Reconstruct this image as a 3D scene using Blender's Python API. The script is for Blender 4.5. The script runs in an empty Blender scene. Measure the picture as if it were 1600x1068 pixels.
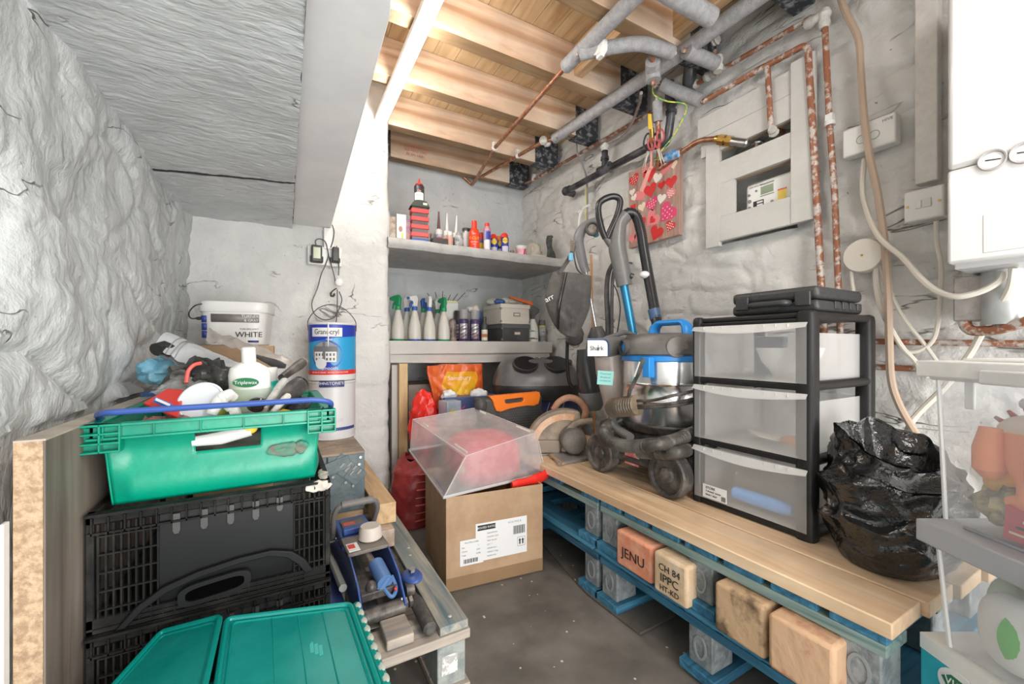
import bpy, math, random
from math import sin, cos, pi, radians, sqrt, atan2
from mathutils import Vector, Matrix, noise, Euler
random.seed(7)
V = Vector
SC = bpy.context.scene

# ------------------------------------------------------------------ camera
TH = math.atan2(360, 640)
SN, CS = sin(TH), cos(TH)
cam_d = bpy.data.cameras.new('camera'); cam = bpy.data.objects.new('camera', cam_d)
SC.collection.objects.link(cam); SC.camera = cam
cam.location = (0, 0, 1.0)
cam.rotation_euler = (pi/2, 0, -TH)
cam_d.sensor_width = 36; cam_d.lens = 36*640/1600; cam_d.shift_y = 7/1600
cam_d.clip_start = 0.02; cam_d.clip_end = 50

# ------------------------------------------------------------------ world, lights, exposure
wd = bpy.data.worlds.new('world'); SC.world = wd; wd.use_nodes = True
bg = wd.node_tree.nodes['Background']
bg.inputs[0].default_value = (1.0, 0.985, 0.965, 1); bg.inputs[1].default_value = 1.5

def area(name, loc, target, sx, sy, power, col=(1, 1, 1)):
    l = bpy.data.lights.new(name, 'AREA'); l.shape = 'RECTANGLE'; l.size = sx; l.size_y = sy
    l.energy = power; l.color = col
    o = bpy.data.objects.new(name, l); SC.collection.objects.link(o); o.location = loc
    o.rotation_euler = (V(target)-V(loc)).to_track_quat('-Z', 'Y').to_euler()
    return o
# added fill light, low behind the camera, lifting the room and the undersides
area('camera_side_fill', (0.7, -1.45, .72), (0.5, 1.5, 1.35), 1.9, 1.2, 34, (1.0, 0.985, 0.96))
# added overhead fill behind the camera, for flatter light
area('rear_overhead_fill', (0.9, -0.55, 2.28), (0.9, 0.3, 0.0), 0.25, 1.1, 14, (1.0, 0.97, 0.92))

SC.view_settings.view_transform = 'Standard'
SC.view_settings.look = 'None'
SC.view_settings.gamma = 1.0
SC.view_settings.use_curve_mapping = False
SC.view_settings.exposure = 0.80
SC.cycles.max_bounces = 8
SC.cycles.transparent_max_bounces = 16

# ------------------------------------------------------------------ measuring helper: a sight line met with a known plane
def W(u, v, X=None, Y=None, Z=None, d=None):
    rx = (640*SN + CS*(u-800))/640; ry = (640*CS - SN*(u-800))/640; rz = (541-v)/640
    if d is None:
        if X is not None: d = X/rx
        elif Y is not None: d = Y/ry
        else: d = (Z-1)/rz
    return V((rx*d, ry*d, 1+rz*d))

# ------------------------------------------------------------------ mesh builder
def spl(pts, n=8):
    P = [V(p) for p in pts]
    if len(P) < 3: return P
    out = []
    E = [P[0]*2-P[1]] + P + [P[-1]*2-P[-2]]
    for i in range(1, len(E)-2):
        a, b, c, e = E[i-1], E[i], E[i+1], E[i+2]
        for k in range(n):
            t = k/n
            out.append(0.5*((2*b)+(c-a)*t+(2*a-5*b+4*c-e)*t*t+(3*b-a-3*c+e)*t**3))
    out.append(P[-1])
    return out

def resample(pts, step):
    out = [pts[0].copy()]; acc = 0
    for a, b in zip(pts[:-1], pts[1:]):
        L = (b-a).length
        if L < 1e-9: continue
        t = step-acc
        while t <= L:
            out.append(a+(b-a)*(t/L)); t += step
        acc = (acc+L) % step
    return out

def Rz(a): return Matrix.Rotation(a, 4, 'Z')
def Rx(a): return Matrix.Rotation(a, 4, 'X')
def Ry(a): return Matrix.Rotation(a, 4, 'Y')
def T(x, y=None, z=None): return Matrix.Translation(V(x) if y is None else V((x, y, z)))
def frame(p, xdir, updir=(0, 0, 1)):
    x = V(xdir).normalized(); z = V(updir); z = (z-x*z.dot(x)).normalized(); y = z.cross(x)
    return Matrix(((x.x, y.x, z.x, p[0]), (x.y, y.y, z.y, p[1]), (x.z, y.z, z.z, p[2]), (0, 0, 0, 1)))

class MB:
    def __init__(s, M=None): s.v = []; s.f = []; s.mi = []; s.c = 0; s.M = M
    def m(s, i): s.c = i; return s
    def add(s, vs, fs, M=None):
        b = len(s.v)
        mm = None
        if M is not None and s.M is not None: mm = s.M @ M
        elif M is not None: mm = M
        elif s.M is not None: mm = s.M
        for p in vs:
            p = V(p)
            s.v.append(mm @ p if mm is not None else p)
        for f in fs: s.f.append([b+i for i in f]); s.mi.append(s.c)
        return s
    def box(s, c, sz, M=None, taper=1.0):
        x, y, z = sz[0]/2, sz[1]/2, sz[2]/2
        vs = [(c[0]+i*x*(taper if k < 0 else 1), c[1]+j*y*(taper if k < 0 else 1), c[2]+k*z) for k in (-1, 1) for j in (-1, 1) for i in (-1, 1)]
        return s.add(vs, [(0, 2, 3, 1), (4, 5, 7, 6), (0, 1, 5, 4), (2, 6, 7, 3), (0, 4, 6, 2), (1, 3, 7, 5)], M)
    def bb(s, p, q, M=None):
        a = [min(p[i], q[i]) for i in range(3)]; b = [max(p[i], q[i]) for i in range(3)]
        return s.box([(a[i]+b[i])/2 for i in range(3)], [b[i]-a[i] for i in range(3)], M)
    def hexa(s, p):
        return s.add(p, [(0, 3, 2, 1), (4, 5, 6, 7), (0, 1, 5, 4), (1, 2, 6, 5), (2, 3, 7, 6), (3, 0, 4, 7)])
    def slab(s, quad, n, t):           # quad (4 points) given thickness t along n
        n = V(n).normalized()*t
        return s.hexa([V(p) for p in quad]+[V(p)+n for p in quad])
    def tube(s, pts, r, n=10, caps=True, closed=False, flat=1.0, up=None):
        P = [V(p) for p in pts]; N = len(P)
        rr = r if callable(r) else (lambda i, t: r)
        tg = []
        for i in range(N):
            a = P[i-1] if i > 0 else (P[-1] if closed else P[0]); b = P[(i+1) % N] if (i < N-1 or closed) else P[-1]
            t = (b-a); tg.append(t.normalized() if t.length > 1e-9 else V((0, 0, 1)))
        u0 = V(up) if up else (V((0, 0, 1)) if abs(tg[0].z) < .9 else V((1, 0, 0)))
        x = (u0-tg[0]*u0.dot(tg[0])).normalized()
        vs = []
        for i in range(N):
            x = (x-tg[i]*x.dot(tg[i])).normalized(); y = tg[i].cross(x)
            R = rr(i, i/max(1, N-1))
            for k in range(n):
                a = 2*pi*k/n; vs.append(P[i]+x*cos(a)*R+y*sin(a)*R*flat)
        fs = []
        for i in range(N if closed else N-1):
            j = (i+1) % N
            for k in range(n): fs.append((i*n+k, i*n+(k+1) % n, j*n+(k+1) % n, j*n+k))
        if caps and not closed:
            fs.append(tuple(reversed(range(n)))); fs.append(tuple((N-1)*n+k for k in range(n)))
        return s.add(vs, fs)
    def cyl(s, a, b, r, r2=None, n=20, caps=True):
        r2 = r if r2 is None else r2
        return s.tube([a, b], lambda i, t: r+(r2-r)*t, n, caps)
    def lathe(s, prof, M=None, n=28, sx=1.0, sy=1.0, sq=2.0):
        vs = []; N = len(prof)
        for r, z in prof:
            for k in range(n):
                a = 2*pi*k/n; ca, sa = cos(a), sin(a)
                if sq != 2.0:
                    e = 2/sq; cx = math.copysign(abs(ca)**e, ca); cy = math.copysign(abs(sa)**e, sa)
                else: cx, cy = ca, sa
                vs.append((cx*r*sx, cy*r*sy, z))
        fs = []
        for i in range(N-1):
            for k in range(n): fs.append((i*n+k, i*n+(k+1) % n, (i+1)*n+(k+1) % n, (i+1)*n+k))
        if prof[0][0] > 1e-6: fs.append(tuple(reversed(range(n))))
        if prof[-1][0] > 1e-6: fs.append(tuple((N-1)*n+k for k in range(n)))
        return s.add(vs, fs, M)
    def prism(s, poly, h, M=None):
        n = len(poly)
        vs = [(p[0], p[1], 0) for p in poly]+[(p[0], p[1], h) for p in poly]
        fs = [tuple(reversed(range(n))), tuple(range(n, 2*n))]+[(i, (i+1) % n, n+(i+1) % n, n+i) for i in range(n)]
        return s.add(vs, fs, M)
    def ring(s, outer, inner, h, M=None):      # two polygons of equal length
        n = len(outer)
        vs = [(p[0], p[1], 0) for p in outer]+[(p[0], p[1], 0) for p in inner]+[(p[0], p[1], h) for p in outer]+[(p[0], p[1], h) for p in inner]
        fs = []
        for i in range(n):
            j = (i+1) % n
            fs += [(i, n+i, n+j, j), (2*n+i, 2*n+j, 3*n+j, 3*n+i), (i, j, 2*n+j, 2*n+i), (n+i, 3*n+i, 3*n+j, n+j)]
        return s.add(vs, fs, M)
    def grid(s, fn, nu, nv, M=None, closed_u=False):
        vs = [fn(i/nu, j/nv) for j in range(nv+1) for i in range(nu+1)]
        fs = [(j*(nu+1)+i, j*(nu+1)+i+1, (j+1)*(nu+1)+i+1, (j+1)*(nu+1)+i) for j in range(nv) for i in range(nu)]
        return s.add(vs, fs, M)
    def ell(s, c, r, nu=24, nv=14, nz=0.0, ns=8.0, M=None, sq=1.0, seed=0.0, ridged=False):
        vs = []; c = V(c)
        for j in range(nv+1):
            ph = -pi/2+pi*j/nv
            for i in range(nu):
                a = 2*pi*i/nu
                f = lambda q: math.copysign(abs(q)**sq, q)
                d = V((f(cos(ph))*f(cos(a)), f(cos(ph))*f(sin(a)), f(sin(ph))))
                p = V((d.x*r[0], d.y*r[1], d.z*r[2]))
                if nz:
                    q = (p+c)*ns+V((seed, seed*1.7, -seed))
                    k = (1-2*abs(noise.noise(q))-.5)*1.0+.5*(1-2*abs(noise.noise(q*2.3))-.5) if ridged else noise.fractal(q, 1.0, 2.0, 3)
                    p = p+V((cos(ph)*cos(a), cos(ph)*sin(a), sin(ph)))*nz*k
                vs.append(p+c)
        fs = [(j*nu+i, j*nu+(i+1) % nu, (j+1)*nu+(i+1) % nu, (j+1)*nu+i) for j in range(nv) for i in range(nu)]
        return s.add(vs, fs, M)
    def build(s, name, mats, parent=None, bevel=0, seg=2, angle=35, world=False, keep=False):
        me = bpy.data.meshes.new(name)
        vs = s.v
        org = V((0, 0, 0))
        if parent is not None and world:
            inv = parent_matrix(parent).inverted(); vs = [inv @ p for p in vs]
        elif parent is None and not keep:
            xs = [p.x for p in vs]; ys = [p.y for p in vs]; zs = [p.z for p in vs]
            org = V(((min(xs)+max(xs))/2, (min(ys)+max(ys))/2, min(zs)))
            vs = [p-org for p in vs]
        me.from_pydata([tuple(p) for p in vs], [], s.f)
        if not isinstance(mats, (list, tuple)): mats = [mats]
        for mt in mats: me.materials.append(mt)
        for p, i in zip(me.polygons, s.mi): p.material_index = min(i, len(mats)-1)
        me.validate()
        if angle:
            for p in me.polygons: p.use_smooth = True
            me.set_sharp_from_angle(angle=radians(angle))
        me.update()
        o = bpy.data.objects.new(name, me); SC.collection.objects.link(o)
        if parent is not None: o.parent = parent
        else: o.location = org
        if bevel:
            b = o.modifiers.new('bevel', 'BEVEL'); b.width = bevel; b.segments = seg; b.limit_method = 'ANGLE'; b.angle_limit = radians(40)
            b.harden_normals = False
        return o

def parent_matrix(o):
    m = Matrix.LocRotScale(o.location, o.rotation_euler, o.scale)
    return parent_matrix(o.parent) @ m if o.parent else m

def tag(o, label=None, cat=None, group=None, kind=None):
    if label: o['label'] = label
    if cat: o['category'] = cat
    if group: o['group'] = group
    if kind: o['kind'] = kind
    return o
def thing(name, label, cat, loc=(0, 0, 0), rz=0, group=None):
    o = bpy.data.objects.new(name, None); SC.collection.objects.link(o)
    o.empty_display_size = .05
    o.location = loc; o.rotation_euler = (0, 0, rz)
    return tag(o, label, cat, group)
def struct(o): o['kind'] = 'structure'; return o
def copy_tree(o, parent=None):
    c = o.copy(); SC.collection.objects.link(c); c.parent = parent
    for ch in list(o.children): copy_tree(ch, c)
    return c
def place(o, loc, rz=0, label=None, group=None):
    c = copy_tree(o); c.location = loc; c.rotation_euler = (0, 0, rz)
    if label: c['label'] = label
    if group: c['group'] = group
    return c

# ------------------------------------------------------------------ materials
MATS = {}
def P(name, c1, c2=None, scale=8, rough=.5, metal=0, bump=0, bscale=30, st=(1, 1, 1), mix=(.4, .6), detail=4, rough2=None, spec=.5, coat=0, wave=False, dist=.01):
    if name in MATS: return MATS[name]
    m = bpy.data.materials.new(name); m.use_nodes = True; MATS[name] = m
    nt = m.node_tree; N = nt.nodes; L = nt.links; b = N['Principled BSDF']
    b.inputs['Base Color'].default_value = (*c1, 1); b.inputs['Roughness'].default_value = rough; b.inputs['Metallic'].default_value = metal
    b.inputs['Specular IOR Level'].default_value = spec; b.inputs['Coat Weight'].default_value = coat
    if c2 is not None or bump:
        tc = N.new('ShaderNodeTexCoord'); mp = N.new('ShaderNodeMapping'); mp.inputs['Scale'].default_value = st
        L.new(tc.outputs['Object'], mp.inputs['Vector'])
    if c2 is not None:
        n = N.new('ShaderNodeTexNoise'); n.inputs['Scale'].default_value = scale; n.inputs['Detail'].default_value = detail; n.inputs['Roughness'].default_value = .65
        L.new(mp.outputs[0], n.inputs['Vector'])
        r = N.new('ShaderNodeValToRGB'); r.color_ramp.elements[0].position = mix[0]; r.color_ramp.elements[1].position = mix[1]
        r.color_ramp.elements[0].color = (*c1, 1); r.color_ramp.elements[1].color = (*c2, 1)
        L.new(n.outputs['Fac'], r.inputs[0]); L.new(r.outputs[0], b.inputs['Base Color'])
        if rough2 is not None:
            mr = N.new('ShaderNodeMapRange'); mr.inputs[1].default_value = mix[0]; mr.inputs[2].default_value = mix[1]; mr.inputs[3].default_value = rough; mr.inputs[4].default_value = rough2
            L.new(n.outputs['Fac'], mr.inputs[0]); L.new(mr.outputs[0], b.inputs['Roughness'])
    if bump:
        n2 = N.new('ShaderNodeTexNoise'); n2.inputs['Scale'].default_value = bscale; n2.inputs['Detail'].default_value = 5
        L.new(mp.outputs[0], n2.inputs['Vector'])
        bp = N.new('ShaderNodeBump'); bp.inputs['Strength'].default_value = bump; bp.inputs['Distance'].default_value = dist
        L.new(n2.outputs['Fac'], bp.inputs['Height']); L.new(bp.outputs[0], b.inputs['Normal'])
    return m
def clear(name, col, a, rough=.25, c2=None):    # see-through cloudy plastic
    if name in MATS: return MATS[name]
    m = P(name, col, c2, 12, rough)
    nt = m.node_tree; N = nt.nodes; L = nt.links; b = N['Principled BSDF']; out = N['Material Output']
    tr = N.new('ShaderNodeBsdfTransparent'); mx = N.new('ShaderNodeMixShader'); mx.inputs[0].default_value = a
    L.new(tr.outputs[0], mx.inputs[1]); L.new(b.outputs[0], mx.inputs[2]); L.new(mx.outputs[0], out.inputs[0])
    return m
def emit(name, col, s):
    m = bpy.data.materials.new(name); m.use_nodes = True
    b = m.node_tree.nodes['Principled BSDF']; b.inputs['Base Color'].default_value = (*col, 1)
    b.inputs['Emission Color'].default_value = (*col, 1); b.inputs['Emission Strength'].default_value = s
    return m
def wood(name, c1, c2, c3, axis='Y', scale=1.0, rough=.65, bump=.25):   # grain runs along axis
    if name in MATS: return MATS[name]
    m = bpy.data.materials.new(name); m.use_nodes = True; MATS[name] = m
    nt = m.node_tree; N = nt.nodes; L = nt.links; b = N['Principled BSDF']; b.inputs['Roughness'].default_value = rough
    tc = N.new('ShaderNodeTexCoord'); mp = N.new('ShaderNodeMapping')
    st = {'X': (1.2, 14, 14), 'Y': (14, 1.2, 14), 'Z': (14, 14, 1.2)}[axis]
    mp.inputs['Scale'].default_value = [q*scale for q in st]
    L.new(tc.outputs['Object'], mp.inputs['Vector'])
    n = N.new('ShaderNodeTexNoise'); n.inputs['Scale'].default_value = 1.6; n.inputs['Detail'].default_value = 6; n.inputs['Distortion'].default_value = 1.3
    L.new(mp.outputs[0], n.inputs['Vector'])
    r = N.new('ShaderNodeValToRGB'); e = r.color_ramp.elements; e[0].position = .3; e[0].color = (*c3, 1); e[1].position = .72; e[1].color = (*c2, 1)
    k = r.color_ramp.elements.new(.48); k.color = (*c1, 1)
    L.new(n.outputs['Fac'], r.inputs[0])
    n2 = N.new('ShaderNodeTexNoise'); n2.inputs['Scale'].default_value = 6; n2.inputs['Detail'].default_value = 3
    L.new(tc.outputs['Object'], n2.inputs['Vector'])
    mr = N.new('ShaderNodeMapRange'); mr.inputs[1].default_value = .35; mr.inputs[2].default_value = .7; mr.inputs[3].default_value = .86; mr.inputs[4].default_value = 1.08
    L.new(n2.outputs['Fac'], mr.inputs[0])
    mx = N.new('ShaderNodeMixRGB'); mx.blend_type = 'MULTIPLY'; mx.inputs[0].default_value = 1
    L.new(r.outputs[0], mx.inputs[1]); L.new(mr.outputs[0], mx.inputs[2]); L.new(mx.outputs[0], b.inputs['Base Color'])
    bp = N.new('ShaderNodeBump'); bp.inputs['Strength'].default_value = bump; bp.inputs['Distance'].default_value = .004
    L.new(n.outputs['Fac'], bp.inputs['Height']); L.new(bp.outputs[0], b.inputs['Normal'])
    return m

def plaster(name, c1, c2, c3, bump=.5, bscale=22, streak=(1, 1, 1), crack=None, cw=.010, cs=3.0, cmask=.52):
    m = bpy.data.materials.new(name); m.use_nodes = True; MATS[name] = m
    nt = m.node_tree; N = nt.nodes; L = nt.links; b = N['Principled BSDF']; b.inputs['Roughness'].default_value = .62
    tc = N.new('ShaderNodeTexCoord'); mp = N.new('ShaderNodeMapping'); mp.inputs['Scale'].default_value = streak
    L.new(tc.outputs['Object'], mp.inputs['Vector'])
    n = N.new('ShaderNodeTexNoise'); n.inputs['Scale'].default_value = 3.0; n.inputs['Detail'].default_value = 8; n.inputs['Roughness'].default_value = .62
    L.new(tc.outputs['Object'], n.inputs['Vector'])
    r = N.new('ShaderNodeValToRGB'); e = r.color_ramp.elements; e[0].position = .32; e[0].color = (*c2, 1); e[1].position = .62; e[1].color = (*c1, 1)
    L.new(n.outputs['Fac'], r.inputs[0])
    # small chips and grime spots
    v = N.new('ShaderNodeTexNoise'); v.inputs['Scale'].default_value = 46; v.inputs['Detail'].default_value = 3
    L.new(mp.outputs[0], v.inputs['Vector'])
    r2 = N.new('ShaderNodeValToRGB'); e = r2.color_ramp.elements; e[0].position = .22; e[0].color = (1, 1, 1, 1); e[1].position = .27; e[1].color = (0, 0, 0, 1)
    L.new(v.outputs['Fac'], r2.inputs[0])
    mx = N.new('ShaderNodeMixRGB'); L.new(r2.outputs[0], mx.inputs[0]); L.new(r.outputs[0], mx.inputs[1]); mx.inputs[2].default_value = (*c3, 1)
    def math_(op, a, c=None):
        q = N.new('ShaderNodeMath'); q.operation = op
        for i, x in enumerate((a, c)):
            if x is None: continue
            if isinstance(x, (int, float)): q.inputs[i].default_value = x
            else: L.new(x, q.inputs[i])
        return q.outputs[0]
    n2 = N.new('ShaderNodeTexNoise'); n2.inputs['Scale'].default_value = bscale; n2.inputs['Detail'].default_value = 8; n2.inputs['Roughness'].default_value = .62
    L.new(mp.outputs[0], n2.inputs['Vector'])
    n3 = N.new('ShaderNodeTexNoise'); n3.inputs['Scale'].default_value = bscale*.45; n3.inputs['Detail'].default_value = 5; n3.inputs['Distortion'].default_value = 1.2
    L.new(mp.outputs[0], n3.inputs['Vector'])
    rid = math_('MULTIPLY', math_('ABSOLUTE', math_('SUBTRACT', n3.outputs['Fac'], .5)), 1.1)      # sharp hewn ridges
    hgt = math_('ADD', n2.outputs['Fac'], rid)
    col = mx.outputs[0]
    if crack:
        mc = N.new('ShaderNodeMapping'); mc.inputs['Scale'].default_value = crack; L.new(tc.outputs['Object'], mc.inputs['Vector'])
        nc = N.new('ShaderNodeTexNoise'); nc.inputs['Scale'].default_value = cs; nc.inputs['Detail'].default_value = 4; nc.inputs['Distortion'].default_value = .5; L.new(mc.outputs[0], nc.inputs['Vector'])
        dd = math_('ABSOLUTE', math_('SUBTRACT', nc.outputs['Fac'], .5))
        line = N.new('ShaderNodeMapRange'); line.inputs[1].default_value = 0; line.inputs[2].default_value = cw; line.inputs[3].default_value = 1; line.inputs[4].default_value = 0; L.new(dd, line.inputs[0])
        nm = N.new('ShaderNodeTexNoise'); nm.inputs['Scale'].default_value = 4.5; nm.inputs['Detail'].default_value = 5; L.new(tc.outputs['Object'], nm.inputs['Vector'])
        mk = N.new('ShaderNodeMapRange'); mk.inputs[1].default_value = cmask; mk.inputs[2].default_value = cmask+.09; L.new(nm.outputs['Fac'], mk.inputs[0])
        cr = math_('MULTIPLY', line.outputs[0], mk.outputs[0])
        m2 = N.new('ShaderNodeMixRGB'); L.new(cr, m2.inputs[0]); L.new(col, m2.inputs[1]); m2.inputs[2].default_value = (*[q*.75 for q in c3], 1); col = m2.outputs[0]
        hgt = math_('SUBTRACT', hgt, math_('MULTIPLY', cr, 1.2))
    L.new(col, b.inputs['Base Color'])
    bp = N.new('ShaderNodeBump'); bp.inputs['Strength'].default_value = bump; bp.inputs['Distance'].default_value = .016
    L.new(hgt, bp.inputs['Height']); L.new(bp.outputs[0], b.inputs['Normal'])
    return m

def text(s, size, parent, M, mat, bend=None, align='CENTER', ext=.0004, name='lettering', sx=1.0, world=False):
    if world and parent is not None: M = parent_matrix(parent).inverted() @ M
    cu = bpy.data.curves.new('t', 'FONT'); cu.body = s; cu.size = size; cu.align_x = align; cu.align_y = 'CENTER'; cu.extrude = ext
    cu.resolution_u = 3
    ob = bpy.data.objects.new('t', cu)
    me = bpy.data.meshes.new_from_object(ob); bpy.data.objects.remove(ob)
    for v in me.vertices:
        p = v.co.copy(); p.x *= sx
        if bend:      # wrap round a cylinder of radius bend, facing -Y, upright along Z
            a = p.x/bend; R = bend+p.z+.0006
            p = V((sin(a)*R, -cos(a)*R, p.y))
        v.co = M @ p
    me.materials.clear(); me.materials.append(mat)
    o = bpy.data.objects.new(name, me); SC.collection.objects.link(o); o.parent = parent
    return o
FX = Matrix(((1, 0, 0, 0), (0, 0, -1, 0), (0, 1, 0, 0), (0, 0, 0, 1)))   # text plane XY -> upright, facing -Y
FXL = Matrix(((0, 0, -1, 0), (-1, 0, 0, 0), (0, 1, 0, 0), (0, 0, 0, 1)))   # upright, facing -X
def patch(R, a0, a1, z0, z1, n=14, off=.0007):     # strip wrapped on a can, angle 0 faces -Y
    return (lambda s, t: V((sin(a0+(a1-a0)*s)*(R+off), -cos(a0+(a1-a0)*s)*(R+off), z0+(z1-z0)*t)))

# palette
white_pl = P('white_plastic', (.78, .78, .76), rough=.35)
cream_pl = P('cream_cable', (.72, .68, .6), rough=.4)
black_pl = P('black_plastic', (.03, .03, .033), (.07, .068, .065), 14, rough=.38, bump=.15, bscale=120)
black_gl = P('black_gloss', (.015, .015, .017), rough=.2)
dark_gr = P('dark_grey', (.07, .07, .075), (.12, .115, .11), 10, rough=.45)
mid_gr = P('mid_grey', (.2, .2, .205), (.28, .27, .265), 8, rough=.4)
steel = P('steel', (.6, .6, .61), rough=.28, metal=1)
chrome = P('chrome', (.86, .85, .84), rough=.22, metal=1)
ink = P('ink_black', (.02, .02, .02), rough=.6)
ink_grey = P('ink_grey', (.25, .25, .27), rough=.6)
paper = P('white_paper', (.82, .82, .82), rough=.7)
red = P('red_plastic', (.75, .04, .03), rough=.35)
blue = P('blue_plastic', (.05, .2, .62), rough=.35)
orange = P('orange_plastic', (.9, .22, .03), rough=.4)
yellow = P('yellow_plastic', (.85, .6, .05), rough=.4)
green = P('green_plastic', (.02, .4, .12), rough=.35)
# ================================================================== THE ROOM
XR, XL, YP, YA = 1.84, -.37, 2.48, 3.10     # right wall, left wall, pier face, alcove back
XP = .565
wall_m = plaster('painted_stone', (.74, .735, .715), (.60, .60, .585), (.26, .24, .22), bump=.6, bscale=18, crack=(1, .55, 2.6), cw=.010, cs=2.6, cmask=.53)
wall_l = plaster('painted_stone_left', (.63, .65, .65), (.50, .525, .525), (.33, .34, .33), bump=.8, bscale=17, streak=(1, 1, .75), crack=(1, .7, 1.8), cw=.006, cs=3.4, cmask=.56)
wall_a = plaster('painted_stone_alcove', (.62, .64, .645), (.50, .52, .53), (.20, .21, .22), bump=.5, bscale=16, crack=(.6, 1, 2.6), cw=.009, cs=2.8, cmask=.57)

def h2(i, j, k=0): return (sin(i*127.1+j*311.7+k*74.7)*43758.5453) % 1.0
def stones(a, z, L=.42, H=.17, seed=0):
    """rubble courses: returns a height in -1..1, cracks negative"""
    a2 = a+.10*noise.noise(V((a*2.3, z*2.3, seed))); z2 = z+.07*noise.noise(V((a*1.7, z*1.7, seed+9)))
    r = math.floor(z2/H); fz = z2/H-r
    off = h2(r, seed, 1)*L; w = L*(.75+.5*h2(r, seed, 2)); q = (a2+off)/w; c = math.floor(q); fx = q-c
    e = min(fx, 1-fx)*w; ez = min(fz, 1-fz)*H
    dd = min(e, ez)
    bump_ = 1-math.exp(-dd/.018)
    return bump_, (h2(c, r, seed+3)-.5), dd

def hewn(y, z, fy, fz, seed, tilt, crease):
    q = V((y*fy+.35*noise.noise(V((y*4, z*4, seed))), z*fz+.35*noise.noise(V((y*4, z*4, seed+7))), seed))
    d, pts = noise.voronoi(q)
    c = pts[0]; a = h2(round(c.x, 3), round(c.y, 3), 1)*6.28; dv = q-c
    fl_ = dv.x*cos(a)+dv.y*sin(a)
    e = d[1]-d[0]
    return tilt*(fl_*.9+(h2(round(c.x, 3), round(c.y, 3), 5)-.5)*.7)*min(1, e*3.5)-crease*math.exp(-e/.10)
def right_h(y, z):
    b, k, dd = stones(y, z, .46, .165, 3)
    h = .012*k*b+.012*noise.fractal(V((y*3, z*4, 1.3)), 1, 2, 4)+.02*noise.noise(V((y*1.2, z*1.4, 7)))
    h += hewn(y, z, 2.4, 6.2, 2.5, .016, .016)+hewn(y, z, 9, 14, 6.5, .006, .003)
    rid = 1-abs(noise.noise(V((y*2.4, z*9, 4.4))))*6
    h += .012*(b-1)*(.4+.6*max(0, noise.noise(V((y*1.5, z*2, 8)))+.5))
    if rid > 0 and z > .2: h -= .010*rid*max(0, noise.noise(V((y*3, z*3, 21)))+.15)
    return h
# openings of the meter cupboard in the right wall (y range, z range)
def YZ(u, v, X=XR): p = W(u, v, X=X); return p.y, p.z
mo1 = (YZ(1234, 205)[0]-.01, YZ(1125, 243)[0]+.01, 1.62, 2.02)
yN, yF, zB, zT = YZ(1262, 340)[0], YZ(1112, 300)[0], 1.36, 1.99
b = MB()
def fr(s, t):
    y = -1.2+s*(YA+.1+1.2); z = t*2.6
    x = XR-right_h(y, z)
    if yN+.05 < y < yF-.03 and 1.50 < z < zT: x += .16
    return (x, y, z)
b.grid(fr, 300, 190)
o = b.build('wall_right', wall_m, keep=True, angle=50); struct(o)

b = MB()
def left_h(y, z):
    h = hewn(y, z, 1.9, 3.6, .5, .036, .016)+hewn(y+.3*z, z, 6, 8.5, 4.5, .011, .004)+hewn(y, z, 19, 17, 2.5, .004, .001)
    h += .010*noise.fractal(V((y*5, z*6, 1)), 1, 2, 5)
    return h*(.35 if z < .86 else 1)-(.012 if z < .86 else 0)
b.grid(lambda s, t: (XL-.015+left_h(-1.2+s*4.0, t*2.0), -1.2+s*4.0, t*2.0), 440, 230)
o = b.build('wall_left', wall_l, keep=True, angle=60); struct(o)

# pier (back wall left of the alcove) with its rounded return into the alcove
b = MB()
path = [V((-.7, YP, 0)), V((XP-.04, YP, 0)), V((XP-.012, YP+.01, 0)), V((XP, YP+.04, 0)), V((XP, YA+.1, 0))]
pr = resample(path, .012); NP = len(pr)-1
def fp(s, t):
    i = min(NP, int(round(s*NP))); p = pr[i]; z = t*2.6
    q = pr[min(NP, i+1)]-pr[max(0, i-1)]; n = V((q.y, -q.x, 0)).normalized()
    L_ = i*.012
    bb_, k, dd = stones(L_, z, .5, .26, 5)
    h = .016*noise.fractal(V((L_*2.5, z*2.5, 3)), 1, 2, 5)+.007*k*bb_+.006*(bb_-1)
    if z < .62: h += .04*max(0, (.62-z))*(.5+.5*sin(L_*5))
    return p+n*h+V((0, 0, z))
b.grid(fp, NP, 170)
o = b.build('wall_back', wall_m, keep=True, angle=60); struct(o)
b = MB()
def fa(s, t):
    x = XP-.1+s*(XR+.15-XP+.1); z = t*2.6
    bb_, k, dd = stones(x, z, .5, .17, 17)
    h = .014*noise.fractal(V((x*3, z*3, 5)), 1, 2, 4)
    if z < 1.75: h += .012*k*bb_+.012*(bb_-1)
    return (x, YA-h, z)
b.grid(fa, 120, 170)
o = b.build('wall_alcove', wall_a, keep=True, angle=60); struct(o)

# floor: worn dark matting dotted with paint chips
fm = bpy.data.materials.new('worn_floor'); fm.use_nodes = True
nt = fm.node_tree; N = nt.nodes; L = nt.links; bs = N['Principled BSDF']; bs.inputs['Roughness'].default_value = .75
tc = N.new('ShaderNodeTexCoord')
n1 = N.new('ShaderNodeTexNoise'); n1.inputs['Scale'].default_value = 5; n1.inputs['Detail'].default_value = 8; L.new(tc.outputs['Object'], n1.inputs['Vector'])
r1 = N.new('ShaderNodeValToRGB'); r1.color_ramp.elements[0].position = .35; r1.color_ramp.elements[0].color = (.10, .09, .078, 1); r1.color_ramp.elements[1].position = .7; r1.color_ramp.elements[1].color = (.20, .18, .16, 1)
L.new(n1.outputs['Fac'], r1.inputs[0])
vo = N.new('ShaderNodeTexVoronoi'); vo.inputs['Scale'].default_value = 32; vo.inputs['Randomness'].default_value = 1; L.new(tc.outputs['Object'], vo.inputs['Vector'])
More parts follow.
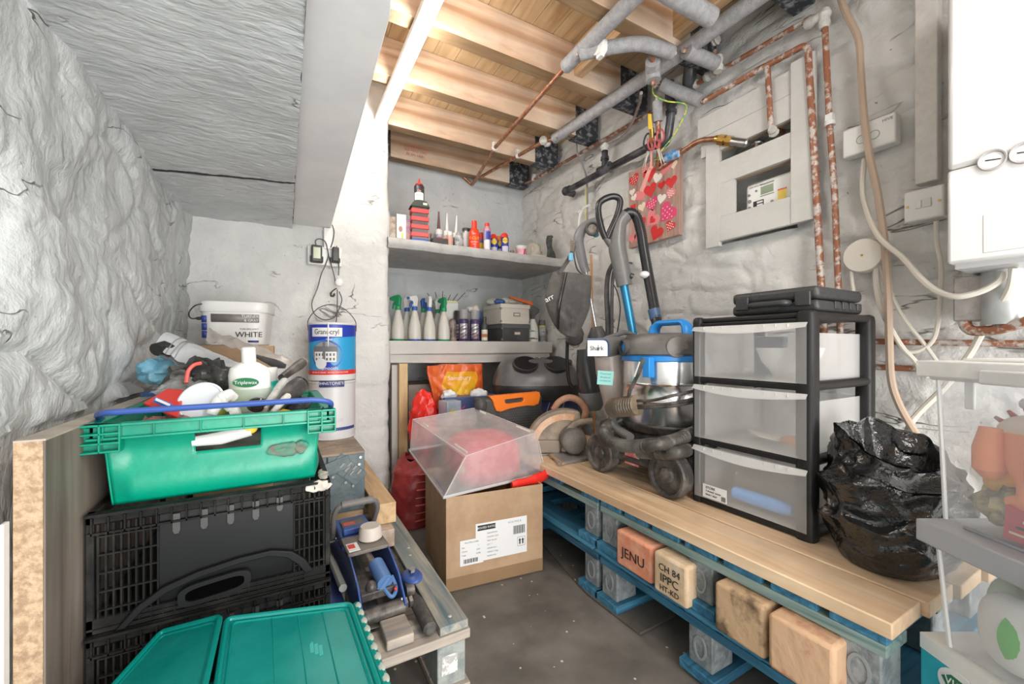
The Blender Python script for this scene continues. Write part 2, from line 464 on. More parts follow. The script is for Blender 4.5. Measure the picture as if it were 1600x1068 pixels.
wn = N.new('ShaderNodeMath'); wn.operation = 'LESS_THAN'; wn.inputs[1].default_value = .14; L.new(vo.outputs['Distance'], wn.inputs[0])
sp = N.new('ShaderNodeSeparateColor'); L.new(vo.outputs['Color'], sp.inputs[0])
gt = N.new('ShaderNodeMath'); gt.operation = 'GREATER_THAN'; gt.inputs[1].default_value = .80; L.new(sp.outputs[0], gt.inputs[0])
mu = N.new('ShaderNodeMath'); mu.operation = 'MULTIPLY'; L.new(wn.outputs[0], mu.inputs[0]); L.new(gt.outputs[0], mu.inputs[1])
mxx = N.new('ShaderNodeMixRGB'); L.new(mu.outputs[0], mxx.inputs[0]); L.new(r1.outputs[0], mxx.inputs[1]); mxx.inputs[2].default_value = (.6, .56, .5, 1)
L.new(mxx.outputs[0], bs.inputs['Base Color'])
bp = N.new('ShaderNodeBump'); bp.inputs['Strength'].default_value = .4; bp.inputs['Distance'].default_value = .006; L.new(n1.outputs['Fac'], bp.inputs['Height']); L.new(bp.outputs[0], bs.inputs['Normal'])
b = MB(); b.grid(lambda s, t: (-.6+s*2.8, -1.4+t*4.8, .004*noise.noise(V((s*6, t*10, 0)))-.004), 60, 90)
o = b.build('floor', fm, keep=True); struct(o)
# loose offcut of matting
mm = [W(838, 838, Z=.004), W(915, 925, Z=.004), W(1000, 990, Z=.004), W(1055, 962, Z=.004), W(1030, 900, Z=.004), W(930, 850, Z=.004)]
b = MB(); b.prism([(p.x, p.y) for p in mm], .007, T(0, 0, .001))
tag(b.build('floor_mat', fm), 'dark offcut of floor matting lying below the front of the pallet bench', 'floor mat')

# ceiling boards above the joists
ceil_w = wood('floorboard_underside', (.60, .42, .24), (.70, .52, .32), (.45, .28, .14), 'Y', .8)
b = MB()
x = -.6
while x < 2.0:
    b.bb((x, -1.4, 2.545), (x+.115, YA+.2, 2.565)); x += .118
b.bb((-.7, -1.4, 2.567), (2.1, YA+.2, 2.60))
o = b.build('ceiling', ceil_w, keep=True); struct(o)
# floor joists
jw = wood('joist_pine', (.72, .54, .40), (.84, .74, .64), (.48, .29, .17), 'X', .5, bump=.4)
jwb = wood('joist_shaded_underside', (.30, .19, .10), (.42, .29, .17), (.2, .12, .06), 'X', .6, bump=.3)  # shade on the joist bottoms, grazed by the tube, put into the colour
dpc = P('black_membrane', (.03, .035, .045), (.30, .31, .33), 26, rough=.5, mix=(.5, .62))
jy = [2.96, 2.535, 2.085, 1.665, 1.24, .82, .40, -.02, -.45, -.88]
jl = ['joist at the far end of the alcove with a faint red stamp', 'joist directly above the mouth of the alcove', 'joist second in front of the pier, crossing behind the strip lamp',
      'joist crossed by the copper pipe where its grey lagging starts', 'joist above the grey lagged cross pipe', 'joist nearest the top edge of the photo', 'joist above the camera', 'joist first behind the camera', 'joist second behind the camera', 'joist furthest behind the camera']
stamp_m = P('red_stamp', (.62, .2, .12), rough=.8)
for i, y in enumerate(jy):
    t = thing('ceiling_joist', 'pine '+jl[i], 'joist', (0, y, 2.35), group='pine floor joists')
    x0 = XP+.04 if i == 0 else (-.05 if y > YP else -.34)
    if i == 1: x0 = .42
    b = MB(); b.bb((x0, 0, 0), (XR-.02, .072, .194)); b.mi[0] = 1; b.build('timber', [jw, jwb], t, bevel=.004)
    b = MB(); b.bb((XR-.20-.02*(i % 2), -.004, -.004), (XR-.015, .076, .190)); b.build('membrane_wrap', dpc, t, bevel=.003)
    if i < 2:
        b = MB(); b.bb((x0-.003, -.004, -.004), (x0+.07, .076, .190)); b.build('membrane_wrap', dpc, t, bevel=.003)
    if i == 0:
        for q, s_ in enumerate(['CLASSIFIED C16', 'KD PEFC 1342', 'BS EN 14081']):
            text(s_, .026, t, T(x0+.25, -.0055, .105-.03*q) @ FX, stamp_m, name='grading_stamp')
# timber noggings between two joists near the ceiling hole
b = MB()
for (xa, ya) in ((1.30, 1.31), (1.52, .89)):
    b = MB(); b.bb((xa, ya, 2.38), (xa+.05, ya+.355, 2.54))
    tag(b.build('joist_brace', wood('brace_pine', (.55, .36, .2), (.66, .48, .3), (.4, .24, .12), 'Y'), bevel=.003), 'short pine brace fixed between two joists %s' % ('above the lagged cross pipe' if xa < 1.4 else 'above the thick lagged pipe at the top edge'), 'brace', 'pine braces between the joists')

# stone slabs under the stairs, the boxing board and the plastered box above it
slate = plaster('painted_slate', (.72, .745, .75), (.58, .605, .615), (.25, .26, .27), bump=.6, bscale=9, streak=(1.6, 4.0, 1), crack=(.8, 3.2, 1), cw=.005, cs=2.2, cmask=.54)
Zs = 1.632
def riven(quad, z0, th, label):
    b = MB()
    q = [V(p) for p in quad]     # near-left, near-right, far-right, far-left
    def f(s, t):
        p = (q[0]*(1-s)+q[1]*s)*(1-t)+(q[3]*(1-s)+q[2]*s)*t
        w = noise.fractal(V((p.x*9+p.y*5, p.y*3.0-p.x*2, z0)), 1, 2, 5)
        st = abs((w*3.0) % 1.0-.5)
        edge = min(s, 1-s)
        return (p.x+(.004*noise.noise(V((p.y*20, 1, 1))) if s in (0, 1) else 0), p.y, z0-.006*w-.004*st)
    b.grid(f, 70, 160)
    top = [(p.x, p.y, z0+th) for p in q]
    n0 = 71
    # sides and top
    b.m(1)
    b.add(top, [(0, 1, 2, 3)])
    for (a, c, d1) in ((0, 1, 's'), (1, 2, 'e'), (2, 3, 'n'), (3, 0, 'w')):
        b.add([tuple(q[a].xy)+(z0,), tuple(q[c].xy)+(z0,), top[c], top[a]], [(0, 1, 2, 3)])
    return tag(b.build('stone_slab', [slate, P('slab_edge_shade', (.05, .05, .05), rough=.9)], angle=50), label, 'stone slab', 'grey painted stair slabs')  # slab sides coloured dark so the crack between the slabs looks shaded
riven([(-.52, -.9, 0), (.030, -.9, 0), (.045, 1.785, 0), (-.52, 1.92, 0)], Zs, .13, 'large grey painted stone slab of the stair underside, the bigger of the two, nearest')
riven([(-.52, 1.938, 0), (.045, 1.797, 0), (.05, YP+.02, 0), (-.52, YP+.02, 0)], Zs-.002, .13, 'small grey painted stone slab behind the crack, against the back wall')
bw = P('boxing_white', (.90, .90, .90), (.84, .84, .85), 4, rough=.4)
poly = [(.052, -.3), (.10, -.3), (.10, .72), (.135, .73), (.165, .755), (.182, .79), (.188, .83), (.236, YP-.01), (.052, YP-.01)]
poly = [(.034, .715), (.13, .715), (.155, .73), (.175, .76), (.187, .82), (.236, YP-.005), (.052, YP-.005)]
b = MB(); b.prism(poly, .018, T(0, 0, 1.652))
t = thing('boxing_board', 'smooth white painted board with a rounded near corner beside the stone slab', 'board', (.1, 1.6, 1.652))
b.build('board_face', bw, t, bevel=.002, world=True)
b = MB(); b.bb((.075, .75, 1.671), (.10, YP-.005, 1.80)); b.build('rear_batten', bw, t, world=True)
bm_ = P('boxing_plaster', (.5, .5, .49), (.42, .42, .41), 5, rough=.8, bump=.3)
b = MB(); b.bb((-.5, -.9, 1.745), (.028, YP+.02, 2.345)); o = b.build('trim_1', bm_, keep=True, bevel=.01); struct(o)
# ================================================================== FIXTURES: lamp, shelves, pipes, meter cupboard, boiler
def seglist(pts, rad=.03, n=5):
    """polyline with rounded corners"""
    P_ = [V(p) for p in pts]; out = [P_[0]]
    for i in range(1, len(P_)-1):
        a, b_, c = P_[i-1], P_[i], P_[i+1]
        d1 = (a-b_); d2 = (c-b_); r = min(rad, d1.length*.45, d2.length*.45)
        p, q = b_+d1.normalized()*r, b_+d2.normalized()*r
        for k in range(n+1):
            t = k/n; out.append(p*(1-t)**2+b_*2*t*(1-t)+q*t*t)
    out.append(P_[-1]); return out

# --- strip lamp
t = thing('strip_lamp', 'long bare fluorescent strip lamp fixed under the joists', 'lamp', (.50, 1.95, 2.27))
enamel = P('lamp_enamel', (.8, .8, .78), rough=.3)
b = MB(); b.bb((-.026, -.665, .045), (.026, .62, .08)); b.build('batten', enamel, t, bevel=.006)
for y in (-.665, .59):
    b = MB(); b.bb((-.024, y, -.012), (.024, y+.035, .05)); b.build('lamp_holder', enamel, t, bevel=.006)
b = MB(); b.cyl((0, -.63, 0), (0, .59, 0), .017, n=18); b.build('tube', emit('tube_glow', (1, .965, .9), 27.0), t)

# --- shelves of the alcove
shp = P('shelf_paint', (.50, .50, .485), (.42, .42, .41), 7, rough=.65, bump=.6, bscale=25)
fas = P('fascia_paint', (.60, .58, .545), (.55, .53, .50), 5, rough=.55, bump=.15, bscale=40)
t = thing('alcove_shelf', 'thick rough grey upper shelf built across the alcove', 'shelf', (1.2, 2.75, 1.59))
b = MB()
def shf(z, flip):
    def f(s, q):
        x = XP-.02+s*(XR+.06-XP); y = 2.46+q*(YA-2.46+.05)+.006*noise.noise(V((x*14, 0, z*5)))*(1-q)
        return (x, y, z+.005*noise.noise(V((x*9, y*9, z))))
    return f
b.grid(shf(1.647, 0), 50, 14); b.grid(shf(1.587, 1), 50, 14)
def sfront(s, q):
    x = XP-.02+s*(XR+.06-XP); z = 1.587+.06*q
    y = 2.46+.006*noise.noise(V((x*14, 0, z*5)))-.012*sin(pi*q)-.006*noise.noise(V((x*25, z*30, 3)))*sin(pi*q)
    return (x, y, z+.005*noise.noise(V((x*9, y*9, 1.647 if q > .5 else 1.587))))
b.grid(sfront, 90, 6)
b.build('slab', shp, t, world=True, angle=60)
t = thing('alcove_shelf', 'lower alcove shelf with painted fascia board at the front', 'shelf', (1.2, 2.75, .94))
x1 = 1.80
b = MB(); b.bb((XP+.005, 2.60, 1.012), (XR-.03, YA-.03, 1.034)); b.build('shelf_board', fas, t, world=True)
b = MB(); b.bb((XP+.002, 2.575, .952), (x1, 2.599, 1.036)); b.build('fascia', fas, t, world=True, bevel=.002)
b = MB()
def rail(s, q):
    x = XP+.003+s*(x1-.02-XP); z = .895+.052*q
    return (x, 2.588+.004*sin(q*6), z+.006*sin(x*4))
b.bb((XP+.003, 2.60, .898), (x1-.02, 2.64, .950)); b.grid(rail, 30, 3)
b.build('front_rail', fas, t, world=True)
p = W(634, 575, Y=2.60)
b = MB(); b.bb((W(624, 600, Y=2.56).x, 2.565, .0), (W(637.5, 600, Y=2.56).x, 2.60, .893))
tag(b.build('timber_post', wood('post_pine', (.70, .50, .26), (.8, .62, .38), (.55, .36, .17), 'Z'), bevel=.002), 'pale square pine post under the left end of the lower shelf', 'post')
b = MB(); b.bb((W(619, 600, Y=2.62).x-.03, 2.61, 0), (W(619, 600, Y=2.62).x+.022, 2.66, .885))
tag(b.build('timber_post', fas, bevel=.002), 'grey painted upright just behind the pale pine post', 'post')

# --- pipes
cu = P('copper', (.38, .16, .09), (.52, .30, .20), 30, rough=.42, metal=.75, mix=(.45, .6))
cup = P('copper_paint_flecked', (.33, .13, .07), (.60, .56, .52), 30, rough=.5, metal=.2, mix=(.5, .60), st=(1, 1, 1))
lag = P('grey_foam_lagging', (.30, .30, .31), (.38, .38, .39), 40, rough=.85, bump=.35, bscale=220)
fit = P('white_compound', (.66, .65, .61), (.5, .49, .45), 25, rough=.6, bump=.4, bscale=60)
bpipe = P('black_waste_pipe', (.02, .02, .024), (.10, .10, .11), 12, rough=.28)
brass = P('brass', (.62, .42, .14), rough=.28, metal=1)
ZP = 2.31
def lagged(name, pts, label, r=.030, group=None, ends=True, cuts=1):
    t = thing(name, label, 'pipe', V(pts[len(pts)//2]), group=group)
    P_ = seglist(pts, .06)
    b = MB(); b.tube(P_, r, 16); b.build('lagging', lag, t, world=True)
    b = MB(); b.tube([P_[0]+(P_[0]-P_[1]).normalized()*.02]+P_+[P_[-1]+(P_[-1]-P_[-2]).normalized()*.02], .0095, 8); b.build('copper_core', cup, t, world=True)
    return t
def pipe(name, pts, r, mat, label, rad=.03, group=None, clips=(), joints=(), cat='pipe', jr=1.5, jl=.035):
    t = thing(name, label, cat, V(pts[0]), group=group)
    P_ = seglist(pts, rad)
    b = MB(); b.tube(P_, r, 12); b.build('tube', mat, t, world=True)
    for c, a in clips:
        b = MB(); a = V(a).normalized(); c = V(c); b.cyl(c-a*.008, c+a*.008, r*1.7, n=12); b.box(c+V((0, 0, r*2)), (r*2.2, r*2.2, r*2.5)); b.build('pipe_clip', white_pl, t, world=True)
    for c, a in joints:
        b = MB(); a = V(a).normalized(); c = V(c)
        b.tube([c-a*jl, c-a*jl*.5, c, c+a*jl*.5, c+a*jl], lambda i, q: r*jr*(.85+.25*(i % 2)+.15*noise.noise(c*40+V((i, 0, 0)))), 12)
        b.build('joint', fit, t, world=True)
    return t
# two long runs crossing the joists
H2a = W(995, -8, Z=ZP); H2b = W(884, 104, Z=ZP)
pA = [V((H2a.x+.005, -.9, ZP)), H2a, H2b]
lagged('lagged_pipe', pA, 'left one of two long grey lagged pipes crossing below the joists', .031)
pipe('copper_pipe', [H2b, W(773, 231, Z=ZP), W(738, 289, Z=ZP), W(724, 276, Y=YA-.04), W(720, 262, Y=YA-.03)], .0115, cu,
     'bare copper pipe running from the lagging to a hooked end above the upper shelf', rad=.02, clips=[(W(773, 231, Z=ZP), (0, 1, 0))])
H1 = [V((1.575, -.9, ZP)), W(1060, 86, Z=ZP), W(867, 216, Z=ZP)]
lagged('lagged_pipe', H1, 'long thick grey lagged pipe crossing below the joists to white compound joints', .032)
J1 = W(852, 221, Z=ZP)
pipe('copper_pipe', [W(867, 216, Z=ZP), J1, W(836, 228, Z=ZP), W(752, 276, Z=ZP)], .0115, cu, 'copper pipe leaving the white compound joint towards the far alcove wall', joints=[(J1, (1, .3, 0))], clips=[(W(809, 243, Z=ZP), (-1, 2, 0))], jr=2.2)
# pipe along the alcove wall and then along the right wall
a0 = W(752, 276, Y=YA-.035); a1 = W(785, 285, Y=YA-.035); a2 = W(813, 291, Y=YA-.035)
wx = XR-.045
run = [W(748, 275, Y=YA-.035), a2+V((-.01, 0, 0)), W(835, 280, X=wx), W(1000, 186, X=wx), W(1072, 141, X=wx), W(1268, 27, X=wx)]
pipe('copper_pipe', run, .0105, cup, 'long flecked copper pipe following the alcove wall and the top of the right wall', rad=.02,
     joints=[(a1, (1, 0, 0)), (a2, (1, 0, 0)), (W(755, 277, Y=YA-.035), (1, 0, 0)), (W(1082, 134, X=wx), run[4]-run[3]), (W(1110, 117, X=wx), run[4]-run[3])],
     clips=[(W(834, 279, X=wx), (0, 1, 0)), (W(905, 240, X=wx), (0, 1, 0))], jr=2.0, jl=.03)
e1 = W(1288, 22, X=wx)
t = pipe('copper_pipe', [W(1268, 27, X=wx)+V((0, .01, 0)), e1, W(1296, 190, X=wx), W(1304, 300, X=wx), W(1315, 575, X=wx)], .0105, cup,
     'flecked copper riser with a white elbow, right one of the pair beside the meter cupboard', rad=.025, joints=[(e1+V((0, .03, .0)), (0, 1, 0)), (e1+V((0, 0, -.02)), (0, 0, 1))], clips=[(W(1297, 193, X=wx), (0, 0, 1))], jr=1.9)
g0 = W(1100, 158, X=wx-.03); g1 = W(1262, 68, X=wx); g2 = W(1290, 575, X=wx)
t = pipe('copper_pipe', [g0, W(1180, 112, X=wx), g1, W(1270, 200, X=wx), g2], .0125, cup, 'flecked copper pipe turning down the right wall, left one beside the meter cupboard', rad=.03)
pipe('copper_pipe', [W(1199, 102, X=wx), W(1205, 203, X=wx-.005), W(1224, 206, X=XR+.06)], .011, cup, 'short copper drop entering the slot of the meter cupboard', rad=.03, joints=[(W(1208, 205, X=wx), (1, .2, -.3))], jr=1.6, jl=.02)
pipe('copper_pipe', [W(1055, 67, X=wx-.05), W(1140, 18, X=wx-.02), W(1245, -40, X=wx-.01)], .009, P('pale_pipe', (.62, .56, .5), (.45, .33, .26), 30, rough=.5), 'thin pale painted pipe high on the right wall', joints=[(W(1118, 63, X=wx-.06), (0, 1, 0))], jr=2.2, jl=.015)
# lagged cross pieces
lagged('lagged_pipe', [W(908, 84, Z=ZP-.02), W(942, 76, Z=ZP-.03), W(1000, 66, Z=ZP-.03), W(1050, 82, Z=ZP-.03)], 'bent grey lagged cross pipe with a gap bound by a white clip', .029)
c0 = W(938, 74, Z=ZP-.03)
b = MB(); b.cyl(c0-V((.016, 0, 0)), c0+V((.016, 0, 0)), .034, n=14); b.box(c0+V((0, 0, -.03)), (.02, .03, .03))
tag(b.build('pipe_clamp', white_pl), 'small white clamp binding the gap in the lagged cross pipe', 'clamp')
lagged('lagged_pipe', [W(1000, -38, Z=ZP+.0), W(1112, 28, Z=ZP-.02)], 'fat grey lagged stub ending in mid air above the thick pipe', .036)
lagged('lagged_pipe', [W(1072, 80, Z=ZP-.03), W(1118, 99, X=wx-.08)], 'short grey lagged stub between the thick pipe and the wall pipe', .030)
e2 = W(1122, 100, X=wx-.06)
pipe('copper_pipe', [W(1116, 80, X=wx-.05), e2, W(1120, 116, X=wx-.01)], .011, cup, 'tiny copper elbow smeared with white compound', joints=[(e2, (0, 0, 1))], jr=2.0, rad=.01)
lagged('lagged_pipe', [W(1020, 95, Z=ZP-.05), W(1020, 112, Z=ZP-.06), W(1021, 126, Z=ZP-.10)], 'stubby upright grey lagged drop beside the black waste pipe', .032)
lagged('lagged_pipe', [W(1034, 132, X=1.66), W(1070, 148, X=1.74), W(1096, 158, X=wx-.03)], 'grey lagged elbow running into the flecked copper wall pipe', .031)
p0 = W(1027, 158, X=1.66); p1 = W(1028, 190, X=1.68)
lagged('lagged_pipe', [p0, p1], 'very short vertical grey lagged piece above the scissors', .024)
wj = W(1026, 128, X=1.655)
b = MB(); b.ell(wj, (.026, .026, .026), nz=.008, ns=40); tag(b.build('pipe_joint', fit), 'lump of white jointing compound between three lagged pipes', 'joint')
cc = [W(1028, 190, X=1.68), W(1030, 236, X=1.74), W(1026, 266, X=1.78), W(1040, 258, X=1.78), W(1062, 240, X=1.78), W(1092, 219, X=1.775), W(1118, 217, X=1.77)]
pipe('copper_pipe', cc, .0125, cu, 'bright copper gas pipe bending up to the brass valve', rad=.04)
t = thing('brass_valve', 'brass compression valve at the end of the bright copper pipe', 'valve', W(1140, 217, X=1.77))
vd = (W(1160, 222, X=1.80)-W(1118, 216, X=1.77)).normalized()
v0 = W(1118, 217, X=1.77)
b = MB()
for a_, l_, r_ in ((0, .016, .017), (.016, .03, .024), (.046, .008, .016), (.054, .026, .023)): b.cyl(v0+vd*a_, v0+vd*(a_+l_), r_, n=6 if r_ > .02 else 14)
b.build('body', brass, t, world=True)
b = MB(); b.cyl(v0+vd*.078, v0+vd*.14, .019, n=16); b.ell(v0+vd*.14, (.019, .019, .019)); b.build('end_cap', steel, t, world=True)
# yellow lever valve
t = thing('lever_valve', 'small valve with an upright yellow lever beside the short lagging', 'valve', W(1018, 200, X=1.66))
b = MB(); b.slab([W(1013, 178, X=1.65), W(1018, 178, X=1.65), W(1020, 202, X=1.65), W(1014, 202, X=1.65)], (-1, 0, 0), .006); b.build('lever', yellow, t, world=True, bevel=.002)
b = MB(); b.cyl(W(1018, 200, X=1.67), W(1019, 222, X=1.70), .013, n=12); b.build('body', brass, t, world=True)
# black waste pipes
bx = XR-.085
t = thing('waste_pipe', 'long black plastic waste pipe sloping along the right wall', 'pipe', W(945, 265, X=bx))
k0, k1 = W(884, 299, X=bx), W(1013, 230, X=bx)
b = MB(); b.cyl(k0, k1, .021, n=18); b.build('tube', bpipe, t, world=True)
kd = (k1-k0).normalized()
b = MB(); b.cyl(k0-kd*.012, k0+kd*.05, .027, n=18); b.cyl(k0+kd*.0, k0+kd*.012, .031, n=18); b.cyl(k0+V((0, 0, .0)), k0+V((.07, 0, -.005)), .024, n=16); b.build('end_elbow', bpipe, t, world=True)
km = W(945, 264, X=bx)
b = MB(); b.cyl(km-kd*.05, km+kd*.05, .027, n=18)
for q in (-.05, .04): b.cyl(km+kd*q, km+kd*(q+.01), .030, n=18)
b.cyl(km, km+V((0, 0, .115)), .020, n=16); b.cyl(km+V((0, 0, .055)), km+V((0, 0, .075)), .026, n=16)
b.build('tee_fitting', bpipe, t, world=True)
b = MB(); b.cyl(km+V((0, 0, .112)), km+V((0, 0, .135)), .022, n=12); b.ell(km+V((0, 0, .14)), (.026, .03, .02), nz=.008, ns=40); b.build('white_cap', fit, t, world=True)
t = thing('waste_pipe', 'black upright waste pipe with ribbed collars beside the yellow and green wire', 'pipe', W(1048, 180, X=1.74))
q0 = W(1047, 128, X=1.74); q1 = W(1049, 178, X=1.74); q2 = W(1042, 225, X=1.76)
b = MB(); b.tube(seglist([q0, q1, q2, W(1015, 228, X=bx)], .04), .021, 16); b.build('tube', bpipe, t, world=True)
for q in (.2, .42, .7, .95):
    b = MB(); c = q0*(1-q)+q1*q; b.cyl(c-V((0, 0, .008)), c+V((0, 0, .008)), .028, n=18); b.build('collar', bpipe, t, world=True)
t = pipe('waste_pipe', [W(1085, 78, X=1.74), W(1080, 100, X=1.74), W(1077, 122, X=1.76), W(1076, 142, X=1.80)], .032, bpipe, 'fat black waste pipe elbow coming down from the joists by the right wall', rad=.05, joints=())
# grey flexible cables
pipe('flexible_hose', spl([W(1002, 145, Z=2.27), W(998, 165, X=1.72), W(985, 196, X=1.78), W(966, 215, X=1.79), W(940, 228, X=1.79)], 6), .008, P('hose_brown', (.30, .22, .19), (.4, .33, .3), 20, rough=.5), 'thin brown flexible hose looping down to the black tee fitting', rad=.001)
pipe('grey_wire', spl([W(868, 215, Z=ZP-.03), W(898, 218, X=1.70), W(903, 240, X=1.76), W(912, 262, X=1.79), W(917, 285, X=1.79), W(918, 345, X=1.79)], 6), .006, mid_gr, 'grey wire dropping down the right wall behind the black waste pipe', rad=.001, cat='wire')
t = pipe('grey_wire', [W(915, 292, X=1.785), W(914.5, 343, X=1.785)], .003, P('yellow_wire', (.75, .68, .12), rough=.4), 'thin yellow wire hanging against the wall beside the vacuum handle', cat='wire')
t.name = 'yellow_wire'
pipe('white_pipe', [W(921, 320, X=1.79), W(909, 327, X=1.78), W(904, 345, X=1.78), W(905, 384, X=1.79)], .009, white_pl, 'thin white plastic overflow pipe with an elbow above the hanging vacuum', joints=[(W(906, 330, X=1.78), (0, 1, -.3))], jr=1.8, jl=.018)
yg = P('earth_wire', (.75, .70, .10), (.12, .42, .10), 60, rough=.4, mix=(.48, .52))
pipe('earth_wire', spl([W(1019, 135, X=1.63), W(1022, 148, X=1.62), W(1042, 158, X=1.66), W(1069, 162, X=1.72), W(1071, 176, X=1.74), W(1052, 212, X=1.74), W(1033, 236, X=1.72), W(1028, 250, X=1.73)], 6), .0035, yg, 'yellow and green striped earth wire looping round the pipes', rad=.001, cat='wire')
pipe('earth_wire', spl([W(1022, 249, X=1.75), W(1032, 249, X=1.74), W(1042, 245, X=1.75)], 5), .0035, yg, 'short striped earth wire clamped by blue tape to the bright copper pipe', rad=.001, cat='wire')
tp0 = W(1040, 249, X=1.76); tp1 = W(1060, 240, X=1.76)
b = MB(); b.tube([tp0, (tp0+tp1)/2+V((0, 0, .006)), tp1], lambda i, q: (.018, .024, .017)[i], 12); b.box((tp0+tp1)/2+V((-.01, 0, .015)), (.02, .05, .012))
tag(b.build('tape_wrap', P('blue_tape', (.04, .28, .62), (.55, .6, .68), 30, rough=.5)), 'wrap of blue tape round the bright copper pipe', 'tape')

# --- scissors hanging from the pipes
def scissors(c, tilt, hm, label, L_=.19, open_=.10):
    t = thing('scissors', label, 'scissors', c)
    M0 = frame((0, 0, 0), (0, -1, 0), (0, 0, 1)) @ Ry(tilt)   # local x along -Y, z up
    for sgn in (-1, 1):
        b = MB(M0 @ Ry(sgn*open_))
        b.prism([(-.009, 0), (.008, 0), (.002*sgn, -L_*.55)], .0025, Rx(pi/2) @ T(0, 0, .001*sgn) @ Matrix.Identity(4))
        b.build('blade', steel, t)
        b = MB(M0 @ Ry(sgn*open_))
        ring = [V((sgn*.024+.021*cos(a), .001*sgn, L_*.30+.034*sin(a))) for a in [2*pi*k/16 for k in range(16)]]
        b.tube(ring, .0048, 8, closed=True); b.tube([V((0, 0, 0)), V((sgn*.008, 0, L_*.14))], .006, 8)
        b.build('handle', hm, t)
    return t
for tx in ():
    pass
sc_black = P('scissor_black', (.06, .05, .055), rough=.4); sc_red = P('scissor_red', (.55, .10, .12), rough=.4)
scissors(W(1013, 236, X=1.70), .35, sc_black, 'black handled scissors hanging leftmost from the pipes above the hearts canvas')
scissors(W(1029, 232, X=1.685), -.32, sc_red, 'maroon and black handled scissors hanging over the hearts canvas')
b = MB(); b.ell(W(1011, 214, X=1.69), (.012, .016, .014)); b.ell(W(1018, 262, X=1.69), (.009, .012, .011))
b = MB(); h0 = W(1012, 218, X=1.71); b.tube(spl([h0, W(1019, 226, X=1.70), W(1018, 240, X=1.70), W(1017, 262, X=1.70)], 5), .006, 8)
b.ell(W(1017, 262, X=1.70), (.010, .013, .011)); b.slab([W(1005, 300, X=1.70), W(1000, 298, X=1.70), W(1014, 262, X=1.70), W(1019, 262, X=1.70)], (-1, 0, 0), .004)
tag(b.build('hanging_tool', [P('tool_pink', (.75, .35, .3), rough=.5)]), 'long pale pointed blade with a pink knob hanging between the scissors', 'tool')

# --- hearts canvas
t = thing('hearts_canvas', 'wood effect canvas print covered with red and pink hearts on the right wall', 'picture')
cA, cB = W(982, 264, X=XR-.055), W(1061, 236, X=XR-.055); cD, cC = W(983, 387, X=XR-.055), W(1062, 367, X=XR-.055)
yl, yr = (cA.y+cD.y)/2, (cB.y+cC.y)/2
zb_, zt_ = (cD.z+cC.z)/2, (cA.z+cB.z)/2
t.location = (XR-.055, (yl+yr)/2, zb_)
CW, CH = yl-yr, zt_-zb_
board_m = wood('whitewashed_print', (.40, .25, .20), (.50, .35, .30), (.28, .16, .13), 'Z', 1.2, bump=.02)
b = MB(); b.bb((0, -CW/2, 0), (.03, CW/2, CH)); b.build('canvas_board', board_m, t, bevel=.002)
hm = [P('print_red', (.62, .02, .02), rough=.6), P('print_pink', (.75, .22, .24), rough=.6), P('print_hotpink', (.72, .05, .17), rough=.6), P('print_cream', (.80, .68, .50), rough=.6), P('print_white', (.82, .75, .68), rough=.6)]
def heart(s):
    return [(s*(16*sin(a)**3)/32, s*(13*cos(a)-5*cos(2*a)-2*cos(3*a)-cos(4*a))/32) for a in [2*pi*k/26 for k in range(26)]]
hs = [(.12, .87, .19, 0, .3), (.44, .84, .22, 0, 0), (.75, .86, .25, 1, -.3), (.60, .76, .16, 4, -.4), (.08, .72, .11, 4, 0), (.12, .64, .11, 4, .3), (.27, .65, .24, 1, .5), (.46, .65, .22, 0, .1), (.68, .65, .13, 0, 0), (.86, .64, .18, 0, 0),
      (.1, .52, .11, 0, 0), (.29, .48, .14, 3, .2), (.49, .47, .21, 2, .2), (.68, .49, .15, 4, -.3), (.85, .51, .15, 1, -.4), (.5, .29, .26, 1, -.9), (.79, .30, .29, 2, -.8), (.27, .28, .18, 0, .1), (.24, .10, .2, 1, 0), (.58, .10, .23, 0, -.5), (.84, .13, .16, 0, -.5), (.08, .12, .15, 1, 0), (.5, .27, .11, 0, -.9), (.62, .93, .12, 4, .2), (.9, .83, .12, 3, 0), (.35, .93, .12, 1, .5)]
for i, (u_, v_, s_, mi_, ro) in enumerate(hs):
    b = MB(FXL)
    b.prism(heart(s_*CW*1.15), .0012, T((u_-.5)*CW, v_*CH, .0004+.0002*(i % 3)) @ Rz(ro))
    if i in (0, 12, 14, 16, 20):
        b.m(1)
        for k in range(5):
            for l in range(5):
                dx, dy = (k-2)*.2*s_*CW, (l-2)*.2*s_*CW
                if abs(dx)+abs(dy) < .42*s_*CW: b.prism([(dx+.0035*cos(a), dy+.0035*sin(a)) for a in [pi*2*q/6 for q in range(6)]], .0005, T((u_-.5)*CW, v_*CH, .0020) @ Rz(ro))
    b.build('printed_heart', [hm[mi_], hm[4]], t, angle=0)

# --- meter cupboard
mcx = XR-.04
brd = P('cupboard_paint', (.62, .61, .585), (.57, .56, .535), 6, rough=.5, bump=.12, bscale=40)
t = thing('meter_cupboard', 'painted board cupboard front with two slots showing the electricity meter', 'cupboard', (mcx, (yN+yF)/2, 1.3))
def wb(u, v): p = W(u, v, X=mcx); return p.y, p.z
Y0 = wb(1273, 300)[0]; Y1 = wb(1236, 300)[0]; Y2 = wb(1124, 300)[0]; Y3 = wb(1103, 300)[0]; Y4 = wb(1147, 300)[0]
Zb = wb(1120, 378)[1]; Zt = wb(1235, 100)[1]
s1b, s1t = wb(1180, 232)[1], wb(1234, 187)[1]      # upper slot
s2b, s2t = wb(1237, 306)[1], wb(1237, 246)[1]      # lower slot
def slatb(y0, y1, z0, z1, dx=0, nm='board'):
    b = MB(); b.bb((mcx-dx, y0, z0), (mcx+.02, y1, z1)); return b.build(nm, brd, t, world=True, bevel=.0015)
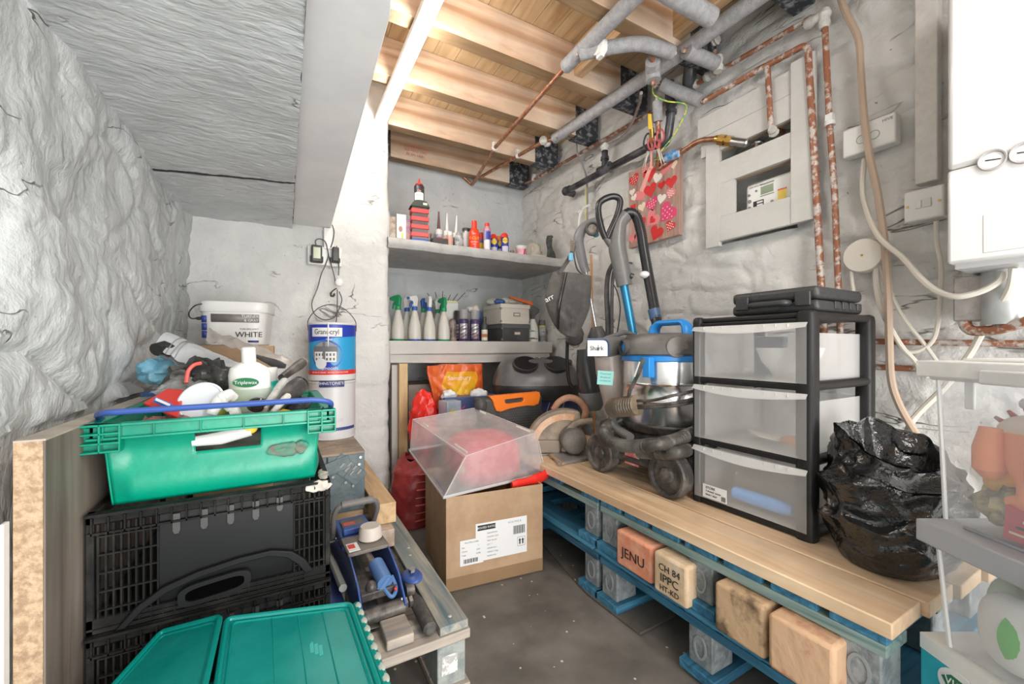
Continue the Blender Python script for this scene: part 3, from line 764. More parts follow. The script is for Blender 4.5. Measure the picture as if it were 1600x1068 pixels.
s1b = wb(1126, 252)[1]; s1t = wb(1234, 185)[1]
slatb(Y0, Y1, Zb, Zt, .004); slatb(Y2, Y3, Zb-.02, wb(1110, 228)[1], .002)
slatb(Y1, Y2, s2t, s1b); slatb(Y4, Y2, s2b, s2t); slatb(Y1, Y2, Zb, s2b, .001)
slatb(Y1, Y3+.03, s1t, s1t+.10, -.004); slatb(Y1, Y3+.05, s1t+.102, s1t+.20, -.006)
wd_edge = wood('slot_edge', (.48, .32, .2), (.6, .45, .3), (.35, .22, .13), 'Y')
b = MB(); b.bb((mcx+.021, Y1, s1t-.001), (mcx+.04, Y2, s1t+.012)); b.bb((mcx+.021, Y1, s2t-.001), (mcx+.04, Y2, s2t+.012)); b.build('slot_batten', wd_edge, t, world=True)
# meter inside
t = thing('electricity_meter', 'white electricity meter with green display inside the lower cupboard slot', 'meter', (mcx+.06, (Y1+Y4)/2-.03, s2b-.05))
mw0, mw1 = Y1-.05, Y4-.022
b = MB(); b.bb((mcx+.05, mw0, s2b-.06), (mcx+.14, mw1, s2t-.03)); b.build('housing', white_pl, t, world=True, bevel=.015, seg=4)
mt = T(mcx+.0495, mw1, s2b)
def mrect(y0, y1, z0, z1, m_, nm, dx=.001):   # y measured from far edge towards camera
    b = MB(); b.bb((mcx+.05-dx, mw1-y0*.82, s2b+z0), (mcx+.052, mw1-y1*.82, s2b+z1)); return b.build(nm, m_, t, world=True)
H_ = s2t-s2b
mrect(.085, .15, H_*.40, H_*.62, P('lcd_green', (.12, .18, .08), rough=.25), 'display')
mrect(.082, .153, H_*.66, H_*.70, mid_gr, 'display_bar'); mrect(.082, .153, H_*.34, H_*.37, mid_gr, 'display_bar')
mrect(.172, .215, H_*.06, H_*.36, yellow, 'warning_sticker'); mrect(.172, .215, H_*.36, H_*.40, red, 'warning_stripe', .0012)
mrect(.045, .10, H_*.06, H_*.26, ink, 'number_plate'); mrect(.065, .096, H_*.09, H_*.15, paper, 'number_line', .0018); mrect(.065, .096, H_*.18, H_*.23, paper, 'number_line', .0018)
for y_, z_, r_ in ((.018, .48, .006), (.05, .55, .005), (.118, .12, .007), (.02, .12, .006), (.02, .30, .008)):
    b = MB(); c = V((mcx+.05, mw1-y_, s2b+H_*z_)); b.cyl(c, c-V((.003, 0, 0)), r_, n=12); b.build('button', ink_grey, t, world=True)
for q, s_ in enumerate(['Electricity meter', '230V 50Hz 100A']):
    text(s_, .009, t, T(V((mcx+.0485, mw1-.05, s2b+H_*(.78-.1*q)))-V(t.location)) @ FXL, ink_grey)
text('i', .03, t, T(V((mcx+.0485, mw1-.193, s2b+H_*.22))-V(t.location)) @ FXL, ink)
t = thing('gas_meter_pipework', 'pipe union and yellow label seen through the upper cupboard slot', 'pipework', (mcx+.08, (Y1+Y2)/2, s1b-.04))
b = MB(); b.cyl((mcx+.07, (Y1+Y2)/2+.02, s1b-.08), (mcx+.07, (Y1+Y2)/2+.02, s1b+.045), .022, n=14); b.ell((mcx+.07, (Y1+Y2)/2+.02, s1b+.045), (.024, .028, .016)); b.build('union', steel, t, world=True)
b = MB(); b.bb((mcx+.05, Y2-.10, s1b-.05), (mcx+.07, Y2-.02, s1b+.02)); b.build('yellow_label', yellow, t, world=True)

# --- things on the wall to the right
def wallbox(name, cat, label, quad, dep, m_, Xf=XR-.02, bev=.006):
    ps = [W(u, v, X=Xf-dep) for u, v in quad]   # far-top, near-top, near-bottom, far-bottom
    y1, y0 = (ps[0].y+ps[3].y)/2, (ps[1].y+ps[2].y)/2; z1 = (ps[0].z+ps[1].z)/2; z0 = (ps[2].z+ps[3].z)/2
    t = thing(name, label, cat, (Xf-dep, (y0+y1)/2, z0))
    b = MB(); b.bb((0, -(y1-y0)/2, 0), (dep+.02, (y1-y0)/2, z1-z0)); b.build('casing', m_, t, bevel=bev, seg=3)
    return t, y1-y0, z1-z0
t, w_, h_ = wallbox('heating_controller', 'controller', 'white double heating controller with two round dials on the right wall', [(1314, 206), (1398, 173), (1401, 220), (1318, 247)], .028, white_pl)
for q in (-.12, .12):
    ringo = [(w_*.13*cos(a)*.8, w_*.13*sin(a)*.8) for a in [2*pi*k/24 for k in range(24)]]; rin = [(x_*.86, y_*.86) for x_, y_ in ringo]
    b = MB(FXL); b.ring(ringo, rin, .0012, T(q*w_+.0*w_, h_*.46, .0)); b.build('dial_ring', P('dial_green', (.25, .38, .27), rough=.4), t)
text('HIVE', .014, t, T(-.001, -w_*.36, h_*.82) @ FXL, ink_grey)
t, w_, h_ = wallbox('fused_spur', 'socket', 'white fused switch box below the white trunking', [(1411, 300), (1474, 288), (1476, 337), (1413, 348)], .045, white_pl)
b = MB(); b.bb((-.003, -w_*.20, h_*.38), (0, .0, h_*.66)); b.build('fuse_holder', P('off_white', (.70, .69, .67), rough=.4), t, bevel=.001)
b = MB(); b.bb((-.004, .004, h_*.38), (0, w_*.19, h_*.64)); b.build('switch', white_pl, t, bevel=.001)
for q in (-.40, .40):
    b = MB(); b.cyl((0, q*w_, h_*.5), (-.002, q*w_, h_*.5), .004, n=10); b.build('screw', brass, t)
p, q = W(1429, 0, X=XR-.045), W(1465, 0, X=XR-.045)
t = thing('trunking', 'wide white vertical cable trunking beside the boiler', 'trunking', (XR-.045, (p.y+q.y)/2, W(1432, 288, X=XR-.045).z))
b = MB(); b.bb((0, -(p.y-q.y)/2, 0), (.04, (p.y-q.y)/2, .86)); b.build('channel', P('trunking_paint', (.68, .66, .63), (.62, .6, .57), 30, rough=.5, bump=.2), t, bevel=.003)
# round junction box
c = W(1349, 399, X=XR-.05)
t = thing('junction_box', 'round cream junction box with cables running out of it', 'junction box', c)
b = MB(Ry(-pi/2)); b.lathe([(0, .012), (.03, .012), (.056, .009), (.060, .002), (.061, -.03), (0, -.03)], n=36); b.build('lid', P('cream_box', (.72, .67, .6), rough=.45), t)
b = MB(); b.cyl((-.012, 0, 0), (-.0145, 0, 0), .004, n=10); b.build('screw', brass, t)
def cable(name, pts, r, m_, label, X0=XR-.03):
    P_ = [W(p[0], p[1], X=(p[2] if len(p) > 2 else X0)) for p in pts]
    b = MB(); b.tube(spl(P_, 7), r, 8); return tag(b.build(name, m_), label, 'cable')
cx = XR-.035
cable('cable', [(1351, 248, cx), (1348, 290, cx), (1352, 320, cx), (1372, 368, 1.76), (1412, 404, 1.72), (1434, 430, 1.70), (1460, 452, 1.68), (1492, 463, 1.66), (1530, 456, 1.66), (1560, 440, 1.66), (1569, 424, 1.66)], .0085, cream_pl, 'thick cream cable sagging from the heating controller up into the boiler')
cable('cable', [(1463, 345, 1.79), (1464, 380, cx), (1470, 410, cx), (1470, 450, cx), (1466, 500, cx), (1455, 535, cx), (1425, 550, cx), (1405, 538, cx), (1386, 500, cx), (1373, 450, cx), (1370, 415, 1.80)], .0065, cream_pl, 'cream cable looping from the switch box down and back to the junction box')
cable('cable', [(1367, 416, 1.80), (1370, 455, cx), (1380, 490, cx-.01), (1396, 520, cx-.01), (1412, 545, cx-.01), (1428, 562, cx-.01), (1450, 590, cx-.01)], .0075, cream_pl, 'cream cable running from the junction box down behind the clear tub')
cable('cable', [(1373, 414, 1.80), (1385, 440, cx), (1402, 480, cx), (1420, 508, cx), (1440, 532, cx), (1458, 556, cx), (1470, 575, cx)], .006, cream_pl, 'thinner cream cable slanting from the junction box to the clear tub lid')
cable('cable', [(1334, 455, cx), (1331, 435, cx), (1330, 410, 1.80)], .006, cream_pl, 'short cream cable rising from behind the drawers to the junction box')
cable('cable', [(1584, 418, 1.64), (1578, 450, 1.66), (1560, 480, 1.70), (1535, 518, 1.75), (1515, 553, 1.79), (1480, 600, 1.80), (1440, 640, cx), (1424, 660, cx), (1412, 690, cx)], .009, cream_pl, 'thick cream cable falling from the boiler behind the clear tub')
cable('drain_tube', [(1308, -20, cx), (1322, 20, cx), (1341, 60, cx), (1345, 110, cx), (1350, 180, cx-.02), (1358, 240, cx-.03), (1371, 300, cx-.03), (1381, 370, cx-.03), (1387, 440, cx-.03), (1389, 520, cx-.03), (1392, 590, cx-.03), (1404, 630, cx-.02), (1425, 668, cx-.02), (1440, 690, cx-.03)], .0115, clear('tan_tube', (.55, .42, .32), .85, .2), 'long translucent tan tube hanging from ceiling to bin bag along the right wall')
pipe('copper_pipe', [W(1360, 533, X=XR-.02), W(1460, 535, X=XR-.02), W(1640, 537, X=XR-.02)], .010, cup, 'upper one of two horizontal copper pipes behind the clear tub')
pipe('copper_pipe', [W(1365, 573, X=XR-.02), W(1460, 577, X=XR-.02), W(1640, 584, X=XR-.02)], .010, cup, 'lower one of two horizontal copper pipes behind the clear tub')

# --- boiler
XB = 1.54
by1 = W(1479, 300, X=XB).y
t = thing('boiler', 'white wall hung boiler with two round gauges', 'boiler', (XB+.14, by1-.21, 1.205))
bw_ = P('boiler_white', (.70, .70, .69), rough=.18)
zg = W(1479, 335, X=XB).z-1.205; zs = W(1479, 268, X=XB).z-1.205
b = MB(); b.bb((-.14, -.21, .012), (.16, .21, zs)); b.build('control_panel', bw_, t, bevel=.008, seg=3)
b = MB(); b.bb((-.14, -.21, zs+.002), (.16, .21, .84)); b.build('front_cover', bw_, t, bevel=.012, seg=3)
b = MB(); b.bb((-.115, -.20, 0), (.16, .20, .012)); b.build('base_plate', P('grey_base', (.5, .5, .5), rough=.4), t)
b = MB(); b.bb((-.1412, -.20, .03), (-.139, .145, zg*.86)); b.build('flap', P('boiler_flap', (.67, .67, .665), rough=.3), t, bevel=.001)
for (u_, v_) in ((1551, 250), (1602, 238)):
    g = W(u_, v_, X=XB); gy = g.y-(by1-.21); gz = g.z-1.205
    gt_ = MB(T(-.14, gy, gz) @ Ry(-pi/2)); gt_.lathe([(.019, -.002), (.021, .006), (.024, .007), (.026, .003), (.026, -.002)], n=32); gr_ = gt_.build('gauge', P('gauge_rim', (.42, .40, .40), rough=.35), t)
    b = MB(T(-.1405, gy, gz) @ Ry(-pi/2)); b.lathe([(0, 0), (.0195, 0), (.0195, .001), (0, .0012)], n=28); b.build('gauge_face', paper, gr_)
    b = MB(); b.slab([(-.1425, gy-.014, gz-.003), (-.1425, gy-.014, gz-.001), (-.1425, gy+.012, gz+.004), (-.1425, gy+.012, gz+.001)], (-1, 0, 0), .001); b.build('needle', ink, gr_)
# pipe housing under the boiler
t = thing('pipe_housing', 'weathered grey metal box under the boiler', 'housing', (1.74, .40, 1.02))
rust = P('rusty_metal', (.30, .27, .25), (.42, .38, .36), 16, rough=.5, metal=.3, bump=.3)
pa, pb = W(1489, 428, X=1.70), W(1541, 500, X=1.70)
b = MB(); b.bb((1.70, pb.y, pb.z), (1.83, pa.y, 1.20)); b.build('side_panel', rust, t, world=True, bevel=.004)
b = MB(); b.cyl((1.72, W(1570, 450, X=1.72).y, 1.06), (1.72, W(1570, 450, X=1.72).y, 1.205), .045, n=20); b.build('flue_can', P('pale_metal', (.55, .56, .56), (.45, .46, .46), 9, rough=.35, metal=.4), t, world=True)
pipe('copper_pipe', [W(1502, 490, X=1.72), W(1512, 518, X=1.72), W(1555, 516, X=1.70), W(1640, 492, X=1.66)], .014, cup, 'flecked copper pipe curving under the grey box below the boiler', rad=.03)
b = MB(); bv = W(1592, 470, X=1.72); b.cyl(bv-V((0, 0, .05)), bv+V((0, 0, .10)), .009, n=12); b.cyl(bv-V((0, 0, .01)), bv+V((0, 0, .012)), .015, n=6); b.cyl(bv-V((0, .03, .0)), bv+V((0, .01, 0)), .012, n=10)
tag(b.build('brass_valve', brass), 'brass valve just below the boiler at the right edge', 'valve')

# --- socket with chargers on the pier
PY = YP-.03
c = W(508, 400, Y=PY)
t = thing('double_socket', 'white double wall socket holding two black chargers', 'socket', c)
ww = (W(536, 400, Y=PY)-W(483, 400, Y=PY)).length; hh = .10
b = MB(); b.bb((-ww/2, 0, -hh/2), (ww/2, .035, hh/2)); b.build('casing', white_pl, t, bevel=.004)
t = thing('charger', 'black charger with a pale green face plugged in on the left of the socket', 'charger', W(495, 396, Y=PY-.03))
b = MB(); b.bb((-.026, -.01, -.045), (.026, .03, .045)); b.bb((-.032, 0, -.045), (.032, .03, -.01)); b.build('body', black_pl, t, bevel=.005)
b = MB(); b.bb((-.017, -.0112, -.027), (.017, -.0095, .032)); b.build('label', P('pale_green', (.62, .68, .5), rough=.5), t)
t = thing('charger', 'plain black charger plugged in on the right of the socket', 'charger', W(524, 399, Y=PY-.03))
b = MB(); b.bb((-.016, -.015, -.035), (.018, .03, .045)); b.bb((-.026, 0, -.038), (.026, .03, -.01)); b.build('body', black_pl, t, bevel=.006)
def wire(pts, r, label, m_=black_pl, Y0=PY-.012):
    b = MB(); b.tube(spl([W(u, v, Y=Y0) for u, v in pts], 7), r, 6); return tag(b.build('charger_wire', m_), label, 'wire')
wire([(494, 384), (493, 376), (499, 373), (508, 377), (512, 390), (513, 400), (508, 415), (502, 428), (496, 450), (488, 470), (488, 482), (493, 492), (505, 499), (517, 498), (525, 492), (534, 470), (530, 455)], .0028, 'thin black wire looping from the left charger down towards the paint tin')
wire([(526, 384), (529, 400), (529.5, 415), (529, 430)], .0028, 'thin black wire dropping from the right charger to the white puck')
wire([(513, 397), (518, 415), (522, 430), (524, 441)], .0028, 'thin black wire crossing to the white puck')
wire([(527, 452), (527, 475), (526, 495), (525, 506)], .0028, 'thin black wire hanging below the white puck behind the tin handle')
c = W(530, 441, Y=PY-.02)
b = MB(T(c) @ Rx(pi/2)); b.lathe([(0, .012), (.014, .012), (.020, .008), (.021, -.008), (0, -.012)], n=24); tag(b.build('white_puck', white_pl), 'small round white puck hanging on the charger wires', 'wire plug')
b = MB()
for k in range(4): b.tube(spl([W(526, 450, Y=PY-.02), W(519-k, 455+k, Y=PY-.02-.004*k), W(517+k, 463, Y=PY-.03), W(523, 458+k, Y=PY-.02)], 5), .003, 6)
tag(b.build('coiled_wire', black_pl), 'small bundle of coiled black wire hanging by the white puck', 'wire')
p0, p1 = W(506, 349, Y=PY), W(521, 390, Y=PY)
b = MB(); b.bb((p0.x, YP-.035, p1.z), (p1.x, YP+.01, 1.648)); tag(b.build('cable_cover', white_pl, bevel=.002), 'short white cable cover between the socket and the boxing board', 'cable cover')
wire([(519, 351), (522, 362), (520, 377), (517, 386)], .0028, 'thin black wire running down beside the white cable cover')
# ================================================================== RIGHT HAND BENCH AND WHAT STANDS ON IT
ZB = .437
plk = wood('bench_pine', (.74, .53, .34), (.84, .66, .47), (.60, .38, .22), 'Y', .55, rough=.5, bump=.1)
pbl = wood('pallet_blue', (.035, .16, .27), (.07, .25, .38), (.02, .08, .13), 'Y', 1.3, rough=.6)
pblx = wood('pallet_blue_cross', (.035, .17, .29), (.08, .28, .42), (.02, .09, .15), 'X', 1.3, rough=.6)
pgr = wood('pallet_green_grey', (.20, .30, .29), (.34, .40, .36), (.10, .17, .17), 'Y', 1.2, rough=.7)
blk = P('pallet_block', (.17, .19, .20), (.30, .32, .33), 22, rough=.6, bump=.5, bscale=60)
bxs = [(1.078, 1.228), (1.236, 1.386), (1.394, 1.544), (1.552, 1.70)]
pl = ['front bare pine bench plank, nearest the floor gap', 'second bare pine bench plank from the front', 'third bare pine bench plank from the front', 'bare pine bench plank closest to the right wall']
for i, (xa, xb) in enumerate(bxs):
    b = MB(); b.bb((xa, .345-.012*i, ZB-.034), (xb, 3.02, ZB))
    if i == 0:
        pass
    o = b.build('bench_plank', plk, bevel=.003); tag(o, pl[i], 'plank', 'pine planks of the bench')
t2 = .2015
def pal(y0, y1, z0, blocks, label, feet):
    t = thing('pallet', label, 'pallet', (1.40, (y0+y1)/2, z0), group='blue pallets under the bench')
    x0, x1 = 1.10, 1.78
    n = 7; w = .105
    for k in range(n):
        c = y0+w/2+(y1-y0-w)*k/(n-1)
        b = MB(); b.bb((x0-.004, c-w/2, z0+.175), (x1, c+w/2, z0+t2-.0005)); b.build('deck_board', pblx, t, world=True, bevel=.002)
    for xx in (x0, (x0+x1)/2-.05, x1-.10):
        b = MB(); b.bb((xx-.006, y0, z0+.149), (xx+.10, y1, z0+.1748)); b.build('stringer', pgr if z0 > .1 else pbl, t, world=True, bevel=.002)
    for (ya, yb) in blocks:
        for xx in (x0, (x0+x1)/2-.05, x1-.10):
            b = MB(); b.bb((xx, ya, z0+.035), (xx+.10, yb, z0+.1488))
            bo = b.build('block', blk, t, world=True, bevel=.004)
            if xx == x0:
                m_ = (ya+yb)/2
                ov = [(.022*cos(a), .036*sin(a)) for a in [2*pi*q/20 for q in range(20)]]; iv = [(p*.72, q*.8) for p, q in ov]
                b = MB(T(x0, m_, z0+.092) @ FXL); b.ring(ov, iv, .003); b.build('moulded_oval', P('oval', (.28, .30, .31), rough=.6), bo, world=True)
        b = MB(); b.bb((x0-.02, ya-.02, z0+.006), (x1, yb+.02, z0+.0348)); b.build('foot_board', pblx, t, world=True, bevel=.003)
    if z0 > .1:
        b = MB(); b.bb((x0-.035, y0, z0+.0005), (x0+.10, y1, z0+.006)); b.build('base_board', pbl, t, world=True)
    return t
def ub(u0, u1): a, c = W(u0, 800, X=1.10).y, W(u1, 800, X=1.10).y; return (c, a)
BL = [ub(1076, 1113), ub(1309, 1378)]
n0 = ub(941, 964); n1 = ub(914, 934)
near = [(BL[1][0], BL[1][1]), BL[0], n0]
far = [n1, (n1[0]+.62, n1[0]+.74), (2.72, 2.84)]
pal(near[0][0]-.01, n0[1]+.005, .0, near, 'blue pallet on the floor at the near end under the bench', True)
pal(near[0][0]-.01, n0[1]+.005, t2, near, 'blue pallet of the upper layer at the near end of the bench', True)
pal(n1[0]-.005, 2.86, .0, far, 'blue pallet on the floor at the far end, behind the carton', True)
pal(n1[0]-.005, 2.86, t2, far, 'blue pallet of the upper layer at the far end, behind the carton', True)
# loose blocks pushed in between
bm1 = P('block_orange', (.70, .26, .15), (.78, .40, .26), 14, rough=.7, bump=.3)
bm2 = P('block_tan', (.60, .42, .26), (.70, .54, .38), 12, rough=.7, bump=.3)
bm3 = P('block_scorched', (.55, .37, .22), (.16, .10, .06), 9, rough=.7, bump=.4, mix=(.45, .6))
bm4 = P('block_worn', (.66, .42, .26), (.50, .20, .12), 7, rough=.7, bump=.4, mix=(.5, .62))
def lblock(u0, u1, xf, h, m_, label, dp=.17, rz=0):
    y1, y0 = W(u0, 850, X=xf).y, W(u1, 850, X=xf).y
    t = thing('timber_block', label, 'timber block', (xf+dp/2, (y0+y1)/2, t2+.2015+.0 if False else t2+.0085), group=None)
    b = MB(); b.box((0, 0, h/2), (dp, (y1-y0)-.004, h)); b.build('block', m_, t, bevel=.010, seg=3); return t, y1-y0
def lbl(t, s, size, z, m_, xoff): text(s, size, t, T(xoff-.0015, 0, z) @ FXL, m_, name='stencil')
t, w_ = lblock(962, 1019, 1.065, .125, bm1, 'orange painted timber block with black stencilled letters pushed into the pallet'); lbl(t, 'JENU', .048, .055, ink, -.085)
t, w_ = lblock(1020, 1074, 1.055, .128, bm2, 'tan timber block with a black printed stamp beside the orange block'); lbl(t, 'CH 84', .030, .088, ink, -.085); lbl(t, 'IPPC', .036, .055, ink, -.085); lbl(t, 'HT-KD', .024, .024, ink, -.085)
lblock(1115, 1196, 1.055, .135, bm3, 'dark scorched timber block wedged in the middle of the near pallet')
lblock(1198, 1306, 1.045, .135, bm4, 'worn timber block with a red side, nearest of the wedged blocks', dp=.16)

# --- drawer tower
ux, uy = 1.525, .7925
t = thing('drawer_tower', 'three drawer storage tower with black frame and cloudy clear drawers', 'drawer unit', (ux, uy, ZB))
tw = t
hx, hy, HH = .21, .198, .668
fr_m = P('tower_black', (.020, .019, .019), rough=.40, spec=.3, bump=.1, bscale=200)
cl = clear('drawer_clear', (.84, .83, .82), .30, .3)
lip_m = clear('lip_clear', (.74, .74, .73), .62, .35)
# posts (rounded)
for sx_, sy_, r_ in ((-1, -1, .026), (-1, 1, .018), (1, -1, .024), (1, 1, .018)):
    b = MB(); P2 = []
    b.lathe([(r_, 0), (r_, HH-.02), (r_*.9, HH-.006), (r_*.6, HH), (0, HH)], T(sx_*(hx-r_), sy_*(hy-r_), 0), n=20, sq=3.2)
    b.build('post', fr_m, t)
b = MB(); b.bb((-hx+.015, -hy+.015, HH-.022), (hx-.015, hy-.015, HH-.004)); b.build('top_panel', fr_m, t, bevel=.006)
lv = [0, .212, .431]
for k, z in enumerate(lv):
    b = MB(); b.bb((-hx+.004, -hy+.02, z+.002), (-hx+.03, hy-.02, z+.022)); b.build('front_rail', fr_m, t, bevel=.005)
    for s_ in (-1, 1):
        b = MB(); b.cyl((-hx+.03, s_*(hy-.018), z+.016), (hx-.03, s_*(hy-.018), z+.016), .015, n=12); b.build('side_rail', fr_m, t)
b = MB(); b.bb((-hx+.02, -hy+.03, HH-.034), (-hx+.004, hy-.02, HH-.022)); b.build('front_rail', fr_m, t, bevel=.003)
for s_ in (-1, 1):
    b = MB(); b.cyl((-hx+.03, s_*(hy-.018), HH-.014), (hx-.03, s_*(hy-.018), HH-.014), .013, n=12); b.build('side_rail', fr_m, t)
drawers = []
for k, z in enumerate(lv):
    top = (lv+[HH-.03])[k+1]-.004; z0 = z+.024; h = top-z0
    b = MB(); f0 = -hx-.003; y_ = hy-.030; th_ = .003
    def front(s, q, f0=f0, z0=z0, h=h, y_=y_): return (f0+.004*sin(pi*s), -y_-.015+2*(y_+.015)*s, z0+h*q)
    b.grid(front, 12, 4)
    b.bb((f0+.005, -y_, z0), (hx-.03, -y_+th_, top-.03)); b.bb((f0+.005, y_-th_, z0), (hx-.03, y_, top-.03)); b.bb((hx-.033, -y_, z0), (hx-.03, y_, top-.03)); b.bb((f0+.005, -y_, z0), (hx-.03, y_, z0+th_))
    dr = b.build('drawer', cl, t)
    b = MB()
    def lip(s, q): return (f0-.012*q-.010*sin(pi*s), -y_-.018+2*(y_+.018)*s, top-.001-(.014+.014*sin(pi*s))*q)
    b.grid(lip, 18, 3); b.grid(lambda s, q: (f0-.012-.010*sin(pi*s)-.0005, -y_-.018+2*(y_+.018)*s, top-.001-(.014+.014*sin(pi*s))+q*.003), 18, 1)
    b.build('handle_lip', lip_m, dr)
    b = MB()
    for k2 in range(9):
        yy = -y_+.03+(2*y_-.06)*k2/8; b.bb((f0-.0135, yy-.0008, top-.012), (f0-.004, yy+.0008, top-.004))
    b.build('lip_ribs', lip_m, dr)
    drawers.append((z0, h))
# sticker
b = MB(); b.bb((-hx-.0052, hy-.14, .030), (-hx-.0035, hy-.05, .076)); so = b.build('sticker', paper, t)
for q, s_ in enumerate(['STORE', '3 drawer tower', 'black / clear']):
    text(s_, .009 if q else .012, so, T(-hx-.0058, hy-.062, .066-.012*q) @ FXL, ink, align='LEFT')
b = MB()
for q in range(8): b.bb((-hx-.0058, hy-.122-.002*q, .034), (-hx-.005, hy-.1212-.002*q, .05))
b.build('barcode', ink, so)
# contents
z0 = ZB+drawers[2][0]+.003
b = MB(T(ux-.08, uy-.07, z0)); b.lathe([(.035, 0), (.04, .002), (.075, .055), (.092, .10), (.095, .10), (.078, .055), (.04, .006), (0, .006)], n=32); tag(b.build('mixing_bowl', P('bowl_white', (.85, .85, .84), rough=.4)), 'white bowl inside the top drawer of the tower', 'bowl')
b = MB(); b.bb((ux+.02, uy+.0, z0), (ux+.05, uy+.10, z0+.14)); tag(b.build('book', P('dull_blue', (.10, .14, .20), rough=.6)), 'dark upright pack inside the top drawer', 'pack')
b = MB(); b.bb((ux+.0, uy-.16, z0), (ux+.14, uy-.04, z0+.09))
z1 = ZB+drawers[1][0]+.003
t = thing('trowel', 'trowel with a wooden handle inside the middle drawer', 'trowel', (ux-.11, uy-.04, z1+.02), rz=-.5)
b = MB(Ry(.15)); b.prism([(-.05, .0), (.0, .055), (.12, .02), (.12, -.02), (.0, -.055)], .003, Rz(pi/2)); b.build('blade', P('trowel_blade', (.85, .80, .72), rough=.4), t)
b = MB(); b.tube([(0, -.03, .0), (0, -.06, .012), (0, -.10, .012), (0, -.16, .012)], lambda i, q: (.007, .014, .018, .015)[i], 12); b.build('handle', P('terracotta', (.72, .32, .14), rough=.5), t)
z2 = ZB+drawers[0][0]+.003
b = MB(); b.tube([(ux-.165, uy+.06, z2+.035), (ux-.165, uy-.10, z2+.035)], .022, 14); b.tube([(ux-.165, uy-.10, z2+.035), (ux-.165, uy-.125, z2+.035)], .018, 14)
tag(b.build('blue_tube', P('sky_blue', (.12, .38, .85), rough=.4), angle=40), 'blue tube lying along the front of the bottom drawer', 'tube')
b = MB(); b.bb((ux-.12, uy-.14, z2), (ux+.10, uy+.10, z2+.09)); tag(b.build('packet', P('brown_dull', (.22, .20, .19), (.36, .28, .22), 12, rough=.6), bevel=.01), 'brown and grey packet behind the blue tube in the bottom drawer', 'packet')

# --- flat black tool case on the tower
t = thing('tool_case', 'flat black plastic tool case lying on top of the drawer tower', 'tool case', (1.55, .755, ZB+HH+.002))
cm = P('case_black', (.045, .045, .047), rough=.42, bump=.2, bscale=150)
b = MB(); b.bb((-.15, -.135, .0), (.15, .135, .036)); b.build('lower_shell', cm, t, bevel=.012, seg=3)
b = MB(); b.bb((-.15, -.135, .0385), (.15, .135, .078)); b.build('upper_shell', cm, t, bevel=.014, seg=3)
b = MB(); b.tube(seglist([(-.148, -.055, .03), (-.175, -.055, .03), (-.175, .055, .03), (-.148, .055, .03)], .012), .010, 10); b.build('handle', cm, t)
for s_ in (-1, 1):
    b = MB(); b.bb((-.157, s_*.095-.022, .018), (-.148, s_*.095+.022, .062)); b.build('latch', cm, t, bevel=.003)
for k in range(4):
    b = MB(); b.bb((-.05+k*.05, -.139, .01), (-.02+k*.05, -.133, .034)); b.build('side_rib', cm, t, bevel=.002)

# --- wet and dry vacuum
cx_, cy_ = 1.475, 1.24
t = thing('wet_dry_vacuum', 'wet and dry vacuum with chrome drum, blue handle and black wheeled base', 'vacuum cleaner', (cx_, cy_, ZB))
cb = P('bright_blue', (.03, .30, .80), rough=.35)
bk = P('dusty_black', (.045, .043, .042), (.21, .19, .17), 16, rough=.4, rough2=.6, bump=.15, bscale=60, mix=(.45, .75))
b = MB(); b.lathe([(.150, .215), (.180, .225), (.186, .25), (.184, .33), (.188, .338), (.184, .346), (.182, .40), (.187, .408), (.182, .416), (.182, .505), (0, .505)], n=48); b.build('drum', chrome, t)
b = MB(); b.lathe([(.182, .500), (.189, .502), (.190, .522), (.186, .528), (.150, .530)], n=48)
b.bb((-.215, -.10, .44), (-.185, -.065, .52)); b.build('blue_rim', cb, t, bevel=.003)
b = MB(); b.lathe([(.190, .526), (.198, .532), (.197, .55), (.188, .585), (.165, .612), (.10, .62), (0, .62)], n=48, sx=1.0); b.build('motor_head', P('head_grey', (.10, .095, .09), (.17, .16, .15), 6, rough=.35), t)
b = MB(); b.lathe([(.0, .0), (.042, .0), (.040, .006), (.02, .009), (0, .010)], T(-.115, -.150, .560) @ Rz(1.0) @ Ry(-pi/2), n=28); b.build('side_cap', P('cap_taupe', (.20, .18, .165), rough=.4), t)
b = MB(T(-.178, .055, .560) @ Rz(-.3) @ Ry(-pi/2)); b.lathe([(.032, 0), (.034, .022), (.028, .026), (.026, .004), (0, .003)], n=24); b.build('blower_port', dark_gr, t)
b = MB(T(-.184, .056, .560) @ Rz(-.3) @ Ry(-pi/2)); b.lathe([(0, 0), (.024, 0), (.020, .008), (0, .01)], n=20); b.build('blue_plug', cb, t)
hb = [(.02, -.10, .60), (.02, -.095, .645), (.02, -.075, .668), (.02, .055, .668), (.02, .08, .645), (.02, .085, .605)]
b = MB(); b.tube(seglist(hb, .03), lambda i, q: .013+.014*abs(q-.5), 12, flat=1.7, up=(0, 1, 0)); b.build('carry_handle', cb, t)
b = MB(); b.lathe([(.10, .19), (.17, .205), (.19, .235), (.188, .24), (.15, .24)], n=36); b.build('drum_skirt', bk, t)
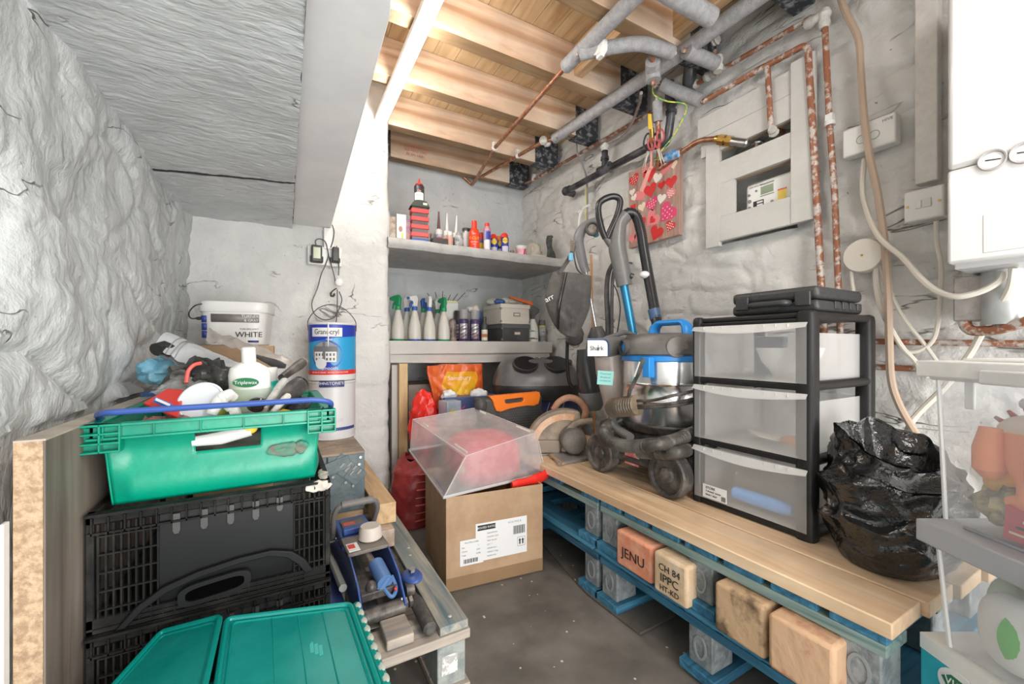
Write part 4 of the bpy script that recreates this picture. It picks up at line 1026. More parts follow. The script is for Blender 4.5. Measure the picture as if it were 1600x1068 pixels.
# wheeled base
b = MB(); b.bb((-.185, -.185, .055), (.17, .20, .125)); b.bb((-.165, -.16, .12), (.15, .17, .205)); b.build('base', bk, t, bevel=.03, seg=3)
b = MB(); b.bb((-.1885, -.02, .062), (-.184, .06, .118)); b.build('red_label', P('red_fade', (.72, .08, .08), (.8, .5, .45), 9, rough=.4), t, bevel=.003)
def wheel(y):
    b = MB(T(-.215, y, .085) @ Ry(-pi/2)); b.lathe([(.0, -.035), (.078, -.035), (.085, -.028), (.085, .016), (.080, .022), (.070, .022), (.066, .010), (.03, .010), (.026, .020), (0, .022)], n=36)
    w = b.build('wheel', bk, t)
    for k in range(5):
        a = 2*pi*k/5+.3
        b = MB(T(-.226, y+.046*cos(a), .085+.046*sin(a)) @ FXL @ Rz(-a)); b.box((0, 0, .002), (.016, .022, .010)); b.build('wheel_boss', P('boss_grey', (.22, .22, .215), rough=.4), w, bevel=.002, world=True)
    return w
wheel(-.195); wheel(.175)
b = MB(); b.cyl((-.190, -.18, .085), (-.190, .17, .085), .012, n=10); b.build('axle', bk, t)
# ribbed hoses
def ribbed(name, pts, r, m_, par, step=.0055, amp=.24, n=14, world=True):
    P_ = resample(spl(pts, 24), step)
    b = MB(); b.tube(P_, lambda i, q: r*(1+amp*(i % 2)), n); return b.build(name, m_, par, world=world, angle=80)
hose_m = P('hose_grey', (.055, .052, .048), (.13, .12, .105), 9, rough=.4)
Xh = 1.19
hp = [W(970, 655, X=1.33), W(953, 662, X=1.25), W(943, 677, X=1.20), W(955, 690, X=1.17), W(985, 697, X=1.165), W(1025, 694, X=1.17), W(1062, 683, X=1.185), W(1083, 675, X=1.20), W(1105, 668, X=1.235)]
# keep it in front of the drum and clear of the tower by turning in behind the rim
hp = [V(p) for p in hp[:-3]]+[W(1050, 689, Y=1.02), W(1068, 682, Y=1.02), W(1086, 675, Y=1.03), W(1105, 668, Y=1.03)]
ribbed('suction_hose', hp, .021, hose_m, t)
hp2 = [W(1108, 692, Y=1.025), W(1080, 700, Y=1.025), W(1060, 706, X=1.235), W(1030, 708, X=1.235), W(1000, 706, X=1.25)]
ribbed('suction_hose', hp2, .020, hose_m, t)
hp3 = [W(957, 637, X=1.26), W(975, 635, X=1.24), W(998, 632, X=1.245)]
ribbed('suction_hose', hp3, .034, P('hose_brown_ribbed', (.12, .085, .06), (.24, .18, .12), 9, rough=.45), t, step=.006)
for k, (va, vb, vc) in enumerate(((626, 618, 611), (634, 630, 623), (637, 634, 628))):
    b = MB(); b.tube(spl([W(993, va, X=1.245), W(1020, va-1, X=1.235), W(1050, vb, X=1.245), W(1068, (vb+vc)/2, Y=1.022), W(1082, vc, Y=1.022)], 6), .006, 8); b.build('power_lead', bk, t, world=True)
b = MB(); b.tube([W(1005, 560, X=1.235), W(997, 585, X=1.225), W(984, 610, X=1.225), W(982, 622, X=1.23)], .008, 8); b.build('lead_clip', bk, t, world=True)
b = MB(); b.tube([W(1000, 565, X=1.228), W(992, 588, X=1.220)], .005, 8); b.build('clip_glint', white_pl, t, world=True)

# --- upright vacuum with blue wand
t = thing('upright_vacuum', 'grey upright vacuum with blue wand, loop grip and clear dust cup', 'vacuum cleaner', (1.36, 1.50, ZB))
ug = P('vac_grey', (.16, .155, .15), (.20, .195, .19), 5, rough=.3)
ugl = P('vac_dark', (.05, .05, .052), rough=.3)
dc = clear('smoky_clear', (.58, .50, .46), .70, .2)
px_ = lambda u, v, d=1.93: W(u, v, d=d)
b = MB(); b.tube([px_(950, 548), px_(953, 580), px_(960, 620), px_(966, 662)], lambda i, q: (.066, .066, .058, .046)[i], 24); b.build('dust_cup', dc, t, world=True)
b = MB(); b.tube([px_(963, 560), px_(968, 600), px_(972, 650)], .018, 10); b.build('cyclone_core', P('core_beige', (.55, .48, .42), rough=.5), t, world=True)
hA, hB_ = px_(926, 542, 1.80), px_(978, 540, 2.0)
b = MB(); b.tube([px_(928, 543, 1.77), px_(934, 543, 1.80), px_(960, 541, 1.88), px_(982, 538, 1.98)], lambda i, q: (.034, .044, .046, .035)[i], 20, flat=.62, up=(0, 0, 1)); b.build('head_cap', ug, t, world=True)
fd = (px_(927, 543, 1.77)-px_(934, 543, 1.80)).normalized()
MF = frame(px_(934, 543, 1.765), (CS, -SN, 0))     # upright board facing the camera side
# rounded name plate
pp = []
for a in range(0, 91, 15): pp.append((.022+.020*sin(radians(a)), .012+.022*cos(radians(a))))
pl_ = [(-.045, -.036), (.042, -.036)]+[(.042, .012)]+[(.022+.020*cos(radians(a)), .012+.022*sin(radians(a))) for a in (30, 60, 90)]+[(-.045, .034)]
b = MB(MF @ FX); b.prism(pl_, .006); npl = b.build('name_plate', P('plate_silver', (.62, .61, .6), rough=.3), t, world=True)
b = MB(MF @ FX); b.tube([(x_*1.06, y_*1.06, .003) for x_, y_ in pl_[1:]], .005, 8); b.build('plate_trim', P('navy', (.03, .07, .16), rough=.3), npl, world=True)
text('Shark', .026, npl, MF @ T(-.006, -.0080, -.003) @ FX, ink, world=True)
M2 = frame(px_(945.5, 590, 1.775), (CS, -SN, 0)) @ Ry(.07)
b = MB(M2 @ FX); b.prism([(-.034, -.030), (.034, -.030), (.034, .030), (-.034, .030)], .003); lb = b.build('teal_label', P('teal_label', (.25, .62, .58), rough=.5), t, world=True)
text('Powered', .013, lb, M2 @ T(0, -.0038, .018) @ FX, ink_grey, world=True); text('lift-away pet', .009, lb, M2 @ T(0, -.0038, .003) @ FX, ink_grey, world=True); text('anti allergen seal', .007, lb, M2 @ T(0, -.0038, -.012) @ FX, ink_grey, world=True)
b = MB(); b.tube(spl([px_(958, 650, 1.80), px_(958, 662, 1.78), px_(968, 672, 1.74), px_(985, 683, 1.66)], 6), .018, 14); b.build('lower_duct', ug, t, world=True)
b = MB(); b.bb((1.31, 1.46, ZB+.003), (1.44, 1.57, ZB+.060)); b.build('floor_head', ugl, t, world=True, bevel=.02, seg=3)
b = MB(); b.tube([V((1.37, 1.56, ZB+.06)), V((1.38, 1.53, .62)), px_(968, 652, 1.90)], .022, 12); b.build('neck', ugl, t, world=True)
# bar across to the wand
b = MB(); b.tube([px_(932, 534, 1.95), px_(975, 519, 2.02), px_(992, 522, 2.02)], .012, 10); b.build('cross_bar', ug, t, world=True)
dW = 2.03
b = MB(); b.tube([px_(990, 525, dW), px_(974, 441, dW)], .0205, 20); b.build('blue_wand', P('wand_blue', (.05, .28, .52), rough=.28, metal=.6), t, world=True)
b = MB(); b.tube(spl([px_(976, 446, dW), px_(970, 415, dW), px_(964, 385, dW), px_(965, 362, dW), px_(968, 347, dW), px_(977, 336, dW)], 6), lambda i, q: .043-.010*abs(q-.35), 20); b.build('wand_body', ug, t, world=True)
b = MB(); b.cyl(px_(985, 430, dW-.03), px_(989, 432, dW-.03), .014, n=14); b.build('release_button', ugl, t, world=True)
lp = [px_(946, 372, dW-.02), px_(941, 360, dW-.02), px_(936, 340, dW-.02), px_(935, 322, dW-.02), px_(941, 313, dW-.02), px_(955, 307, dW-.02), px_(966, 309, dW-.02), px_(969, 318, dW-.02), px_(964, 338, dW-.02), px_(954, 360, dW-.02), px_(949, 372, dW-.02)]
b = MB(); b.tube(spl(lp, 6), .0155, 14, closed=False); b.build('grip_loop', P('grip_black', (.022, .022, .024), rough=.3), t, world=True)
b = MB(); b.tube([px_(944, 368, dW-.01), px_(952, 376, dW), px_(962, 388, dW)], lambda i, q: (.015, .022, .026)[i], 14); b.build('grip_joint', ug, t, world=True)
hs_ = [px_(972, 339, dW-.01), px_(983, 332, dW-.01), px_(994, 338, dW-.01), px_(1001, 360, dW-.02), px_(1006, 390, dW-.03), px_(1013, 430, dW-.05), px_(1022, 480, dW-.10), px_(1027, 508, dW-.14)]
ribbed('wand_hose', hs_, .022, P('hose_black', (.025, .025, .028), rough=.3), t, step=.0055, amp=.16)
b = MB(); b.cyl(px_(1021, 483, dW-.11), px_(1025, 499, dW-.12), .027, n=18); b.build('hose_cuff', P('cuff_navy', (.07, .13, .25), rough=.4), t, world=True)
c_ = px_(1007, 429, dW-.06); b = MB(); b.ell(c_, (.024, .024, .018)); cu_ = b.build('hose_clip', white_pl, t, world=True)
# --- vacuum hanging on the wall behind
t = thing('hanging_vacuum', 'dark stick vacuum hanging on the right wall behind the tote bag', 'vacuum cleaner', W(920, 520, d=2.3))
dq = 2.28
b = MB(); b.tube(spl([px_(941, 344, dq), px_(925, 348, dq), px_(911, 357, dq), px_(904, 374, dq), px_(907, 395, dq), px_(912, 415, dq), px_(916, 425, dq)], 6), lambda i, q: .022+.006*sin(pi*q), 16); b.build('curved_grip', P('grip_grey', (.24, .24, .25), rough=.4), t, world=True)
b = MB(); b.tube([px_(915, 422, dq), px_(918, 440, dq), px_(924, 475, dq), px_(931, 512, dq)], .010, 12); b.build('steel_wand', steel, t, world=True)
MG = frame(px_(925, 358, dq-.03), (CS, -SN, 0)) @ Rx(pi/2)
b = MB(MG); b.lathe([(.026, 0), (.038, 0), (.040, .010), (.036, .018), (.030, .018), (.027, .006)], n=28); gd = b.build('round_cyclone', dark_gr, t, world=True)
b = MB(MG); b.lathe([(0, .002), (.028, .002), (.026, .008), (.012, .016), (0, .017)], n=24); b.build('cyclone_lens', P('lens', (.5, .45, .42), (.25, .2, .18), 40, rough=.15), gd, world=True)
b = MB(); b.ell(px_(931, 367, dq-.02), (.018, .018, .012)); b.build('blue_catch', P('cyan_blue', (.08, .42, .62), rough=.35), t, world=True)
b = MB(); b.tube([px_(932, 510, dq), px_(934, 525, dq), px_(930, 560, dq)], lambda i, q: (.030, .055, .06)[i], 16); b.build('motor_body', dark_gr, t, world=True)
b = MB(); b.tube([px_(914, 545, dq-.02), px_(918, 580, dq-.02), px_(922, 605, dq-.02), px_(925, 625, dq-.02)], lambda i, q: (.045, .062, .066, .055)[i], 20); b.build('dust_cup', clear('dark_clear', (.07, .07, .075), .88, .12), t, world=True)
b = MB(); b.tube([px_(924, 612, dq-.02), px_(926, 628, dq-.02), px_(927, 640, dq-.02)], lambda i, q: (.072, .07, .04)[i], 20); b.build('cup_base', mid_gr, t, world=True)
b = MB(); b.ell(px_(898, 525, dq-.02), (.055, .045, .055), nz=.01, ns=20); b.build('tool_cluster', dark_gr, t, world=True)
b = MB(); b.tube(spl([px_(887, 520, dq), px_(886, 560, dq), px_(888, 590, dq), px_(893, 605, dq)], 5), .010, 8); b.build('black_strap', black_gl, t, world=True)
# looped black hose on the wall
b = MB(); pts = [W(951, 540, X=1.74), W(950, 500, X=1.74), W(948, 460, X=1.74), W(950, 430, X=1.73), W(957, 413, X=1.72), W(966, 406, X=1.72)]
b.tube(spl(pts, 6), lambda i, q: .022-.008*q, 12, flat=.6); b.tube(spl([W(966, 406, X=1.72), W(958, 430, X=1.74), W(956, 470, X=1.75), W(956, 540, X=1.75)], 6), .011, 8)
b.ell(W(966, 408, X=1.72), (.022, .022, .022)); b.cyl(W(966, 408, X=1.72), W(966, 408, X=1.72)+V((.11, 0, 0)), .006, n=8)
tag(b.build('looped_hose', dark_gr), 'doubled dark hose hanging from a hook left of the blue wand', 'hose')
cable('black_flex', [(956, 440, 1.74), (964, 455, 1.77), (969, 480, 1.78), (966, 510, 1.78), (962, 530, 1.78)], .004, black_pl, 'thin black flex curving down beside the looped hose')
b = MB(); b.cyl(W(923.5, 398, X=1.77), V((W(929, 560, X=1.77).x, W(929, 560, X=1.77).y, ZB+.002)), .007, n=8); tag(b.build('cane', P('orange_cane', (.62, .30, .10), rough=.5)), 'thin orange brown rod standing behind the tote bag', 'rod')

# --- tote bag
MT = frame(W(888, 470, d=2.12), (CS, -SN, 0))
def tp(u, v): p = W(u, v, d=2.12); q = MT.inverted() @ p; return (q.x, q.z)
t = thing('tote_bag', 'black fabric tote bag hanging with white lettering at its left edge', 'bag', W(888, 525, d=2.12))
tb = P('bag_fabric', (.075, .070, .066), (.12, .112, .105), 7, rough=.85, bump=.5, bscale=25)
L_edge = [(864, 424), (858, 440), (852, 463), (853, 478), (858, 493), (866, 508), (872, 516)]
R_edge = [(924, 431), (924, 448), (923, 470), (921, 482), (916, 496), (911, 507), (902, 526)]
b = MB(MT)
def sheet(sgn):
    def f(s, q):
        i = q*6; k = min(5, int(i)); fr_ = i-k
        l = V(tp(*L_edge[k])).lerp(V(tp(*L_edge[k+1])), fr_); r = V(tp(*R_edge[k])).lerp(V(tp(*R_edge[k+1])), fr_)
        p = l.lerp(r, s); bulge = .045*sin(pi*s)**.6*(.35+.65*sin(pi*min(1, q*.9+.1)))
        fold = .012*(1-2*abs(noise.noise(V((s*3+q*2, q*4-s, sgn*3.0)))))+.010*noise.noise(V((s*9, q*9, sgn)))
        return (p.x, -sgn*(bulge+fold*sin(pi*s))*1.0, p.y-.012*sin(pi*s)*(q > .98))
    return f
b.grid(sheet(1), 30, 30); b.grid(sheet(-1), 30, 30); b.build('bag_body', tb, t, world=True, angle=70)
hd = W(897, 383, d=2.14)
b = MB(); b.tube(spl([W(874, 426, d=2.09), W(884, 412, d=2.08), W(893, 396, d=2.10), W(898, 384, d=2.13)], 6), .011, 8, flat=.35); b.tube(spl([W(898, 384, d=2.13), W(897, 400, d=2.16), W(902, 420, d=2.17), W(912, 430, d=2.17)], 6), .011, 8, flat=.35); b.build('handle', tb, t, world=True)
b = MB(); b.tube(spl([W(885, 426, d=2.065), W(880, 450, d=2.055), W(874, 480, d=2.06), W(872, 514, d=2.10)], 6), .007, 8, flat=.4); b.build('seam_strap', black_gl, t, world=True)
M3 = frame(W(858, 466, d=2.075), (CS, -SN, 0)) @ Ry(-.5)
text('arr', .040, t, (Matrix.Translation(-V(t.location))) @ M3 @ T(0, -.012, 0) @ FX, white_pl)
t2_ = thing('key_bunch', 'bunch of keys with a light blue tag hanging above the tote bag', 'keys', W(894, 392, d=2.05))
b = MB(); b.box((-.008, 0, -.03), (.022, .014, .040)); b.build('blue_tag', P('light_blue', (.18, .48, .68), rough=.35), t2_, bevel=.004)
b = MB()
for k in range(4): b.tube([(-.01+.008*k, .004*k, .0), (-.006+.01*k, .004*k, .055-.005*k)], .0035, 6)
b.tube([V((.012*cos(a), .0, .04+.012*sin(a))) for a in [2*pi*q/14 for q in range(14)]], .002, 6, closed=True)
b.build('keys', P('old_metal', (.35, .30, .26), rough=.4, metal=.7), t2_)
b = MB(); b.cyl(W(898, 372, X=XR-.02), W(897, 378, d=2.10), .004, n=8); tag(b.build('wall_hook', P('hook_metal', (.35, .3, .26), rough=.4, metal=.7)), 'small metal hook holding the tote bag on the right wall', 'hook')

# --- circular saw
t = thing('circular_saw', 'dusty circular saw with brown loop handle and grey sole plate', 'saw', (1.295, 1.80, ZB)); t.scale = (1.12, 1.12, 1.12)
sd = P('saw_dust', (.42, .34, .26), (.25, .21, .17), 10, rough=.7, bump=.2); sg = P('saw_body', (.13, .125, .12), (.32, .27, .22), 9, rough=.6, mix=(.35, .75)); shn = P('saw_handle', (.45, .22, .13), (.55, .33, .22), 12, rough=.55)
MS = frame((0, 0, 0), V((-.55, .83, 0)))       # saw's length axis
MS = frame((0, 0, 0), (CS, -SN, 0))
b = MB(MS); b.bb((-.16, -.09, 0), (.14, .11, .010)); b.build('sole_plate', P('sole_grey', (.30, .29, .28), rough=.45, metal=.4), t, bevel=.003)
arc = [(-.155, .012)]+[(.03+.185*cos(a), .03+.185*sin(a)*.95) for a in [pi-(.62*pi)*k/14 for k in range(15)]]+[(.11, .06), (.12, .012)]
b = MB(MS); b.prism(arc, .07, T(0, .01, .002) @ FX); b.build('blade_guard', sd, t, bevel=.006)
oa = [(.03+.165*cos(a), .03+.16*sin(a)) for a in [pi-.1-(.55*pi)*k/12 for k in range(13)]]; ia = [(.03+.135*cos(a), .03+.13*sin(a)) for a in [pi-.1-(.55*pi)*k/12 for k in range(13)]]
b = MB(MS); b.prism(oa+ia[::-1], .006, T(0, -.062, .002) @ FX); b.build('orange_scale', P('scale_orange', (.72, .36, .18), (.8, .55, .4), 20, rough=.6), t)
b = MB(MS); b.cyl((.06, -.055, .075), (.06, -.13, .075), .062, .056, n=24); b.ell((.06, -.13, .075), (.056, .02, .056)); b.build('motor', sg, t)
b = MB(MS); b.tube(spl([(-.02, .02, .195), (.01, .02, .235), (.06, .02, .255), (.11, .01, .235), (.135, .0, .19), (.115, -.01, .15), (.09, -.03, .125)], 6), lambda i, q: .015+.004*q, 12); b.build('loop_handle', shn, t)
b = MB(MS); b.tube(spl([(.02, -.07, .02), (.03, -.08, .10), (.08, -.085, .15), (.15, -.08, .16)], 6), .014, 10); b.build('lower_arc', sd, t)
b = MB(MS); b.bb((-.15, -.085, .012), (.0, -.06, .07)); b.build('dust_flap', clear('dust_flap', (.4, .33, .26), .7, .4), t, bevel=.004)
# --- hand tools in front of the saw
def handtool(pa, pb, r, m1, m2, label, nm, zz=ZB+.014):
    a = W(*pa, Z=zz); c = W(*pb, Z=zz); m_ = a.lerp(c, .55)
    t = thing(nm, label, 'hand tool', (a+c)/2-V((0, 0, .012)))
    b = MB(); b.tube([a, a.lerp(m_, .9)], r*.4, 8); b.build('shaft', m1, t, world=True)
    b = MB(); b.tube([m_.lerp(a, .05), m_, m_.lerp(c, .5), c], lambda i, q: r*(.7, 1, .9, .8)[i], 12); b.build('handle', m2, t, world=True)
    return t
handtool((842, 690), (905, 712), .013, P('old_steel', (.3, .26, .22), rough=.45, metal=.6), bk, 'long tool with a thick black handle lying before the saw', 'screwdriver')
handtool((840, 698), (880, 724), .008, P('old_steel', (.3, .26, .22)), P('old_wood', (.45, .33, .22), (.3, .2, .14), 20, rough=.6), 'thin brown handled tool lying at the plank edge beside the carton', 'chisel')
b = MB(); c = W(846, 688, Z=ZB+.02); b.box(c, (.05, .07, .03), Matrix.Identity(4)); b.ell(c+V((.03, .03, .005)), (.025, .02, .018), nz=.004, ns=50)
tag(b.build('hammer_head', P('old_steel', (.3, .26, .22)), bevel=.004), 'rusty metal block lying beside the black handled tool', 'metal block')
b = MB(); c0_ = W(868, 722, Z=ZB+.006); c1_ = W(930, 712, Z=ZB+.006)
b.slab([W(872, 728, Z=ZB+.001), W(936, 716, Z=ZB+.001), W(925, 703, Z=ZB+.001), W(860, 712, Z=ZB+.001)], (0, 0, 1), .014)
tag(b.build('metal_offcut', P('offcut_grey', (.33, .32, .31), (.42, .40, .38), 14, rough=.45, metal=.5), bevel=.002), 'flat grey metal strip lying in front of the saw', 'metal strip')

# --- bin bag
t = thing('bin_bag', 'crumpled shiny black bin bag standing open on the bench end', 'bag', (1.405, .455, ZB+.002))
bagm = P('bin_bag_film', (.012, .012, .013), rough=.16, spec=.8, bump=.6, bscale=16, dist=.03)
b = MB()
def bagf(s, q):
    a = 2*pi*s; h = q
    r = (.125+.035*sin(pi*min(1, h*1.1))**.8) if h < .8 else (.150-.25*(h-.8))
    ca, sa = cos(a), sin(a)
    z = .285*min(h, .8)/.8*(1) + (0 if h < .8 else (h-.8)*.25)
    z *= 1+.16*cos(a-1.2)
    p = V((ca*r*.98, sa*r*.80, z*.88))
    qd = V((p.x*7+3, p.y*7, p.z*9))
    cr = (1-3*abs(noise.noise(qd)))*.022+(1-3*abs(noise.noise(qd*2.1)))*.012
    k = min(1, h*4+.15)
    p.x += ca*cr*k; p.y += sa*cr*k; p.z += cr*.6*k*(h > .1)
    return p
b.grid(bagf, 150, 90)
b.prism([bagf(k/30, 0.0)[:2] for k in range(30)][::-1], .004)
def mouth(s, q):
    a = 2*pi*s; e = bagf(s, 1.0); c = V((-.01, .0, .10))
    p = e.lerp(c, q**1.2); p.z -= .03*sin(pi*q); n_ = (1-3*abs(noise.noise(p*14)))*.012*sin(pi*min(1, q+.15)); p.z += n_; p.x += n_
    return p
b.grid(mouth, 90, 24)
b.build('film', bagm, t, angle=50)
# ================================================================== ALCOVE SHELVES
ZU = 1.655      # top of upper shelf
ZL = 1.0365     # top of lower shelf fascia
def face_rz(): return -TH*.75
RZC = -.42
# ---- spray bottles
nat = clear('bottle_natural', (.70, .68, .62), .9, .35)
def spray(loc, col, ring, label, head=white_pl, rz=0.0, base=None, s=1.0):
    t = thing('spray_bottle', label, 'spray bottle', loc, rz, group='trigger spray bottles on the lower shelf')
    b = MB(); b.lathe([(.036*s, .008), (.041*s, .014), (.042*s, .06), (.039*s, .10), (.030*s, .145), (.020*s, .185), (.014*s, .205), (.014*s, .212)], n=24); b.build('bottle', nat, t)
    b = MB(); b.lathe([(0, 0), (.039*s, 0), (.0415*s, .004), (.0415*s, .012), (.038*s, .014)], n=24); b.build('base_band', base or col, t)
    b = MB(); b.lathe([(.018, .205), (.019, .207), (.019, .228), (.014, .232), (0, .232)], n=18); b.build('collar', ring, t)
    b = MB(); b.prism([(-.016, .230), (.016, .230), (.019, .25), (.024, .285), (.008, .305), (-.030, .300), (-.058, .292), (-.058, .270), (-.022, .262)], .022, T(0, .011, 0) @ FX); b.build('head', head, t, bevel=.003)
    b = MB(); b.prism([(-.022, .262), (-.034, .262), (-.046, .245), (-.050, .215), (-.043, .213), (-.036, .238), (-.018, .25)], .012, T(0, .006, 0) @ FX); b.build('trigger', col, t, bevel=.002)
    b = MB(); b.cyl((-.056, 0, .281), (-.068, 0, .281), .009, n=12); b.build('nozzle', col, t)
    return t
def onL(u, Y): p = W(u, 530, Y=Y); return (p.x, p.y, ZL-.001)
gh = P('green_head', (.02, .30, .12), rough=.4); bh = P('blue_head', (.04, .12, .42), rough=.4)
spray(onL(603, 2.80), gh, gh, 'spray bottle half hidden by the pier, leftmost on the lower shelf', rz=.3)
spray(onL(622, 2.72), gh, gh, 'spray bottle with an all green trigger head on the lower shelf', head=gh, rz=-1.0)
spray(onL(636, 2.82), bh, bh, 'spray bottle with white head and blue trigger behind the green headed one', rz=pi-.4, base=gh)
spray(onL(648, 2.70), bh, bh, 'spray bottle with blue collar, second in the front row of the lower shelf', rz=.6)
spray(onL(662, 2.82), gh, gh, 'spray bottle with blue head behind the front row on the lower shelf', head=bh, rz=pi+.3)
spray(onL(671, 2.70), bh, bh, 'spray bottle with white head seen from behind and blue collar', rz=-1.5, base=bh)
spray(onL(684, 2.84), gh, gh, 'spray bottle with green trigger at the back beside the plastic packs', rz=pi)
spray(onL(693.5, 2.70), gh, gh, 'spray bottle with green head and green base, nearest the dark spray cans', head=gh, rz=-1.35)
# brushes and packs behind
b = MB(); p = W(687, 530, Y=2.93); b.box((p.x, 2.93, ZL+.16), (.06, .01, .32)); b.box((p.x, 2.935, ZL+.32), (.05, .004, .01)); tag(b.build('clear_pack', clear('pack_film', (.7, .7, .68), .55, .2)), 'tall clear plastic pack standing at the back of the lower shelf', 'pack')
t = thing('brush_set', 'bunch of thin black brushes sticking up behind the spray bottles', 'brushes', (W(694, 530, Y=2.96).x, 2.96, ZL))
for k in range(6):
    b = MB(); a = (k-2.5)*.03; b.tube([(a*.3, 0, 0), (a*.8, .005*k, .26), (a*1.5-.02+.016*k, .0, .36+.012*(k % 3))], lambda i, q: (.004, .003, .0025)[i], 6); b.build('brush', black_pl, t)
b = MB(); p = W(705, 530, Y=2.86); b.bb((p.x-.048, 2.84, ZL), (p.x+.048, 2.88, ZL+.285)); t = tag(b.build('card_box', P('pale_pack', (.72, .73, .70), rough=.5), bevel=.003), 'pale upright pack with a yellow top behind the green headed bottle', 'pack')
b = MB(); b.bb((p.x-.045, 2.843, ZL+.286), (p.x+.045, 2.877, ZL+.300)); tag(b.build('sponge', P('pale_yellow', (.78, .78, .42), rough=.8), bevel=.003), 'pale yellow sponge on top of the upright pack', 'sponge')
b = MB(); p = W(707, 530, Y=2.74); b.lathe([(0, 0), (.028, 0), (.030, .01), (.028, .05), (.030, .10), (.022, .15), (.012, .16), (0, .16)], T(p.x, 2.74, ZL), n=18); tag(b.build('dark_bottle', P('bronze_bottle', (.12, .09, .08), (.35, .28, .24), 18, rough=.3)), 'dark bronze bottle just right of the spray bottles', 'bottle')
# aerosols
def can(loc, r, h, body, cap, label, cat='spray can', group=None, name='spray_can', capr=.8, caph=.045, bands=(), rz=RZC, lines=(), shoulder=.02):
    t = thing(name, label, cat, loc, rz, group=group)
    b = MB(); b.lathe([(0, 0), (r*.94, 0), (r, .004), (r, h-shoulder), (r*.96, h-shoulder*.6), (r*.72, h), (0, h)], n=26); b.build('body', body, t)
    if cap is not None:
        b = MB(); b.lathe([(r*capr, h-shoulder*.55), (r*capr, h+caph*.7), (r*capr*.9, h+caph), (0, h+caph)], n=22); b.build('cap', cap, t)
    for (z0, z1, a0, a1, m_) in bands:
        b = MB(); b.grid(patch(r, a0, a1, z0, z1), 18, 1); b.build('label_band', m_, t)
    for (s_, sz, z, m_) in lines: text(s_, sz, t, T(0, 0, z), m_, bend=r+.0016)
    return t
pur = P('purple_black', (.06, .04, .12), rough=.3); silv = P('silver_label', (.55, .53, .56), rough=.35, metal=.3); pinkl = P('pink_label', (.62, .30, .32), rough=.4)
for k, (u, Y) in enumerate(((716, 2.80), (724.5, 2.70), (742, 2.70))):
    t = can(onL(u, Y), .036, .165, pur, clear('cap_clear', (.5, .48, .48), .5, .15) if k else black_pl, ['dark purple spray can at the back beside the bronze bottle', 'purple spray can with striped silver label and clear cap', 'purple spray can with striped silver label next to the grey carton'][k],
            bands=[(.02, .125, -.75, .75, silv), (.02, .06, -.75, .75, pinkl)], lines=[('SHINE', .022, .085, ink)], group='striped purple spray cans', capr=.86, caph=.06)
    for q in range(4):
        b = MB(); R_ = .0378
        b.tube([V((sin(a)*R_, -cos(a)*R_, .035+.024*q+.020*a)) for a in [-.6+1.2*j/10 for j in range(11)]], .0022, 5); b.build('stripe', ink, t)
b = MB(); p = onL(737, 2.78); b.lathe([(0, 0), (.02, 0), (.024, .015), (0, .03)], T(p[0], 2.78, ZL+.225), n=12); b.ell((p[0], 2.76, ZL+.235), (.055, .04, .028), nz=.012, ns=30)
tag(b.build('crumpled_wrap', clear('wrap', (.8, .76, .7), .75, .25)), 'crumpled clear wrap resting over the purple spray cans', 'wrap')
can(onL(748, 2.80), .034, .18, P('navy_can', (.03, .06, .16), rough=.3), P('navy_cap', (.04, .10, .28), rough=.3), 'navy can behind the striped purple spray cans')
can(onL(757, 2.68), .024, .13, P('dark_olive', (.06, .07, .06), rough=.3), black_pl, 'slim dark bottle with an orange and white label before the black box', name='dark_bottle', cat='bottle', capr=.6, caph=.05, bands=[(.008, .085, -1.1, 1.1, P('cream_label', (.72, .70, .60), rough=.5)), (.03, .055, -1.1, 1.1, orange)])
# two storage boxes
def sbox(x, y, z, sx, sy, sz, rz, body, lid, label, hold):
    t = thing('storage_box', label, 'storage box', (x, y, z), rz, group=None)
    b = MB(); b.bb((-sx/2, -sy/2, 0), (sx/2, sy/2, sz-.004)); b.build('body', body, t, bevel=.002)
    b = MB(); b.bb((-sx/2-.004, -sy/2-.004, sz-.030), (sx/2+.004, sy/2+.004, sz)); b.build('lid', lid, t, bevel=.002)
    b = MB(); o_ = [(-.028, -.013), (.028, -.013), (.028, .013), (-.028, .013)]; i_ = [(-.023, -.008), (.023, -.008), (.023, .008), (-.023, .008)]
    b.ring(o_, i_, .003, T(.01, -sy/2-.0005, sz*.48) @ FX); b.build('label_holder', hold, t)
    b = MB(); b.prism(i_, .001, T(.01, -sy/2-.0002, sz*.48) @ FX); b.build('label_card', P('card_cream', (.72, .68, .62), rough=.6), t)
    for s_ in (-1, 1):
        for zc in (.01, sz-.04):
            b = MB(); b.bb((s_*(sx/2)-.006, -sy/2-.0015, zc), (s_*(sx/2)+.006, -sy/2+.006, zc+.014)); b.build('metal_corner', hold, t)
    return t
brz = P('bronze', (.28, .24, .20), rough=.4, metal=.5)
px0 = W(777, 530, Y=2.66).x; px1 = W(818, 530, Y=2.66).x
bx_ = (px0+px1)/2+.02; 
sbox(bx_+.01, 2.78, ZL-.0015, .235, .30, .130, .0, P('box_black', (.05, .05, .052), (.08, .08, .08), 9, rough=.5), P('box_grey_lid', (.12, .12, .12), rough=.5), 'black storage box at the bottom of the two box stack on the lower shelf', brz)
sbox(bx_+.002, 2.775, ZL+.130, .24, .30, .145, .0, P('box_cream', (.68, .63, .56), rough=.6), P('box_cream_lid', (.72, .67, .60), rough=.6), 'cream storage box with a bronze label holder on top of the black box', brz)
t = thing('cloth_bundle', 'crumpled pale bag and cloth heaped on top of the cream box', 'cloth', (bx_, 2.80, ZL+.276))
